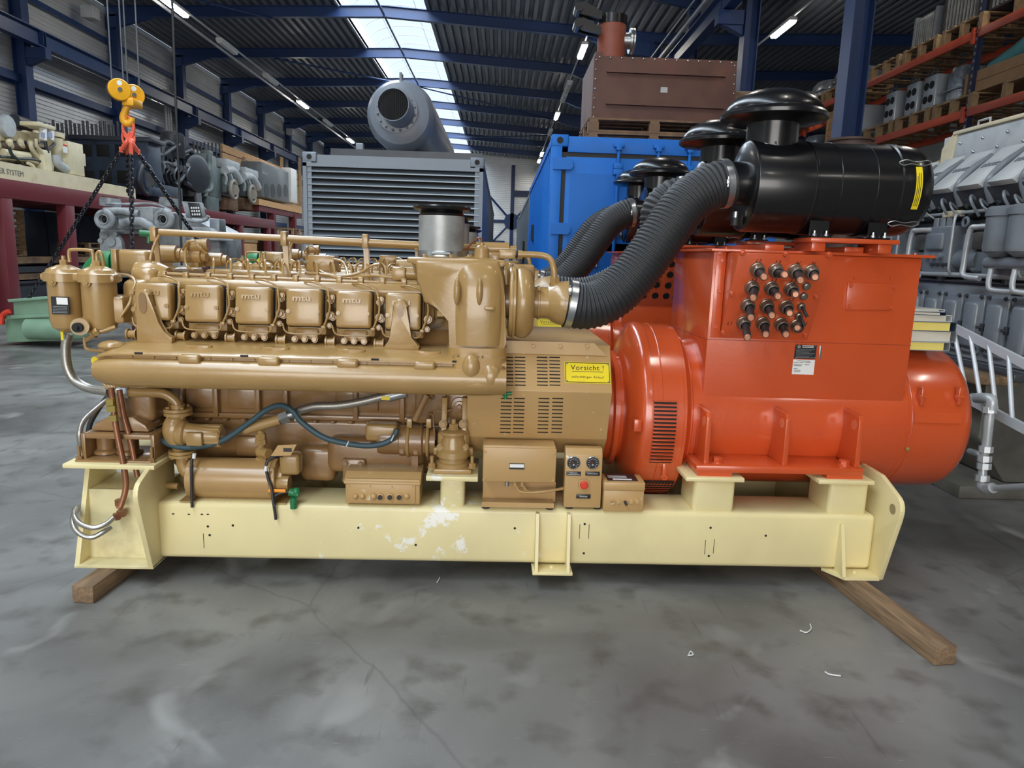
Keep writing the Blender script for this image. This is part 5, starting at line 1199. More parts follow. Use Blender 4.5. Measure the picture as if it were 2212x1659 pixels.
WHV = mat('grimy_silver_engine_paint', (150, 154, 156), .42, var=.2, scale=6, dirt=(88, 92, 96), dthr=.46, dscale=5)
BLKG = mat('dull_block_iron', (92, 96, 97), .45, var=.15)

# ---------------------------------------------------------------- blue container
bcx0, bcx1, bcy, bcz0, bcz1 = .49, 2.93, 7.75, .12, 2.955
bc = thing('shipping_container', 'bright blue shipping container with lock rods and black door gaskets', 'container', (1.7, 10.7, 0))
def container(t, x0, x1, y0, y1, z0, z1, m, nc=22):
    for x in (x0, x1-.11):
        for y in (y0, y1-.12): part('corner_post', MB().box(x, x+.11, y, y+.12, z0+.1, z1-.1, .004), m, t)
    for x, hx in ((x0-.006, 1), (x1-.172, -1)):
        for z in (z0, z1-.118):
            for y in (y0-.006, y1-.172):
                cs = part('corner_casting', MB().box(x, x+.178, y, y+.178, z, z+.122, .012), m, t)
                if y < (y0+y1)/2: part('casting_hole', MB().lathe([(0, 0), (.034, 0), (.034, 1), (0, 1)], (x+.089, y-.001, z+.061), (0, -.002, 0), 16), DARK, cs)
    for x in (x0, x1-.06): part('roof_rail', MB().box(x, x+.06, y0+.1, y1-.1, z1-.09, z1-.015), m, t); part('sill', MB().box(x, x+.05, y0+.1, y1-.1, z0+.02, z0+.17), m, t)
    part('roof', MB().box(x0+.03, x1-.03, y0+.05, y1-.05, z1-.04, z1-.02), m, t)
    n = int((y1-y0-.24)/.278)
    for x, s in ((x0+.045, -1), (x1-.045, 1)):
        pr = []
        for i in range(n):
            y = y0+.12+i*(y1-y0-.24)/n; p = (y1-y0-.24)/n
            pr += [(x, y), (x, y+p*.26), (x+s*.036, y+p*.5), (x+s*.036, y+p*.76)]
        pr.append((x, y1-.12)); k = len(pr)
        part('corrugated_side', MB().add([(a, b, z) for z in (z0+.15, z1-.08) for a, b in pr], [(i, i+1, i+1+k, i+k) for i in range(k-1)]), m, t, ang=20)
    part('end_wall', MB().box(x0+.1, x1-.1, y1-.06, y1-.03, z0+.1, z1-.1), m, t)
container(bc, bcx0, bcx1, bcy, bcy+6.06, bcz0, bcz1, CBLUE)
part('door_header', MB().box(bcx0+.17, bcx1-.17, bcy+.01, bcy+.1, bcz1-.17, bcz1-.01, .004), CBLUE, bc)
part('door_sill', MB().box(bcx0+.17, bcx1-.17, bcy+.01, bcy+.1, bcz0, bcz0+.15, .004), CBLUE, bc)
xm = (HY(1448, 400, bcy).x)
part('gasket', MB().box(bcx0+.11, bcx1-.11, bcy+.03, bcy+.06, bcz0+.14, bcz1-.17), GASK, bc)
for x0, x1 in ((bcx0+.155, xm-.02), (xm+.02, bcx1-.155)):
    dr = part('door', MB().box(x0, x1, bcy+.012, bcy+.05, bcz0+.19, bcz1-.215, .004), CBLUE, bc)
    part('door_rib', MB().box(x0+.1, x1-.1, bcy+.006, bcy+.02, .86, .96).box(x0+.1, x1-.1, bcy+.006, bcy+.02, 1.78, 1.86), CBLUE, dr)
    part('door_panel', MB().box(x0+.05, x1-.05, bcy+.006, bcy+.014, bcz0+.35, bcz1-.38), CBLUE, dr)
for px in (1332, 1417, 1484, 1560):
    x = HY(px, 400, bcy).x
    lr = part('lock_rod', MB().tube([(x, bcy-.03, bcz0+.08), (x, bcy-.03, bcz1-.09)], .018, 12, smooth=False), CBLUE, bc)
    for z in (bcz1-.10, bcz0+.06): part('cam_keeper', MB().box(x-.055, x+.055, bcy-.045, bcy+.01, z-.01, z+.03, .006).box(x-.03, x+.03, bcy-.06, bcy-.01, z-.045, z-.0, .006), CBLUE, lr)
    for z in (bcz1-.30, bcz1-.36, 1.5, .7): part('rod_bracket', MB().box(x-.05, x+.05, bcy-.05, bcy+.012, z-.03, z+.03, .01), CBLUE, lr)
for z in (bcz1-.29, 2.0, 1.2, .5): part('door_hinge', MB().prism([(bcx0+.02, z-.06), (bcx0+.20, z-.06), (bcx0+.23, z-.03), (bcx0+.23, z+.03), (bcx0+.20, z+.06), (bcx0+.02, z+.06)], 'y', bcy-.02, bcy+.02), CBLUE, bc)
part('side_vent', MB().box(bcx0-.02, bcx0+.01, bcy+3.9, bcy+4.3, 1.95, 2.2), GASK, bc)
sg_ = part('safety_sign', MB().pxbox(1268, 545, 1290, 576, bcy-.012, bcy-.008, F=HY), WHITE, bc, 'small red and white safety sign')
part('sign_print', MB().pxbox(1270, 563, 1288, 574, bcy-.014, bcy-.011, F=HY).pxbox(1278, 547, 1288, 556, bcy-.014, bcy-.011, F=HY), REDB, sg_)
# ---------------------------------------------------------------- pallets
pb_t = {}
def pallet(x, y, z, label, m=None, rz=0., L=1.2, W=.8, H_=.145, group='wooden pallets'):
    m = m or PALL; k = (L, W, H_, m.name)
    if k not in pb_t:
        pb_t[k] = (smesh('deck_board', MB().box(-L/2, L/2, -.05, .05, 0, .022), m), smesh('block', MB().box(-.06, .06, -.05, .05, .0, H_-.066), m), smesh('stringer', MB().box(-.05, .05, -W/2, W/2, 0, .022), m))
    tb, bl, st = pb_t[k]
    t = thing('pallet', label, 'pallet', (x, y, z), group=group); t.rotation_euler.z = rz
    for i in range(5): inst('deck_board', tb, t, (x, y-W/2+.05+i*(W-.1)/4, z+H_-.022))
    for a in (-1, 0, 1):
        inst('stringer', st, t, (x+a*(L/2-.06), y, z+H_-.044))
        for b in (-1, 0, 1): inst('block', bl, t, (x+a*(L/2-.06), y+b*(W/2-.05), z+.022))
    for b in (-1, 0, 1): inst('deck_board', tb, t, (x, y+b*(W/2-.05), z))
    return t
# rusty box on stacked pallets on the blue container
rx0, rx1, ry, rz0, rz1 = 1.0, 2.62, 8.45, 3.27, 3.95
pallet(1.68, 8.9, bcz1, 'lower of two pallets under the rusty box on the blue container', PALLD, L=1.5, W=1.0, H_=.15)
pallet(1.68, 8.9, bcz1+.152, 'upper of two pallets under the rusty box on the blue container', PALLD, L=1.5, W=1.0, H_=.15)
rb_ = thing('exhaust_box', 'rusty red oxide steel box with bolted cover on top of the blue container', 'silencer', (1.8, 8.9, 3.26))
part('box_body', MB().box(rx0+.05, rx1-.05, ry+.03, ry+1.3, rz0+.02, rz1-.02), RUST, rb_)
q = [HY(x, y, ry) for x, y in ((1284, 121), (1592, 134), (1586, 270), (1277, 261))]
part('cover_plate', MB().prism([(p.x, p.z) for p in q], 'y', ry, ry+.02), RUST, rb_)
part('box_flange', MB().box(rx0-.02, rx0+.06, ry+.02, ry+1.3, rz0-.005, rz1+.02), RUST, rb_)
for a, c, n in ((0, 1, 13), (3, 2, 10), (0, 3, 7), (1, 2, 7)):
    for i in range(n):
        p = q[a].lerp(q[c], (i+.3)/(n-.4)); cc_ = (q[0]+q[2])/2; p = p+(cc_-p)*.03
        part('cover_bolt', MB().ball((p.x, ry-.004, p.z), .011, n=8, m=6), ZINC, rb_)
for (xa_, ya_), (xb_, yb2) in (((1310, 154), (1566, 165)), ((1308, 223), (1562, 234))):
    p, p2 = HY(xa_, ya_, ry), HY(xb_, yb2, ry)
    part('stiffener', MB().prism([(p.x, p.z), (p2.x, p2.z), (p2.x, p2.z-.015), (p.x, p.z-.015)], 'y', ry-.05, ry), RUST, rb_)
part('name_plate', MB().pxbox(1427, 188, 1442, 200, ry-.006, ry, F=HY), ZINC, rb_)
cx_ = HY(1321, 90, 9.0).x
part('outlet_stack', MB().cyl((cx_, 9.0, rz1-.1), (cx_, 9.0, 4.42), .165, n=32), RUST2, rb_)
part('stack_lid', MB().cyl((cx_, 9.0, 4.40), (cx_, 9.0, 4.50), .172, n=32), BLACK, rb_)
for dz in (0, -.17):
    part('lid_arm', MB().prism([(cx_-.15, 4.42+dz), (cx_-.15, 4.50+dz), (cx_-.36, 4.60+dz), (cx_-.46, 4.56+dz), (cx_-.46, 4.50+dz), (cx_-.36, 4.46+dz)], 'y', 8.82, 8.85).prism([(cx_-.15, 4.42+dz), (cx_-.15, 4.50+dz), (cx_-.36, 4.60+dz), (cx_-.46, 4.56+dz), (cx_-.46, 4.50+dz), (cx_-.36, 4.46+dz)], 'y', 8.96, 8.99).cyl((cx_-.42, 8.78, 4.53+dz), (cx_-.42, 9.02, 4.53+dz), .05, n=16), BLACK, rb_)
part('side_branch', MB().cyl((cx_+.12, 9.0, 4.24), (cx_+.21, 9.0, 4.24), .09, n=20).cyl((cx_+.21, 9.0, 4.24), (cx_+.235, 9.0, 4.24), .14, n=24).cyl((cx_+.245, 9.0, 4.24), (cx_+.265, 9.0, 4.24), .14, n=24), ZINC, rb_)
part('side_pipe', MB().cyl((rx1-.05, 9.1, 3.62), (rx1+.35, 9.1, 3.62), .13, n=20), mat('brown_pipe', (120, 100, 80), .5), rb_)

# ---------------------------------------------------------------- grey container with louvres and its silencer
gx_0, gx_1, gyf = -2.60, -.27, 9.6
gc = thing('louvred_container', 'grey container with a full width louvre front and a silencer on its roof', 'container', (-1.45, 15, 0))
container(gc, gx_0, gx_1, gyf, gyf+12.1, .05, 2.93, CGREY)
part('header_rail', MB().box(gx_0+.17, gx_1-.17, gyf+.02, gyf+.12, 2.78, 2.90), CGREY, gc)
part('louvre_frame', MB().box(gx_0+.0, gx_0+.05, gyf-.02, gyf+.1, .2, 2.80).box(gx_1-.05, gx_1, gyf-.02, gyf+.1, .2, 2.80).box(gx_0, gx_1, gyf-.02, gyf+.08, 2.755, 2.80), CGREY, gc)
part('louvre_back', MB().box(gx_0+.05, gx_1-.05, gyf+.10, gyf+.14, .2, 2.76), DARK, gc)
sla = smesh('louvre_slat', MB().prism([(.070, .034), (.075, .028), (.0, -.026), (-.010, -.026), (-.010, -.012)], 'x', gx_0+.05, gx_1-.05), LOUV)
for i in range(31): inst('louvre_slat', sla, gc, (0, gyf, .27+i*.0815), None)
part('roof_kerb', MB().box(gx_0+.3, gx_1-.02, gyf+.25, gyf+.33, 2.93, 3.02), DKG, gc)
part('roof_lug', MB().box(-2.0, -1.9, gyf+.4, gyf+.5, 2.93, 3.12, .01), CGREY, gc)
sx_, sz_, sy_ = HY(862, 244, 10.15).x, HY(862, 244, 10.15).z, 10.15
sl_ = thing('silencer', 'big grey cylindrical exhaust silencer lying on the louvred container', 'silencer', (sx_, 12, 2.95))
part('silencer_shell', MB().lathe([(0, 0), (.25, 0), (.40, .05), (.455, .14), (.47, .25), (.47, 4.4), (.4, 4.5), (0, 4.5)], (sx_, sy_, sz_), (0, 1, 0), 56), SILV, sl_)
ox = HY(848, 224, 9.75)
part('flange_ring', MB().lathe([(0, 0), (.285, 0), (.285, .03), (0, .03)], (sx_-.03, sy_-.05, sz_+.02), (0, 1, .12), 40), SILV, sl_)
part('outlet_pipe', MB().lathe([(.205, .45), (.21, 0), (.202, 0), (.198, .12), (0, .12)], (ox.x, sy_-.36, ox.z+.0), (.10, 1, -.10), 40), SILV, sl_)
part('outlet_grille', MB().lathe([(0, 0), (.197, 0), (.197, .01), (0, .01)], (ox.x+.006, sy_-.30, ox.z-.006), (.1, 1, -.1), 32), DARK, sl_)
GRILLE = mat('dark_grille', (34, 34, 36), .8, spec=.2)  # near-black matt colour for the bars across the outlet
for i in range(13):
    dx = -.165+i*.0275; hh = math.sqrt(max(0, .188**2-dx*dx))
    part('grille_bar', MB().box(ox.x+dx-.006, ox.x+dx+.006, sy_-.345, sy_-.337, ox.z-hh, ox.z+hh), GRILLE, sl_)
for i in range(16):
    a = 2*PI*i/16+.2; part('flange_bolt', MB().ball((sx_-.03+.255*math.cos(a), sy_-.055, sz_+.02+.255*math.sin(a)), .018, n=8, m=6), SILV, sl_)
for y in (10.6, 13.4): part('saddle', MB().prism([(sx_-.62, 2.95), (sx_-.52, 3.06), (sx_-.3, 3.10), (sx_+.3, 3.10), (sx_+.52, 3.06), (sx_+.62, 2.95)], 'y', y-.12, y+.12), SILV, sl_)
part('top_fin', MB().box(sx_-.015, sx_+.015, sy_+.12, sy_+.3, sz_+.43, sz_+.55), SILV, sl_)
# grey container farther back
g3 = thing('shipping_container', 'dark grey container farther back beside the blue one', 'container', (1.7, 20, 0))
container(g3, .52, 2.95, 14.8, 26.9, .1, 2.97, CGREY2)
part('end_panel', MB().box(.62, 2.85, 14.83, 14.86, .2, 2.85), CGREY2, g3)
part('side_hatch', MB().box(.49, .52, 17.2, 17.6, 1.5, 2.05), GASK, g3)

# ---------------------------------------------------------------- maroon steel tables along the left wall
def sidebox(mb, x0, y0, x1, y1, X0, X1, bev=0.):
    a, b = HX(x0, (y0+y1)/2, X0), HX(x1, (y0+y1)/2, X0); xm_ = (x0+x1)/2
    t_, u_ = HX(xm_, y0, X0).z, HX(xm_, y1, X0).z
    return mb.box(X0, X1, a.y, b.y, u_, t_, bev)
def table(y0, y1, posts, label):
    t = thing('steel_table', label, 'table', (-11.2, (y0+y1)/2, 0))
    for x in (-10.25, -12.6):
        part('top_beam', MB().box(x, x+.25, y0, y1, 2.52, 2.90, .01), MAROON, t)
        for y in posts: part('post', MB().box(x+.01, x+.24, y-.17, y+.17, 0, 2.53, .01), MAROON, t)
    for y in posts: part('cross_beam', MB().box(-12.4, -10.25, y-.12, y+.12, 2.52, 2.86), MAROON, t)
    part('deck_plate', MB().box(-12.35, -10.25, y0, y1, 2.84, 2.90), MAROON, t)
table(11.6, 22.6, (11.9, 14.95, 17.1, 22.3), 'maroon steel table under the cream engine by the left wall')
table(22.8, 32.2, (23.1, 26.2, 28.2, 31.5), 'maroon steel table farther back under the grey engines')
# pallet stacks and timber bundles under the tables
for i in range(7): pallet(-11.3, 16.2, i*.146+1.345, '%s pallet from the bottom of the stack under the near maroon table' % ('lowest', 'second', 'third', 'fourth', 'fifth', 'sixth', 'topmost')[i], PALL, rz=PI/2, group='pallets stacked under the near table')
for i in range(4): pallet(-10.9, 19.2, 1.1+i*.146, '%s pallet of the dim stack behind the second maroon post' % ('lowest', 'second', 'third', 'topmost')[i], PALLD, rz=PI/2, group='pallets stacked behind the second post')
for i, (z, m_, lb) in enumerate(((.95, PALLD, 'lowest plank layer under the near maroon table'), (1.10, DKG, 'dark steel tray with a lifting eye under the near table'), (1.30, PALLD, 'dark plank bundle below the pallet stack'))):
    o = thing('plank_bundle', lb, 'timber', (-10.9, 16.3, z-.1))
    for k in range(3): part('plank', MB().box(-11.4+k*.35, -11.08+k*.35, 14.9, 18.6, z-.1, z+.03), m_, o)
o = thing('storage_bin', 'black bin standing below the planks under the near maroon table', 'bin', (-10.9, 16.2, 0))
part('bin_body', MB().box(-11.4, -10.4, 15.4, 17.0, .0, .8, .03), DKG, o); part('bin_rim', MB().box(-11.44, -10.36, 15.36, 17.04, .76, .82, .01), DKG, o)
o = thing('storage_bin', 'pale crate under the far maroon table', 'crate', (-10.9, 28.5, 0))
part('crate_body', MB().box(-11.6, -10.4, 24, 31.0, .9, 2.1, .01), PLYW, o); part('crate_batten', MB().box(-10.4, -10.36, 24, 31, 1.9, 2.0).box(-10.4, -10.36, 24, 31, 1.0, 1.1), PALL, o)
for k, (y, lb) in enumerate(((13.2, 'added dark cabinet deepening the shade under the near maroon table, left of the first bay'), (19.9, 'added dark cabinet deepening the shade under the near maroon table behind the pale engine'), (21.3, 'added tall dark cabinet deepening the shade between the two maroon tables'), (25.0, 'added dark cabinet deepening the shade under the far maroon table'))):
    t = thing('shade_cabinet', lb, 'cabinet', (-12.1, y, 0))  # cabinets added to darken the open space under the tables
    part('cabinet_body', MB().box(-12.5, -11.95, y-.62, y+.62, 0, 2.45, .01), DKB, t)
    for a in (-1, 1):
        d_ = part('cabinet_door', MB().box(-11.95, -11.93, y+a*.305-.295, y+a*.305+.295, .06, 2.4, .004), DKB, t); part('door_handle', MB().box(-11.93, -11.90, y+a*.06-.012, y+a*.06+.012, 1.1, 1.3), DKG, d_)
# ---------------------------------------------------------------- cream engine on its skid
ce = thing('cream_engine', 'cream painted diesel engine with white filters on a cream skid', 'engine', (-10.8, 16.2, 2.9))
X0 = -10.35
part('skid_beam', MB().box(X0-.02, X0+.12, 12.5, 18.9, 2.90, 3.26).box(X0-1.5, X0-1.36, 12.5, 18.9, 2.9, 3.26), CRM, ce)
part('skid_end', MB().box(X0-.02, X0+.12, 18.92, 20.6, 2.93, 3.20), CRM, ce)
text('lettering', 'ER SYSTEM', .16, mat('faded_lettering', (120, 118, 104), .6), ce, (X0+.125, 15.5, 3.07), Mx.Rotation(PI/2, 3, 'Z') @ Mx.Rotation(PI/2, 3, 'X'), .002)
part('engine_block', sidebox(MB(), -60, 318, 128, 372, X0-.35, X0-1.2, .05), CRM, ce)
part('oil_pan', sidebox(MB(), -60, 352, 60, 384, X0-.5, X0-1.1, .03), DKG, ce)
for i, px in enumerate((-20, 8, 32, 55, 78)):
    h_ = part('rocker_cover', sidebox(MB(), px-11, 286, px+11, 306, X0-.3, X0-.75, .04), CRM, ce)
    part('cover_cap', MB().cyl(HX(px, 288, X0-.5), HX(px, 283, X0-.5), .07, n=12), CRM, h_)
part('exhaust_log', MB().tube([HX(-30, 312, X0-.28), HX(40, 318, X0-.28), HX(92, 325, X0-.28)], .075, 12), mat('rusty_manifold', (82, 62, 50), .6), ce)
for px in (93, 109):
    cn = part('filter_can', MB().cyl(HX(px, 276, X0+.1), HX(px, 303, X0+.1), .075, n=20), WHITE, ce)
    part('can_print', sidebox(MB(), px-4, 286, px+4, 297, X0+.18, X0+.174), mat('grey_blue_print', (150, 158, 190), .5) if 'grey_blue_print' not in MATS else MATS['grey_blue_print'], cn)
part('filter_head', sidebox(MB(), 84, 272, 116, 282, X0, X0-.25, .02), CRM, ce)
part('riser_pipe', MB().tube([HX(124, 300, X0-.15), HX(125, 330, X0-.15), HX(127, 345, X0-.15)], .12, 14).cyl(HX(124, 288, X0-.15), HX(124, 298, X0-.15), .15, n=16), CRM, ce)
part('elbow_hose', MB().tube([HX(120, 335, X0-.05), HX(122, 350, X0-.05), HX(132, 360, X0-.05), HX(142, 366, X0-.05)], .11, 14), WHE, ce)
cb2 = part('cabinet', sidebox(MB(), 137, 316, 151, 375, X0-.02, X0-.6, .01), CRM, ce)
part('cabinet_door', sidebox(MB(), 150, 309, 181, 378, X0+.06, X0-.5, .01), CRM, ce)
part('door_vent', sidebox(MB(), 178, 332, 185, 358, X0+.04, X0-.3, .005), CRM, ce)
part('warning_label', sidebox(MB(), 136, 312, 146, 330, X0+.075, X0+.07), WHITE, ce)
part('label_stripe', sidebox(MB(), 136.5, 312.5, 145.5, 316, X0+.08, X0+.074), REDB, ce)
part('support_leg', sidebox(MB(), 95, 325, 113, 386, X0, X0-.25, .02), CRM, ce)
for px in (-8, 20, 44, 66): part('exhaust_port', MB().tube([HX(px, 303, X0-.3), HX(px, 309, X0-.2), HX(px+3, 316, X0-.26)], .07, 10), CRM, ce)
for px in (-2, 30, 60): part('block_rib', sidebox(MB(), px-2, 320, px+2, 352, X0-.3, X0-.4, .01), CRM, ce)
part('oil_cooler', MB().cyl(HX(5, 330, X0-.2), HX(60, 338, X0-.2), .09, n=16), CRM, ce)
part('starter', MB().lathe([(0, 0), (.1, 0), (.11, .05), (.11, .5), (.07, .55), (0, .55)], HX(30, 362, X0-.25), (0, 1, 0), 18), DKG, ce)
part('filter_bracket', sidebox(MB(), 82, 268, 120, 277, X0+.2, X0-.2, .02), CRM, ce)
for k in range(9): part('pan_bolt', MB().cyl(HX(-10+k*9, 352, X0-.34), HX(-10+k*9, 352, X0-.29), .025, n=8), DKG, ce)
part('water_manifold', MB().tube([HX(-20, 293, X0-.85), HX(60, 296, X0-.85), HX(110, 300, X0-.85)], .09, 12), CRM, ce)
part('side_cover', sidebox(MB(), 44, 338, 70, 362, X0-.3, X0-.42, .03), CRM, ce)
for w_ in ([(78, 300), (80, 316), (92, 330), (98, 348)], [(98, 305), (100, 318), (104, 330)], [(20, 318), (26, 334), (40, 345)], [(60, 352), (72, 360), (78, 374)]):
    part('hose', MB().tube([HX(a, b, X0-.02) for a, b in w_], .035, 8), (DKG if w_[0][0] in (20, 98) else CRM), ce)
part('bell_housing', MB().lathe([(0, 0), (.33, 0), (.35, .1), (.33, .5), (.2, .55), (0, .55)], HX(55, 352, X0-.4), (0, 1, 0), 24), CRM, ce)
part('fan_drum', MB().lathe([(0, 0), (.22, 0), (.24, .05), (.22, .12), (0, .12)], HX(8, 272, X0-.3), (1, 0, 0), 24), WHE, ce)
part('turbo_guard', sidebox(MB(), 10, 256, 30, 282, X0-.35, X0-.5, .01), CRM, ce)
for w_ in ([(66, 305), (68, 320), (78, 335), (86, 345)], [(40, 355), (44, 372), (60, 380), (78, 386)], [(0, 340), (30, 342), (52, 344), (80, 350)], [(88, 325), (88, 350), (86, 362)], [(75, 372), (82, 376), (92, 376)]):
    part('pipe', MB().tube([HX(a, b, X0-.12) for a, b in w_], .05, 10), CRM, ce)
for w_ in ([(0, 338), (40, 342), (70, 344), (92, 350)], [(85, 322), (105, 320), (118, 310)], [(30, 265), (60, 275), (90, 290), (128, 300)]):
    part('cable', MB().tube([HX(a, b, X0-.08) for a, b in w_], .03 if w_[0][0] != 30 else .10, 8), DKG, ce) if w_[0][0] != 30 else part('exhaust_duct', MB().tube([HX(a, b-4, X0-1.1) for a, b in w_], .16, 10), DKG, ce)
# dark blue block with cylinder studs
db = thing('engine_block', 'dark blue engine block with rows of upright studs behind the cream engine', 'engine block', (-11.3, 20.6, 2.9))
X1 = 21.9
part('block_body', MB().pxbox(150, 300, 322, 405, X1, X1+.8, .03, F=HY), DKB, db)
part('top_deck', MB().pxbox(146, 293, 326, 303, X1-.06, X1+.86, .02, F=HY), DKG, db)
for px in (184, 222, 262): part('crank_window', MB().pxbox(px-14, 312, px+14, 338, X1-.012, X1+.05, .01, F=HY), DARK, db)
for px in (190, 228, 266): part('crank_window', MB().pxbox(px-13, 368, px+13, 396, X1-.012, X1+.05, .01, F=HY), DARK, db)
part('foot_rail', MB().pxbox(146, 400, 326, 420, X1-.1, X1+.9, .02, F=HY), DKB, db)
for i in range(22):
    px = 62+i*9.2; yy = X1+.15+(.5 if i % 2 else 0); p = HY(px, 296, yy); q = HY(px, 258+(i % 4 in (0, 3))*7+i*.2, yy)
    part('stud', MB().cyl((p.x, yy, p.z), (p.x, yy, q.z), .038, n=8), DKG, db)
part('deck_extension', MB().pxbox(58, 293, 150, 302, X1+.1, X1+.8, .02, F=HY), DKG, db)
# dark generator end with big bearing ring and the dark engine
de = thing('dark_engine', 'black diesel engine with round end cover beside the hanging chains', 'engine', (-10.8, 23, 2.9))
X2 = -10.5
part('bearing_plate', MB().prism([(HX(a, b, X2).y, HX(a, b, X2).z) for a, b in ((305, 420), (298, 385), (300, 350), (312, 335), (325, 345), (334, 420))], 'x', X2, X2-.3, .02), DKB, de)
part('bearing_ring', MB().torus(HX(316, 388, X2+.02), (1, 0, 0), .42, .08, 28, 10).cyl(HX(316, 388, X2-.02), HX(316, 388, X2+.03), .22, n=24), DKG, de)
part('engine_block', sidebox(MB(), 335, 320, 425, 420, X2-.3, X2-1.3, .05), DKG, de)
part('flywheel_cover', MB().lathe([(0, 0), (.62, 0), (.62, .2), (.5, .26), (0, .26)], HX(417, 375, X2-.1), (1, -.3, 0), 32), DKG, de)
part('base_box', sidebox(MB(), 342, 402, 395, 440, X2, X2-1.2, .02), DKB, de)
for i, px in enumerate((350, 368, 386)): part('cylinder_head', sidebox(MB(), px-8, 322, px+8, 345, X2-.2, X2-.7, .04), DKG, de)
part('air_receiver', MB().lathe([(0, 0), (.33, 0), (.38, .1), (.38, .7), (.3, .8), (0, .8)], HX(375, 342, X2-.35)-V((0, 0, 0)), (0, 0, 1), 20), DKG, de)
for w_ in ([(330, 332), (350, 334), (368, 322), (385, 312)], [(350, 375), (348, 340), (352, 312), (360, 306), (372, 312)], [(340, 340), (345, 352), (358, 352), (372, 358)], [(395, 330), (410, 325), (416, 340), (408, 360)], [(400, 395), (412, 402), (425, 402)], [(378, 400), (395, 380), (398, 360)]):
    part('pipe', MB().tube([HX(a, b, X2-.05) for a, b in w_], .085, 10), DKG, de)
for k2 in range(7):
    px = 352+k2*9; part('fitting', MB().cyl(HX(px, 352+(k2*7) % 19, X2-.22), HX(px, 352+(k2*7) % 19, X2+.02), .07, n=10), (DKG, GENG)[k2 % 3 == 0], de)
    part('pipe', MB().tube([HX(px, 345, X2-.2), HX(px+4, 358+(k2 % 3)*6, X2-.0), HX(px-3, 378, X2-.05), HX(px+2, 398, X2-.2)], .035, 8), (GENG, DKG, DKG)[k2 % 3], de)
part('fuel_tank', sidebox(MB(), 320, 368, 348, 405, X2-.35, X2-.9, .03), WHE, de)
part('drain_pipe', MB().tube([HX(426, 362, X2), HX(427, 420, X2), HX(431, 445, X2), HX(440, 455, X2)], .12, 12), GENG, de)
# grey green engine
ge = thing('grey_green_engine', 'grey green marine engine standing left of two pale flywheels', 'engine', (-10.8, 25.7, 2.9))
part('engine_block', sidebox(MB(), 418, 355, 478, 430, X2-.1, X2-1.2, .06), GRN, ge)
for px in (425, 440, 455): part('cylinder_head', sidebox(MB(), px-6, 338, px+6, 356, X2-.15, X2-.7, .05), GRN, ge)
part('rocker_tower', sidebox(MB(), 448, 335, 470, 425, X2, X2-.5, .06), GRN, ge)
part('valve_stack', sidebox(MB(), 452, 325, 461, 340, X2-.1, X2-.4, .05), GRN, ge)
part('sump', sidebox(MB(), 448, 425, 474, 460, X2, X2-1., .03), GRN, ge)
for w_ in ([(436, 385), (442, 384), (443, 405), (443, 425)], [(452, 335), (451, 360), (448, 370)], [(430, 410), (450, 412), (456, 400), (456, 380)]):
    part('pipe', MB().tube([HX(a, b, X2+.05) for a, b in w_], .1, 10), GRN, ge)
for i in range(8): p = HX(420+i*8, 355, X2-.8); part('stud', MB().cyl(p, p+V((0, 0, .8)), .03, n=6), DKG, ge)
# two pale engines with flywheels
for k, (px, dy, lb) in enumerate(((505, 0, 'nearer of two pale grey engines with a flywheel on the far table'), (545, 14, 'farther of two pale grey engines, beside the wrapped block'))):
    t = thing('pale_engine', lb, 'engine', (-10.8, HX(px, 440, X2).y, 2.9))
    part('engine_block', sidebox(MB(), px-24, 372+dy*.6, px+4, 425+dy*.4, X2-.2, X2-1.1, .08), WHE, t)
    part('oil_tank', sidebox(MB(), px-14, 347+dy*1.3, px+14, 366+dy*1.2, X2, X2-.5, .05), WHE, t)
    part('flywheel', MB().torus(HX(px, 410+dy*.7, X2+.3), (1, 0, 0), .33, .07, 32, 10).cyl(HX(px, 410+dy*.7, X2-.1), HX(px, 410+dy*.7, X2+.33), .2, n=24), mat('rusty_flywheel', (150, 142, 130), .5) if 'rusty_flywheel' not in MATS else MATS['rusty_flywheel'], t)
    part('gear_case', sidebox(MB(), px-14, 378+dy*.8, px+4, 420+dy*.5, X2+.05, X2-.3, .12), GRN, t)
    for k2 in range(4): part('pipe', MB().tube([HX(px-22+k2*6, 372+dy, X2+.02), HX(px-16+k2*6, 384+dy, X2+.08), HX(px-18+k2*6, 398+dy, X2+.02)], .05, 8), (WHE, GRN)[k2 % 2], t)
    part('intake_pipe', MB().tube([HX(px-20, 368+dy, X2), HX(px-4, 368+dy, X2), HX(px+6, 380+dy, X2), HX(px+12, 392+dy, X2)], .16, 12), WHE, t)
    part('bearer', sidebox(MB(), px-16, 430, px+10, 455, X2, X2-1.2, .02), PALLD, t)
# wooden crate and wrapped block on a timber deck
wc = thing('timber_crate', 'open timber crate wall behind the film wrapped engine block', 'crate', (-11.5, 33, 2.9))
for i in range(6): part('board', sidebox(MB(), 482, 345+i*16, 652, 359+i*16, -11.6, -11.7), PLYW, wc)
for px in (530, 610, 648): part('batten', sidebox(MB(), px-2, 340, px+3, 440, -11.55, -11.6), PALL, wc)
wb = thing('wrapped_block', 'grey engine block wrapped in clear film on a timber deck', 'engine block', (-10.8, 33, 3.4))
part('block_body', sidebox(MB(), 566, 362, 630, 432, -10.5, -11.4, .05), BLKG, wb)
for i in range(4): p = HX(575+i*14, 412, -10.5); part('bore', MB().cyl(p+V((.0, 0, 0)), p+V((.02, 0, 0)), .3, n=20), DARK, wb)
part('film', sidebox(MB(), 563, 358, 636, 435, -10.4, -11.5, .1), PFILM, wb)
part('film_fold', sidebox(MB(), 630, 365, 642, 438, -10.35, -10.9, .05), WHITE, wb)
td = thing('timber_deck', 'timber deck on red steel legs at the far end of the tables', 'platform', (-10.8, 33, 0))
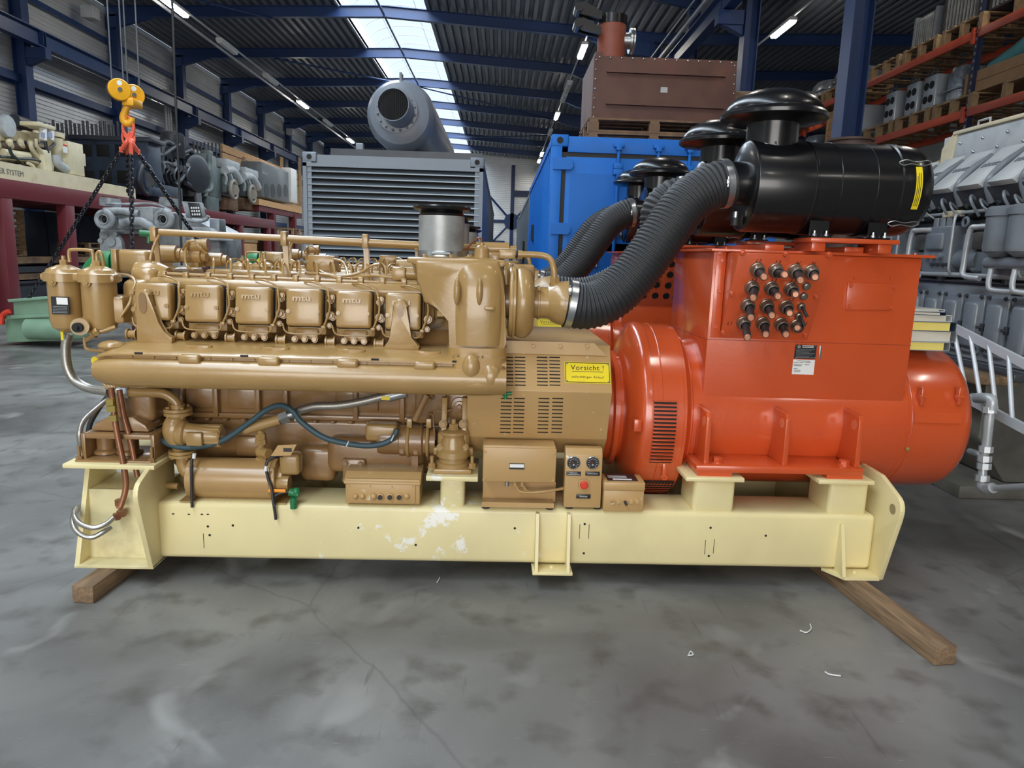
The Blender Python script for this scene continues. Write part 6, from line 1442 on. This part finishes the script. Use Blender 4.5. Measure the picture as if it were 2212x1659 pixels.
part('deck_beam', sidebox(MB(), 560, 440, 652, 452, -10.2, -11.8), PLYW, td)
part('red_bearer', sidebox(MB(), 560, 453, 652, 464, -10.25, -10.5), MAROON, td)
for px in (635, 590): 
    p = HX(px, 500, -10.3); part('leg', MB().box(-10.5, -10.2, p.y-.15, p.y+.15, 0, p.z+.8), MAROON, td)
pallet(HX(620, 500, -10.3).x, HX(620, 500, -10.3).y, HX(623, 508, -10.28).z+.01, 'pale pallet below the timber deck at the end of the maroon tables', PALL, L=1.2, W=2.0, H_=.3)
o = thing('cable_crate', 'brown wooden box under the timber deck', 'crate', (-10.8, 33, 0)); part('box_body', sidebox(MB(), 595, 512, 652, 545, -10.3, -11.5, .02), PALLD, o); part('box_lid', sidebox(MB(), 594, 508, 653, 512, -10.28, -11.52), PLYW, o)

# ---------------------------------------------------------------- pale V engine with two turbochargers
YE = 12.2
def P(px, py, dy=0.): return HY(px, py, YE+dy)
pe = thing('turbo_engine', 'pale silver V engine with two round turbochargers behind the chains', 'engine', (P(330, 560).x, YE+.6, 0))
part('engine_body', MB().pxpoly([(215, 470), (330, 452), (400, 462), (475, 500), (478, 560), (440, 600), (240, 600), (212, 520)], YE+.25, YE+1.3, .06, F=HY), WHV, pe)
part('intercooler', MB().pxpoly([(250, 448), (330, 446), (332, 490), (300, 496), (252, 494)], YE-.05, YE+.4, .03, F=HY), WHV, pe)
for px, py in ((226, 474), (353, 474)):
    c = P(px, py, -.15)
    part('turbo_volute', MB().tube([c+V((.125*math.cos(a), 0, .125*math.sin(a))) for a in [R_(90+10*i) for i in range(36)]], lambda t: .035+.03*t, 14, smooth=False), WHV, pe)
    part('turbo_inlet', MB().lathe([(.10, .08), (.085, 0), (.07, 0), (.066, .07), (0, .07)], c+V((0, -.06, 0)), (0, 1, 0), 24), WHV, pe)
    part('compressor_wheel', MB().lathe([(0, 0), (.02, 0), (.05, .03), (.066, .05), (0, .05)], c+V((0, -.03, 0)), (0, 1, 0), 12), DARK, pe)
part('charge_pipe', MB().tube([P(226, 456, -.12), P(262, 456, -.12), P(300, 462, -.1)], .06, 14), WHV, pe)
part('charge_pipe', MB().tube([P(262, 482, -.12), P(300, 478, -.12), P(322, 488, -.12), P(345, 500, -.14)], .075, 14), WHV, pe)
part('oil_line', MB().tube([P(228, 440, -.1), P(270, 441, -.1), P(332, 441, -.1), P(372, 456, -.1)], .02, 10), WHV, pe)
for px in (238, 366): part('turbo_outlet', MB().cyl(P(px, 446, .1), P(px, 432, .1), .16, n=22).cyl(P(px, 432, .1), P(px, 428, .1), .15, n=22), WHV, pe); part('rust_flange', MB().cyl(P(px, 429, .1), P(px, 425, .1), .12, n=22), RUST, pe)
part('gear_case', MB().pxpoly([(212, 500), (245, 496), (262, 520), (270, 570), (230, 580), (214, 540)], YE, YE+.5, .04, F=HY), WHV, pe)
for px, py, r in ((225, 508, .055), (238, 522, .08), (216, 520, .04), (248, 505, .035)): part('gear_boss', MB().lathe([(0, 0), (r, 0), (r, .05), (0, .05)], P(px, py, -.04), (0, 1, 0), 18), WHV, pe)
part('control_unit', MB().pxpoly([(392, 435), (430, 437), (438, 472), (402, 470)], YE-.05, YE+.12, .01, F=HY), WHV, pe)
part('unit_panel', MB().pxpoly([(405, 437), (430, 439), (437, 470), (412, 468)], YE-.065, YE-.05, .004, F=HY), PLATE, pe)
for i in range(3):
    for j in range(4): part('panel_key', MB().pxbox(412+j*5+i*1.2, 447+i*7, 415+j*5+i*1.2, 451+i*7, YE-.072, YE-.064, F=HY), WHITE, pe)
part('head_cover', MB().pxpoly([(395, 488), (452, 492), (468, 505), (478, 520), (400, 518)], YE-.1, YE+.5, .02, F=HY), WHV, pe)
part('header_tank', MB().pxbox(452, 472, 474, 504, YE+.1, YE+.4, .02, F=HY), GENG, pe)
part('water_rail', MB().tube([P(405, 476, -.1), P(430, 478, -.1), P(445, 474, -.1), P(450, 466, -.1)], .03, 10), WHV, pe)
part('stand', MB().pxpoly([(262, 505), (330, 505), (345, 560), (250, 560)], YE+.1, YE+.9, .02, F=HY), mat('brown_stand', (70, 34, 34), .6), pe)
part('stand_leg', MB().box(P(262, 560).x, P(300, 560).x, YE+.2, YE+.8, 0, 1.5).box(P(400, 560).x, P(440, 560).x, YE+.2, YE+.8, 0, 1.5), MATS['brown_stand'], pe)
# ---------------------------------------------------------------- mint green steel piece on the floor
mg = thing('mint_frame', 'mint green welded steel tube frame lying on the floor at left', 'steel frame', (-8.0, 12, 0))
YM = 11.6
part('flange_box', MB().pxpoly([(28, 650), (112, 645), (115, 690), (30, 688)], YM, YM+.7, .01, F=HY), MINT, mg)
part('top_flange', MB().pxpoly([(15, 647), (116, 641), (117, 645), (18, 653)], YM-.08, YM+.8, .004, F=HY), MINT, mg)
part('lower_box', MB().pxpoly([(10, 685), (150, 682), (150, 735), (14, 740)], YM+.08, YM+.8, .01, F=HY), MINT, mg)
part('mid_flange', MB().pxpoly([(5, 683), (118, 678), (118, 684), (8, 690)], YM-.05, YM+.85, .004, F=HY), MINT, mg)
part('tube', MB().cyl(HY(62, 710, YM), HY(190, 712, YM), .17, n=28), MINT, mg)
part('hose_coil', MB().tube([HY(2, 700, YM-.1), HY(6, 680, YM-.1), HY(20, 672, YM-.1)], .04, 8), REDB, mg)

# ---------------------------------------------------------------- hoist block and chain sling
HK = 10.6
hb = thing('hoist_block', 'yellow crane hook block with two sheaves hanging on steel ropes', 'crane hook', HY(278, 270, HK))
for px, py, dy in ((257, 194, -.12), (288, 206, .2)):
    c = HY(px, py, HK+dy)
    sh = part('sheave', MB().lathe([(0, -.04), (.135, -.04), (.145, -.03), (.145, .03), (.135, .04), (0, .04)], c, V((.9, -1, 0)).normalized(), 36), YELH, hb)
    part('sheave_groove', MB().lathe([(.145, -.03), (.148, -.03), (.148, .03), (.145, .03)], c+V((-.02, .02, 0)), V((.9, -1, 0)).normalized(), 36), DKG, sh)
    part('sheave_pin', MB().cyl(c, c+V((.9, -1, 0)).normalized()*.05, .03, n=14), ZINC, sh)
    part('sheave_label', MB().cyl(c+V((.9, -1, 0)).normalized()*.039+V((0, 0, .085)), c+V((.9, -1, 0)).normalized()*.0415+V((0, 0, .085)), .035, n=14), WHITE, sh)
part('block_yoke', MB().pxbox(262, 210, 288, 228, HK-.08, HK+.2, .02, F=HY), YELH, hb)
part('hook_shank', MB().cyl(HY(275, 226, HK), HY(274, 236, HK), .045, n=14), YELH, hb)
part('hook', MB().tube([HY(274, 232, HK), HY(270, 242, HK), HY(267, 254, HK), HY(270, 264, HK), HY(278, 267, HK), HY(284, 261, HK), HY(284, 254, HK)], lambda t: .056-.03*abs(t-.4), 12), YELH, hb)
for x0_, x1_, dy in ((233, 242, -.1), (258, 267, 0), (273, 276, .1), (293, 301, .2)):
    part('rope', MB().tube([HY(x1_, 185, HK+dy), V((HY(x1_, 185, HK+dy).x+.02, HK+dy, 7.6))], .011, 8, smooth=False), ROPE, hb)
cs_ = thing('chain_sling', 'four leg dark chain sling with red fittings hanging from the yellow hook', 'chain', HY(277, 280, HK))
ml = [HY(277, 276, HK)+V((.075*math.cos(a), 0, .15*math.sin(a))) for a in [2*PI*i/20 for i in range(20)]]
part('master_link', MB().tube(ml, .022, 10, smooth=False, closed=True), SLING, cs_)
for px, py in ((270, 300), (281, 300), (285, 303)):
    c = HY(px, py, HK); part('ring_link', MB().tube([c+V((.035*math.cos(a), .02*math.sin(a)*(1 if px > 275 else -1), .09*math.sin(a))) for a in [2*PI*i/16 for i in range(16)]], .016, 8, smooth=False, closed=True), SLING, cs_)
def leg(p0, p1, nm='chain_leg', L=.082, r=.0125):
    p0, p1 = V(p0), V(p1); d = (p1-p0).normalized(); n = int((p1-p0).length/(L*.78)); x, y, _ = frame(d); mb = MB()
    for i in range(n):
        c = p0+d*(i*L*.78); s = x if i % 2 else y; R2 = L*.30
        pts = [c+d*(L*.5*(1 if math.sin(a) > 0 else -1)*.55+R2*.9*math.sin(a))+s*(R2*math.cos(a)) for a in [2*PI*k/12 for k in range(12)]]
        mb.tube(pts, r, 6, smooth=False, closed=True)
    return part(nm, mb, CHAIN, cs_)
legs = [(HY(263, 325, HK), HY(60, 648, 11.7)), (HY(277, 330, HK+.15), HY(278, 425, HK+1.0)), (HY(284, 330, HK-.1), HY(285, 560, HK-.2)), (HY(298, 330, HK), HY(445, 545, HK+1.2))]
for a, c in legs:
    leg(a, c); d = (c-a).normalized()
    part('grab_hook', MB().tube([HY(277, 300, HK), a-d*.16, a-d*.05, a+d*.02], lambda t: .022+.014*math.sin(PI*t), 10), SLING, cs_)
    part('clevis', MB().box(a.x-.03, a.x+.03, a.y-.02, a.y+.02, a.z-.03, a.z+.05, .008), SLING, cs_)
pc_ = solo('pendant_cable', MB().tube([HY(372, 0, 10.2), HY(378, 180, 10.2), HY(388, 420, 10.2), HY(392, 560, 10.2), HY(393, 640, 10.2)], .017, 8), RUB, 'single dark control cable hanging in front of the black engine', 'cable', HY(392, 560, 10.2))

# ---------------------------------------------------------------- big grey engine at the right
be = thing('grey_engine', 'large grey diesel engine with pitched cylinder covers at the right edge', 'engine', (4.5, 6, 0))
XE = 3.75
YA, YB = 4.9, 9.2
part('bed_plate', MB().box(XE-.25, XE+1.6, 5.1, 8.6, 0, .10, .01), SUMP, be)
part('sump', MB().prism([(XE+.15, .1), (XE-.1, .45), (XE-.1, .95), (XE+1.6, .95), (XE+1.6, .1)], 'y', 5.2, YB, .03), SUMP, be)
part('crankcase', MB().box(XE, XE+1.5, YA, YB, .95, 1.62, .02), GENG, be)
part('rail_step', MB().box(XE-.12, XE+.1, YA, YB, .93, .99, .01), GENGD, be)
for i in range(15):
    y = 4.93+i*.27
    if y > 8: break
    d_o = part('inspection_door', MB().box(XE-.03, XE+.02, y, y+.225, 1.05, 1.52, .03, 3), GENG, be)
    part('door_bulge', MB().box(XE-.062, XE, y+.035, y+.19, 1.10, 1.46, .03, 3), GENG, d_o)
    part('door_clamp', MB().box(XE-.05, XE-.02, y+.215, y+.25, 1.24, 1.30, .006).cyl((XE-.05, y+.232, 1.27), (XE-.075, y+.232, 1.27), .012, n=8), GENGD, d_o)
    for zz in (1.50, 1.10):
        for yy in (.02, .2): bolt(d_o, (XE-.03, y+yy, zz), (-1, 0, 0), .014, GENGD)
    if i == 0: part('data_plate', MB().box(XE-.058, XE-.054, y+.07, y+.16, 1.26, 1.34), PLATE, d_o)
part('upper_case', MB().box(XE+.12, XE+1.4, YA, YB, 1.62, 2.2, .02), GENGD, be)  # darker colour stands in for the shade in the gaps between pumps
part('fuel_gallery', MB().box(XE+.05, XE+.3, YA, YB, 1.85, 2.0, .02), GENG, be)
for k, y in enumerate((5.05, 5.85, 6.65)):
    ip = part('injection_pump', MB().box(XE-.06, XE+.16, y+.10, y+.46, 1.66, 2.06, .02, 3), GENG, be)
    part('pump_cover', MB().box(XE-.09, XE+.0, y+.16, y+.40, 1.86, 2.0, .02, 3), GENG, ip)
    for j in range(3):
        part('plunger', MB().cyl((XE-.02, y+.18+j*.09, 2.05), (XE-.02, y+.18+j*.09, 2.13), .032, n=12), CRM if 0 else GENG, ip)
        part('rack_nut', MB().cyl((XE-.06, y+.18+j*.09, 1.81), (XE-.10, y+.18+j*.09, 1.81), .025, n=12), GENG, ip)
    part('cam_box', MB().box(XE+.0, XE+.14, y+.48, y+.70, 1.68, 1.86, .03, 3), GENG, be)
    part('shaft_tube', MB().cyl((XE+.06, y+.62, 1.78), (XE+.06, y+.9, 1.78), .085, n=20), GENG, be)
    part('return_pipe', MB().tube([(XE-.03, y+.36, 2.03), (XE-.1, y+.50, 2.03), (XE-.12, y+.56, 2.0), (XE-.12, y+.58, 1.75), (XE-.12, y+.56, 1.66), (XE-.10, y+.40, 1.64)], .022, 12), GPIPE, be)
part('lube_rail', MB().tube([(XE-.05, YA, 1.66), (XE-.05, YB, 1.66)], .02, 10, smooth=False), GPIPE, be)
part('linkage_rod', MB().tube([(XE-.02, YA, 2.16), (XE-.02, YB, 2.16)], .014, 8, smooth=False), GPIPE, be)
# row of pitched cylinder covers on the bank
for i in range(10):
    y = 4.85+i*.375
    hd = part('cylinder_cover', MB().prism([(XE-.10, 2.36), (XE-.04, 2.32), (XE+.30, 2.62), (XE+.24, 2.68)], 'y', y+.03, y+.31, .008), WHE, be)
    part('cover_side', MB().prism([(XE-.06, 2.335), (XE+.24, 2.62), (XE+.4, 2.56), (XE+.2, 2.2)], 'y', y+.0, y+.37, .01), GENG, be)
    part('cylinder_head', MB().prism([(XE-.06, 2.33), (XE+.1, 2.12), (XE+.5, 2.2), (XE+.3, 2.6)], 'y', y+.01, y+.365, .01), GENGD, be)
    if i < 8: text('lettering', 'DEUTZ', .06, GENG, hd, (XE+.068, y+.17, 2.523), Mx(((0, .728, -.685), (-1, 0, 0), (0, .685, .728))), .002)
    for dz in (0, .07): bolt(be, (XE+.02+dz*.4, y+.08, 2.22-dz), (-1, 0, -.6), .024, GENGD); bolt(be, (XE+.02+dz*.4, y+.29, 2.22-dz), (-1, 0, -.6), .024, GENGD)
    part('injection_pipe', MB().tube([(XE+.0, y+.18, 2.26), (XE-.06, y+.15, 2.28), (XE-.08, y+.10, 2.22), (XE-.02, y+.08, 2.12)], .012, 8), GENG, be)
cw_ = part('air_duct', MB().box(XE+.26, XE+1.2, YA, 6.75, 2.58, 2.88, .01), WHE, be)
part('duct_top', MB().box(XE+.24, XE+1.2, YA, 6.6, 2.88, 2.91, .004), CRM, be)
part('duct_chamfer', MB().prism([(6.75, 2.58), (6.75, 2.78), (6.6, 2.9), (6.55, 2.9), (6.6, 2.58)], 'x', XE+.25, XE+.3), CRM, be)
for y in (5.1, 5.4, 5.7, 6.0, 6.3): 
    for z in (2.7, 2.8): part('duct_stud', MB().ball((XE+.255, y+(z-2.7)*2, z), .014, n=8, m=6), ZINC, cw_)
part('duct_handle', MB().tube([(XE+.3, 6.35, 2.9), (XE+.3, 6.35, 2.96), (XE+.3, 6.2, 2.96), (XE+.3, 6.2, 2.9)], .01, 8, smooth=False), GPIPE, be)
for y in (5.22, 4.98):
    part('oil_filter', MB().lathe([(0, 0), (.06, 0), (.12, .04), (.125, .06), (.125, .29), (.135, .29), (.135, .34), (.11, .36), (0, .37)], (XE-.12, y, 1.80), (0, 0, 1), 28), GENG, be)
part('filter_base', MB().cyl((XE-.12, 5.35, 1.76), (XE-.12, 4.9, 1.76), .045, n=16), GENG, be)
for y in (5.3, 5.05): part('filter_pipe', MB().tube([(XE-.12, y, 1.74), (XE-.14, y-.02, 1.60), (XE-.12, y-.06, 1.56), (XE-.08, y-.3, 1.56)], .02, 10), GPIPE, be)
part('plank_step', MB().box(XE-.35, XE-.05, 4.95, 5.5, .90, .96, .006), WOOD, be)
part('case_joint', MB().box(XE-.004, XE+.02, YA, YB, 1.585, 1.605).box(XE-.004, XE+.02, YA, YB, 1.0, 1.012), GENGD, be)
for k, y in enumerate((4.95, 5.75, 6.55)):
    for j in range(3): part('delivery_valve', MB().box(XE-.05, XE+.01, y+.15+j*.075, y+.215+j*.075, 2.13, 2.18, .006), CRM, be)
    part('port_ring', MB().torus((XE-.03, y+.07, 2.08), (1, 0, 0), .035, .012, 18, 8), GENG, be)
    part('side_box', MB().box(XE-.02, XE+.14, y+.60, y+.78, 1.86, 2.0, .015), SUMP, be)
    part('cross_pipe', MB().tube([(XE+.02, y+.46, 1.96), (XE+.02, y+.72, 1.96)], .03, 12, smooth=False), GENG, be)
    part('cross_pipe', MB().tube([(XE+.02, y+.46, 1.89), (XE+.02, y+.72, 1.89)], .018, 10, smooth=False), GENG, be)
    for j in range(4): part('cap_screw', MB().cyl((XE-.06, y+.17+j*.07, 1.74), (XE-.085, y+.17+j*.07, 1.74), .016, n=8), GENGD, be)
    part('fuel_line', MB().tube([(XE-.04, y+.14, 2.14), (XE-.10, y+.10, 2.12), (XE-.11, y+.09, 1.95), (XE-.10, y+.10, 1.72), (XE-.06, y+.12, 1.66)], .011, 8), GPIPE, be)
    part('bracket', MB().box(XE-.04, XE+.02, y+.3, y+.34, 1.60, 1.68, .004), GENGD, be)
for i in range(9):
    y = 4.95+i*.375
    part('fuel_line', MB().tube([(XE-.0, y+.30, 2.20), (XE-.09, y+.26, 2.24), (XE-.10, y+.20, 2.18), (XE-.04, y+.17, 2.13)], .009, 8), GENG, be)
    part('head_clamp', MB().prism([(XE+.02, 2.20), (XE-.02, 2.27), (XE+.03, 2.30), (XE+.08, 2.22)], 'y', y+.12, y+.2, .006), GENGD, be)
    part('throat', MB().tube([(XE+.22, y+.285, 2.62), (XE+.06, y+.285, 2.50), (XE-.03, y+.285, 2.36), (XE+.02, y+.285, 2.22)], .03, 10), GENG, be)
part('name_strip', MB().box(XE-.006, XE, 5.10, 5.22, 1.53, 1.56).box(XE-.006, XE, 5.0, 5.05, 1.53, 1.56), INK, be)
# aluminium ladder leaning along it
ld = thing('ladder', 'aluminium ladder lying on its side against the grey engine', 'ladder', (3.45, 4.8, .7))
A0, A1 = HX(2050, 702, 3.38), HX(2230, 794, 3.38); B0, B1 = HX(2085, 858, 3.30), HX(2230, 935, 3.30)
def bar(p, q, h, w_): 
    d = (q-p).normalized(); u = V((0, 0, 1)); s = d.cross(u).normalized(); u = s.cross(d)
    vs = [c+s*a*w_+u*b*h for c in (p, q) for a, b in ((-1, -1), (1, -1), (1, 1), (-1, 1))]
    return MB().add(vs, [(0, 1, 2, 3), (7, 6, 5, 4), (0, 4, 5, 1), (1, 5, 6, 2), (2, 6, 7, 3), (3, 7, 4, 0)])
part('side_rail', bar(A0, A1, .03, .013), ALU, ld); part('side_rail', bar(B0, B1, .03, .013), ALU, ld)
for k in range(5):
    u = .06+k*.23; part('rung', MB().tube([A0.lerp(A1, u), B0.lerp(B1, u-.02)], .015, 10, smooth=False), ALU, ld)
# galvanised pipe stand
gpz = thing('pipe_assembly', 'galvanised threaded pipework with elbows standing below the ladder', 'pipework', HX(2120, 1050, 3.2))
xp = 3.2
def D(px, py, dx=0.): return HX(px, py, xp+dx)
part('riser', MB().tube([D(2140, 870), D(2131, 960), D(2124, 985)], .029, 14, smooth=False), GPIPE, gpz)
part('riser', MB().tube([D(2124, 985), D(2121, 1050)], .027, 14, smooth=False), GPIPE, gpz)
for px, py in ((2138, 885), (2130, 970), (2127, 990), (2126, 1006), (2122, 1032)): part('coupling', MB().cyl(D(px, py-6), D(px-1, py+7), .043, n=8), GPIPE, gpz)
part('elbow', MB().tube([D(2110, 860, .02), D(2130, 860), D(2142, 865), D(2140, 885)], .034, 14), GPIPE, gpz)
part('elbow', MB().tube([D(2122, 1040), D(2121, 1050), D(2130, 1056), D(2145, 1054)], .034, 14), GPIPE, gpz)
part('branch', MB().tube([D(2095, 975, .15), D(2112, 980), D(2126, 985)], .022, 12), GPIPE, gpz)
part('branch', MB().tube([D(2100, 855, .2), D(2118, 858, .05)], .02, 12, smooth=False), GPIPE, gpz)
part('low_run', MB().tube([D(2140, 1055), D(2230, 1050)], .02, 12, smooth=False), GPIPE, gpz)

# ---------------------------------------------------------------- pallet racking on the right
XK = 8.0; LV = (2.95, 4.46, 5.75)
rk = thing('pallet_rack', 'orange and blue pallet racking along the right side of the hall', 'rack', (8.6, 16, 0))
UY = [7.7+4.75*i-.45+.95 for i in range(5)]
for x in (XK+.02, XK+1.1):
    for y in UY: 
        up = part('upright', MB().box(x, x+.09, y-.05, y+.05, 0, 6.4), RACKB, rk)
        if x < 8.5:
            for k in range(26): part('slot', MB().box(x-.002, x+.001, y-.018, y-.006, 3.3+k*.12, 3.35+k*.12).box(x-.002, x+.001, y+.006, y+.018, 3.3+k*.12, 3.35+k*.12), GREYP, up)
    for z in LV:
        for a, c in zip(UY, UY[1:]): part('beam', MB().box(x-.03, x+.03, a+.05, c-.05, z-.14, z, .006), RACKO, rk); part('beam_end', MB().box(x-.045, x+.0, a+.03, a+.1, z-.22, z+.04), RACKO, rk)
for z in LV:
    for k in range(34): part('deck_bar', MB().box(XK, XK+1.1, 8.3+k*.52, 8.36+k*.52, z-.03, z), PALLD, rk)
HEADM = mat('machined_head', (176, 182, 186), .35, metal=.3, var=.1); BOXD = mat('dark_box', (58, 56, 52), .6); CARD = mat('cardboard', (172, 134, 96), .7)
def rpal(y, z, lb): pallet(XK+.55, y, z, lb, PALL, L=1.1, W=1.15, H_=.26, group='pallets on the orange racking')
for z, nm, ys in ((LV[1], 'lower', (8.9, 10.2, 11.5, 13.4, 14.7, 16.0, 17.9, 19.2, 20.5)), (LV[2], 'upper', (8.9, 10.2, 11.5, 13.4, 14.7, 16.0, 18.2, 19.5, 20.8, 22.8, 24.1))):
    for i, y in enumerate(ys): rpal(y, z, '%s pallet from the near end on the %s visible rack level' % (('first', 'second', 'third', 'fourth', 'fifth', 'sixth', 'seventh', 'eighth', 'ninth', 'tenth', 'eleventh')[i], nm))
def cargo(nm, y, z, m, lb, cat, w, h, xw=.9, kind=0):
    t = thing(nm, lb, cat, (XK+.55, y, z))
    if kind == 0:       # boarded box
        n = max(2, int(h/.14))
        for k in range(n): part('board', MB().box(XK+.08, XK+.08+xw, y-w/2, y+w/2, z+k*h/n+.006, z+(k+1)*h/n-.002), m, t)
        for s in (-1, 1): part('batten', MB().box(XK+.06, XK+.08, y+s*(w/2-.06)-.04, y+s*(w/2-.06)+.04, z, z+h), m, t)
    elif kind == 1:     # finned cooler block
        part('block_body', MB().box(XK+.12, XK+.12+xw, y-w/2, y+w/2, z, z+h, .01), m, t)
        for k in range(10): part('fin', MB().box(XK+.09, XK+.13, y-w/2+w*(k+.3)/10, y-w/2+w*(k+.6)/10, z+.03, z+h-.03), STEEL, t)
        for s in (-1, 1): part('end_flange', MB().box(XK+.08, XK+.12+xw, y+s*w/2-.03, y+s*w/2+.03, z, z+h+.03), m, t)
    elif kind == 2:     # cylinder head on its side, four bores showing
        part('head_body', MB().box(XK+.10, XK+.1+xw, y-w/2, y+w/2, z, z+h, .03), m, t)
        for a in (-1, 1):
            for b in (-1, 1): part('valve_seat', MB().cyl((XK+.088, y+a*w*.21, z+h/2+b*h*.2), (XK+.105, y+a*w*.21, z+h/2+b*h*.2), w*.17, n=16), DARK, t)
        for a in (-1, 1): part('lifting_ring', MB().torus((XK+.14, y+a*w*.22, z+h+.05), (1, 0, 0), .055, .014, 16, 6), DKG, t)
    elif kind == 3:     # film wrapped parts
        rr = random.Random(int(y*10)); pts = []
        n = 14
        rings = [[(XK+.1+xw*.5+xw*.5*s*sq(a, .45)[0]*(.93+.07*rr.random()), y+w*.5*s*sq(a, .45)[1]*(.93+.07*rr.random()), zz-.04*rr.random()) for a in [2*PI*i/n for i in range(n)]] for s, zz in ((1, z+.02), (1.02, z+h*.4), (1.0, z+h*.75), (.9, z+h))]
        part('wrapped_load', MB().loft(rings), m, t); part('film_band', MB().box(XK+.06, XK+.10+xw, y-w*.46, y+w*.46, z+h*.3, z+h*.36, .01), m, t)
pz_ = LV[1]+.26; pq_ = LV[2]+.26
cargo('wooden_box', 12.2, pz_, CARD, 'long pale wooden box on the lower rack level beside the wrapped package', 'box', 2.0, .36)
cargo('wrapped_package', 13.65, pz_, WRAP, 'clear wrapped package beside the long wooden box on the rack', 'package', .5, .62, kind=3)
for y, lb in ((14.35, 'cylinder head with four round bores, nearest on the rack'), (14.95, 'cylinder head second from the near end of its row'), (15.75, 'cylinder head just right of the blue column'), (17.15, 'cylinder head just left of the blue column')): cargo('cylinder_head', y, pz_, HEADM, lb, 'cylinder head', .42, .62, kind=2)
cargo('plywood_case', 18.3, pz_, PLYW, 'plywood case on the rack left of the blue column', 'case', .8, .75)
cargo('wrapped_package', 19.9, pz_, WRAP, 'grey wrapped package left of the plywood case', 'package', .9, .4, kind=3)
cargo('cooler_core', 14.75, pq_, GENG, 'silver grey cooler core on the upper rack level by the column', 'cooler', .7, .55, kind=1)
cargo('cooler_core', 13.6, pq_, BOXD, 'dark finned cooler core in the middle of the upper rack level', 'cooler', 1.0, .8, kind=1)
cargo('cooler_core', 12.3, pq_, BOXD, 'dark finned cooler core at the top right of the rack', 'cooler', 1.0, .9, kind=1)
cargo('wooden_box', 10.9, pq_, PALL, 'pale wooden box at the top right corner of the picture', 'box', 1.1, .5)
for y, lb in ((18.3, 'nearest silver wrapped bundle on the upper rack level'), (19.6, 'middle silver wrapped bundle on the upper rack level'), (21.0, 'farther silver wrapped bundle on the upper rack level'), (23.0, 'farthest silver wrapped bundle on the upper rack level')): cargo('wrapped_bundle', y, pq_, WRAP, lb, 'package', 1.0, .42, kind=3)
cargo('valve_body', 10.4, pz_, HEADM, 'pale casting stacked on wood at the right end of the rack', 'casting', .5, .7, kind=2)
cy_ = thing('teal_pump', 'teal pump with a hose lying behind the long wooden box', 'pump', (8.5, 12.3, pz_+.36))
part('pump_body', MB().tube([(8.4, 13.0, pz_+.45), (8.4, 12.4, pz_+.55), (8.4, 11.8, pz_+.7)], lambda t: .1+.06*t, 14), mat('teal_paint', (92, 156, 156), .5), cy_); part('pump_flange', MB().cyl((8.4, 11.8, pz_+.7), (8.4, 11.7, pz_+.73), .2, n=20), MATS['teal_paint'], cy_)
for y, lb in ((12.0, 'black plastic crate above the grey engine, right of the upright'), (12.75, 'black plastic crate above the grey engine, beside the rack upright')):
    t = thing('plastic_crate', lb, 'crate', (8.4, y, 3.5))
    z = 3.75
    part('crate_shell', MB().box(8.1, 8.6, y-.33, y+.33, z-.0, z+.34, .01), mat('black_plastic', (24, 24, 26), .5) if 'black_plastic' not in MATS else MATS['black_plastic'], t)
    part('crate_rim', MB().box(8.07, 8.63, y-.36, y+.36, z+.31, z+.37, .01), MATS['black_plastic'], t)
    for k in range(6): part('grille', MB().box(8.095, 8.1, y-.2+k*.07, y-.17+k*.07, z+.14, z+.25), GREYP, t)
    pallet(8.5, y, z-.8, 'pallet under the %s black crate on the rack' % ('right hand' if y < 12.5 else 'left hand'), PALLD, W=.7, H_=.79)
o = thing('plywood_sheet', 'plywood offcut standing behind the grey engine left of its air duct', 'board', (6.8, 9, 0)); part('sheet', MB().pxpoly([(1975, 372), (2038, 342), (2036, 366), (1985, 378)], 9.4, 9.43, F=HY), PLYW, o); part('batten', MB().pxpoly([(1975, 372), (2038, 342), (2038, 346), (1976, 376)], 9.37, 9.4, F=HY), PALL, o)
# small brown flanged ring seen above the near air cleaner
fr_ = HY(1838, 302, 6.6)
o = thing('flange_stack', 'rust brown flanged ring showing above the nearest air cleaner', 'flange', fr_); part('flange_ring', MB().lathe([(.12, 0), (.215, 0), (.215, .02), (.18, .025), (.18, .045), (.2, .05), (.2, .07), (.16, .075), (.12, .075), (.12, 0)], fr_-V((0, 0, .07)), (0, 0, 1), 32), mat('brown_rust', (70, 50, 42), .6), o); part('flange_pipe', MB().lathe([(.12, 0), (.125, 1), (.11, 1), (.11, 0)], V((fr_.x, fr_.y, 0)), (0, 0, fr_.z-.02), 24), MATS['brown_rust'], o)

# scraps of white tape on the floor
SCR = mat('white_tape_scrap', (214, 214, 210), .6)
for pts, lb in ((((1728, 1362), (1742, 1366), (1752, 1358), (1750, 1348)), 'curled white tape scrap on the floor near the long timber'), (((1782, 1451), (1790, 1456), (1800, 1458), (1816, 1460)), 'lowest white tape scrap on the floor at right'), (((1488, 1413), (1492, 1407), (1497, 1414), (1486, 1416)), 'small white tape scrap left of the curled one'), (((944, 1258), (948, 1252), (950, 1247)), 'tiny white scrap on the floor below the cream beam')):
    q = [HZ(a, b, .006) for a, b in pts]
    solo('tape_scrap', MB().tube(q, .003, 6), SCR, lb, 'scrap', q[0]-V((0, 0, .006)))
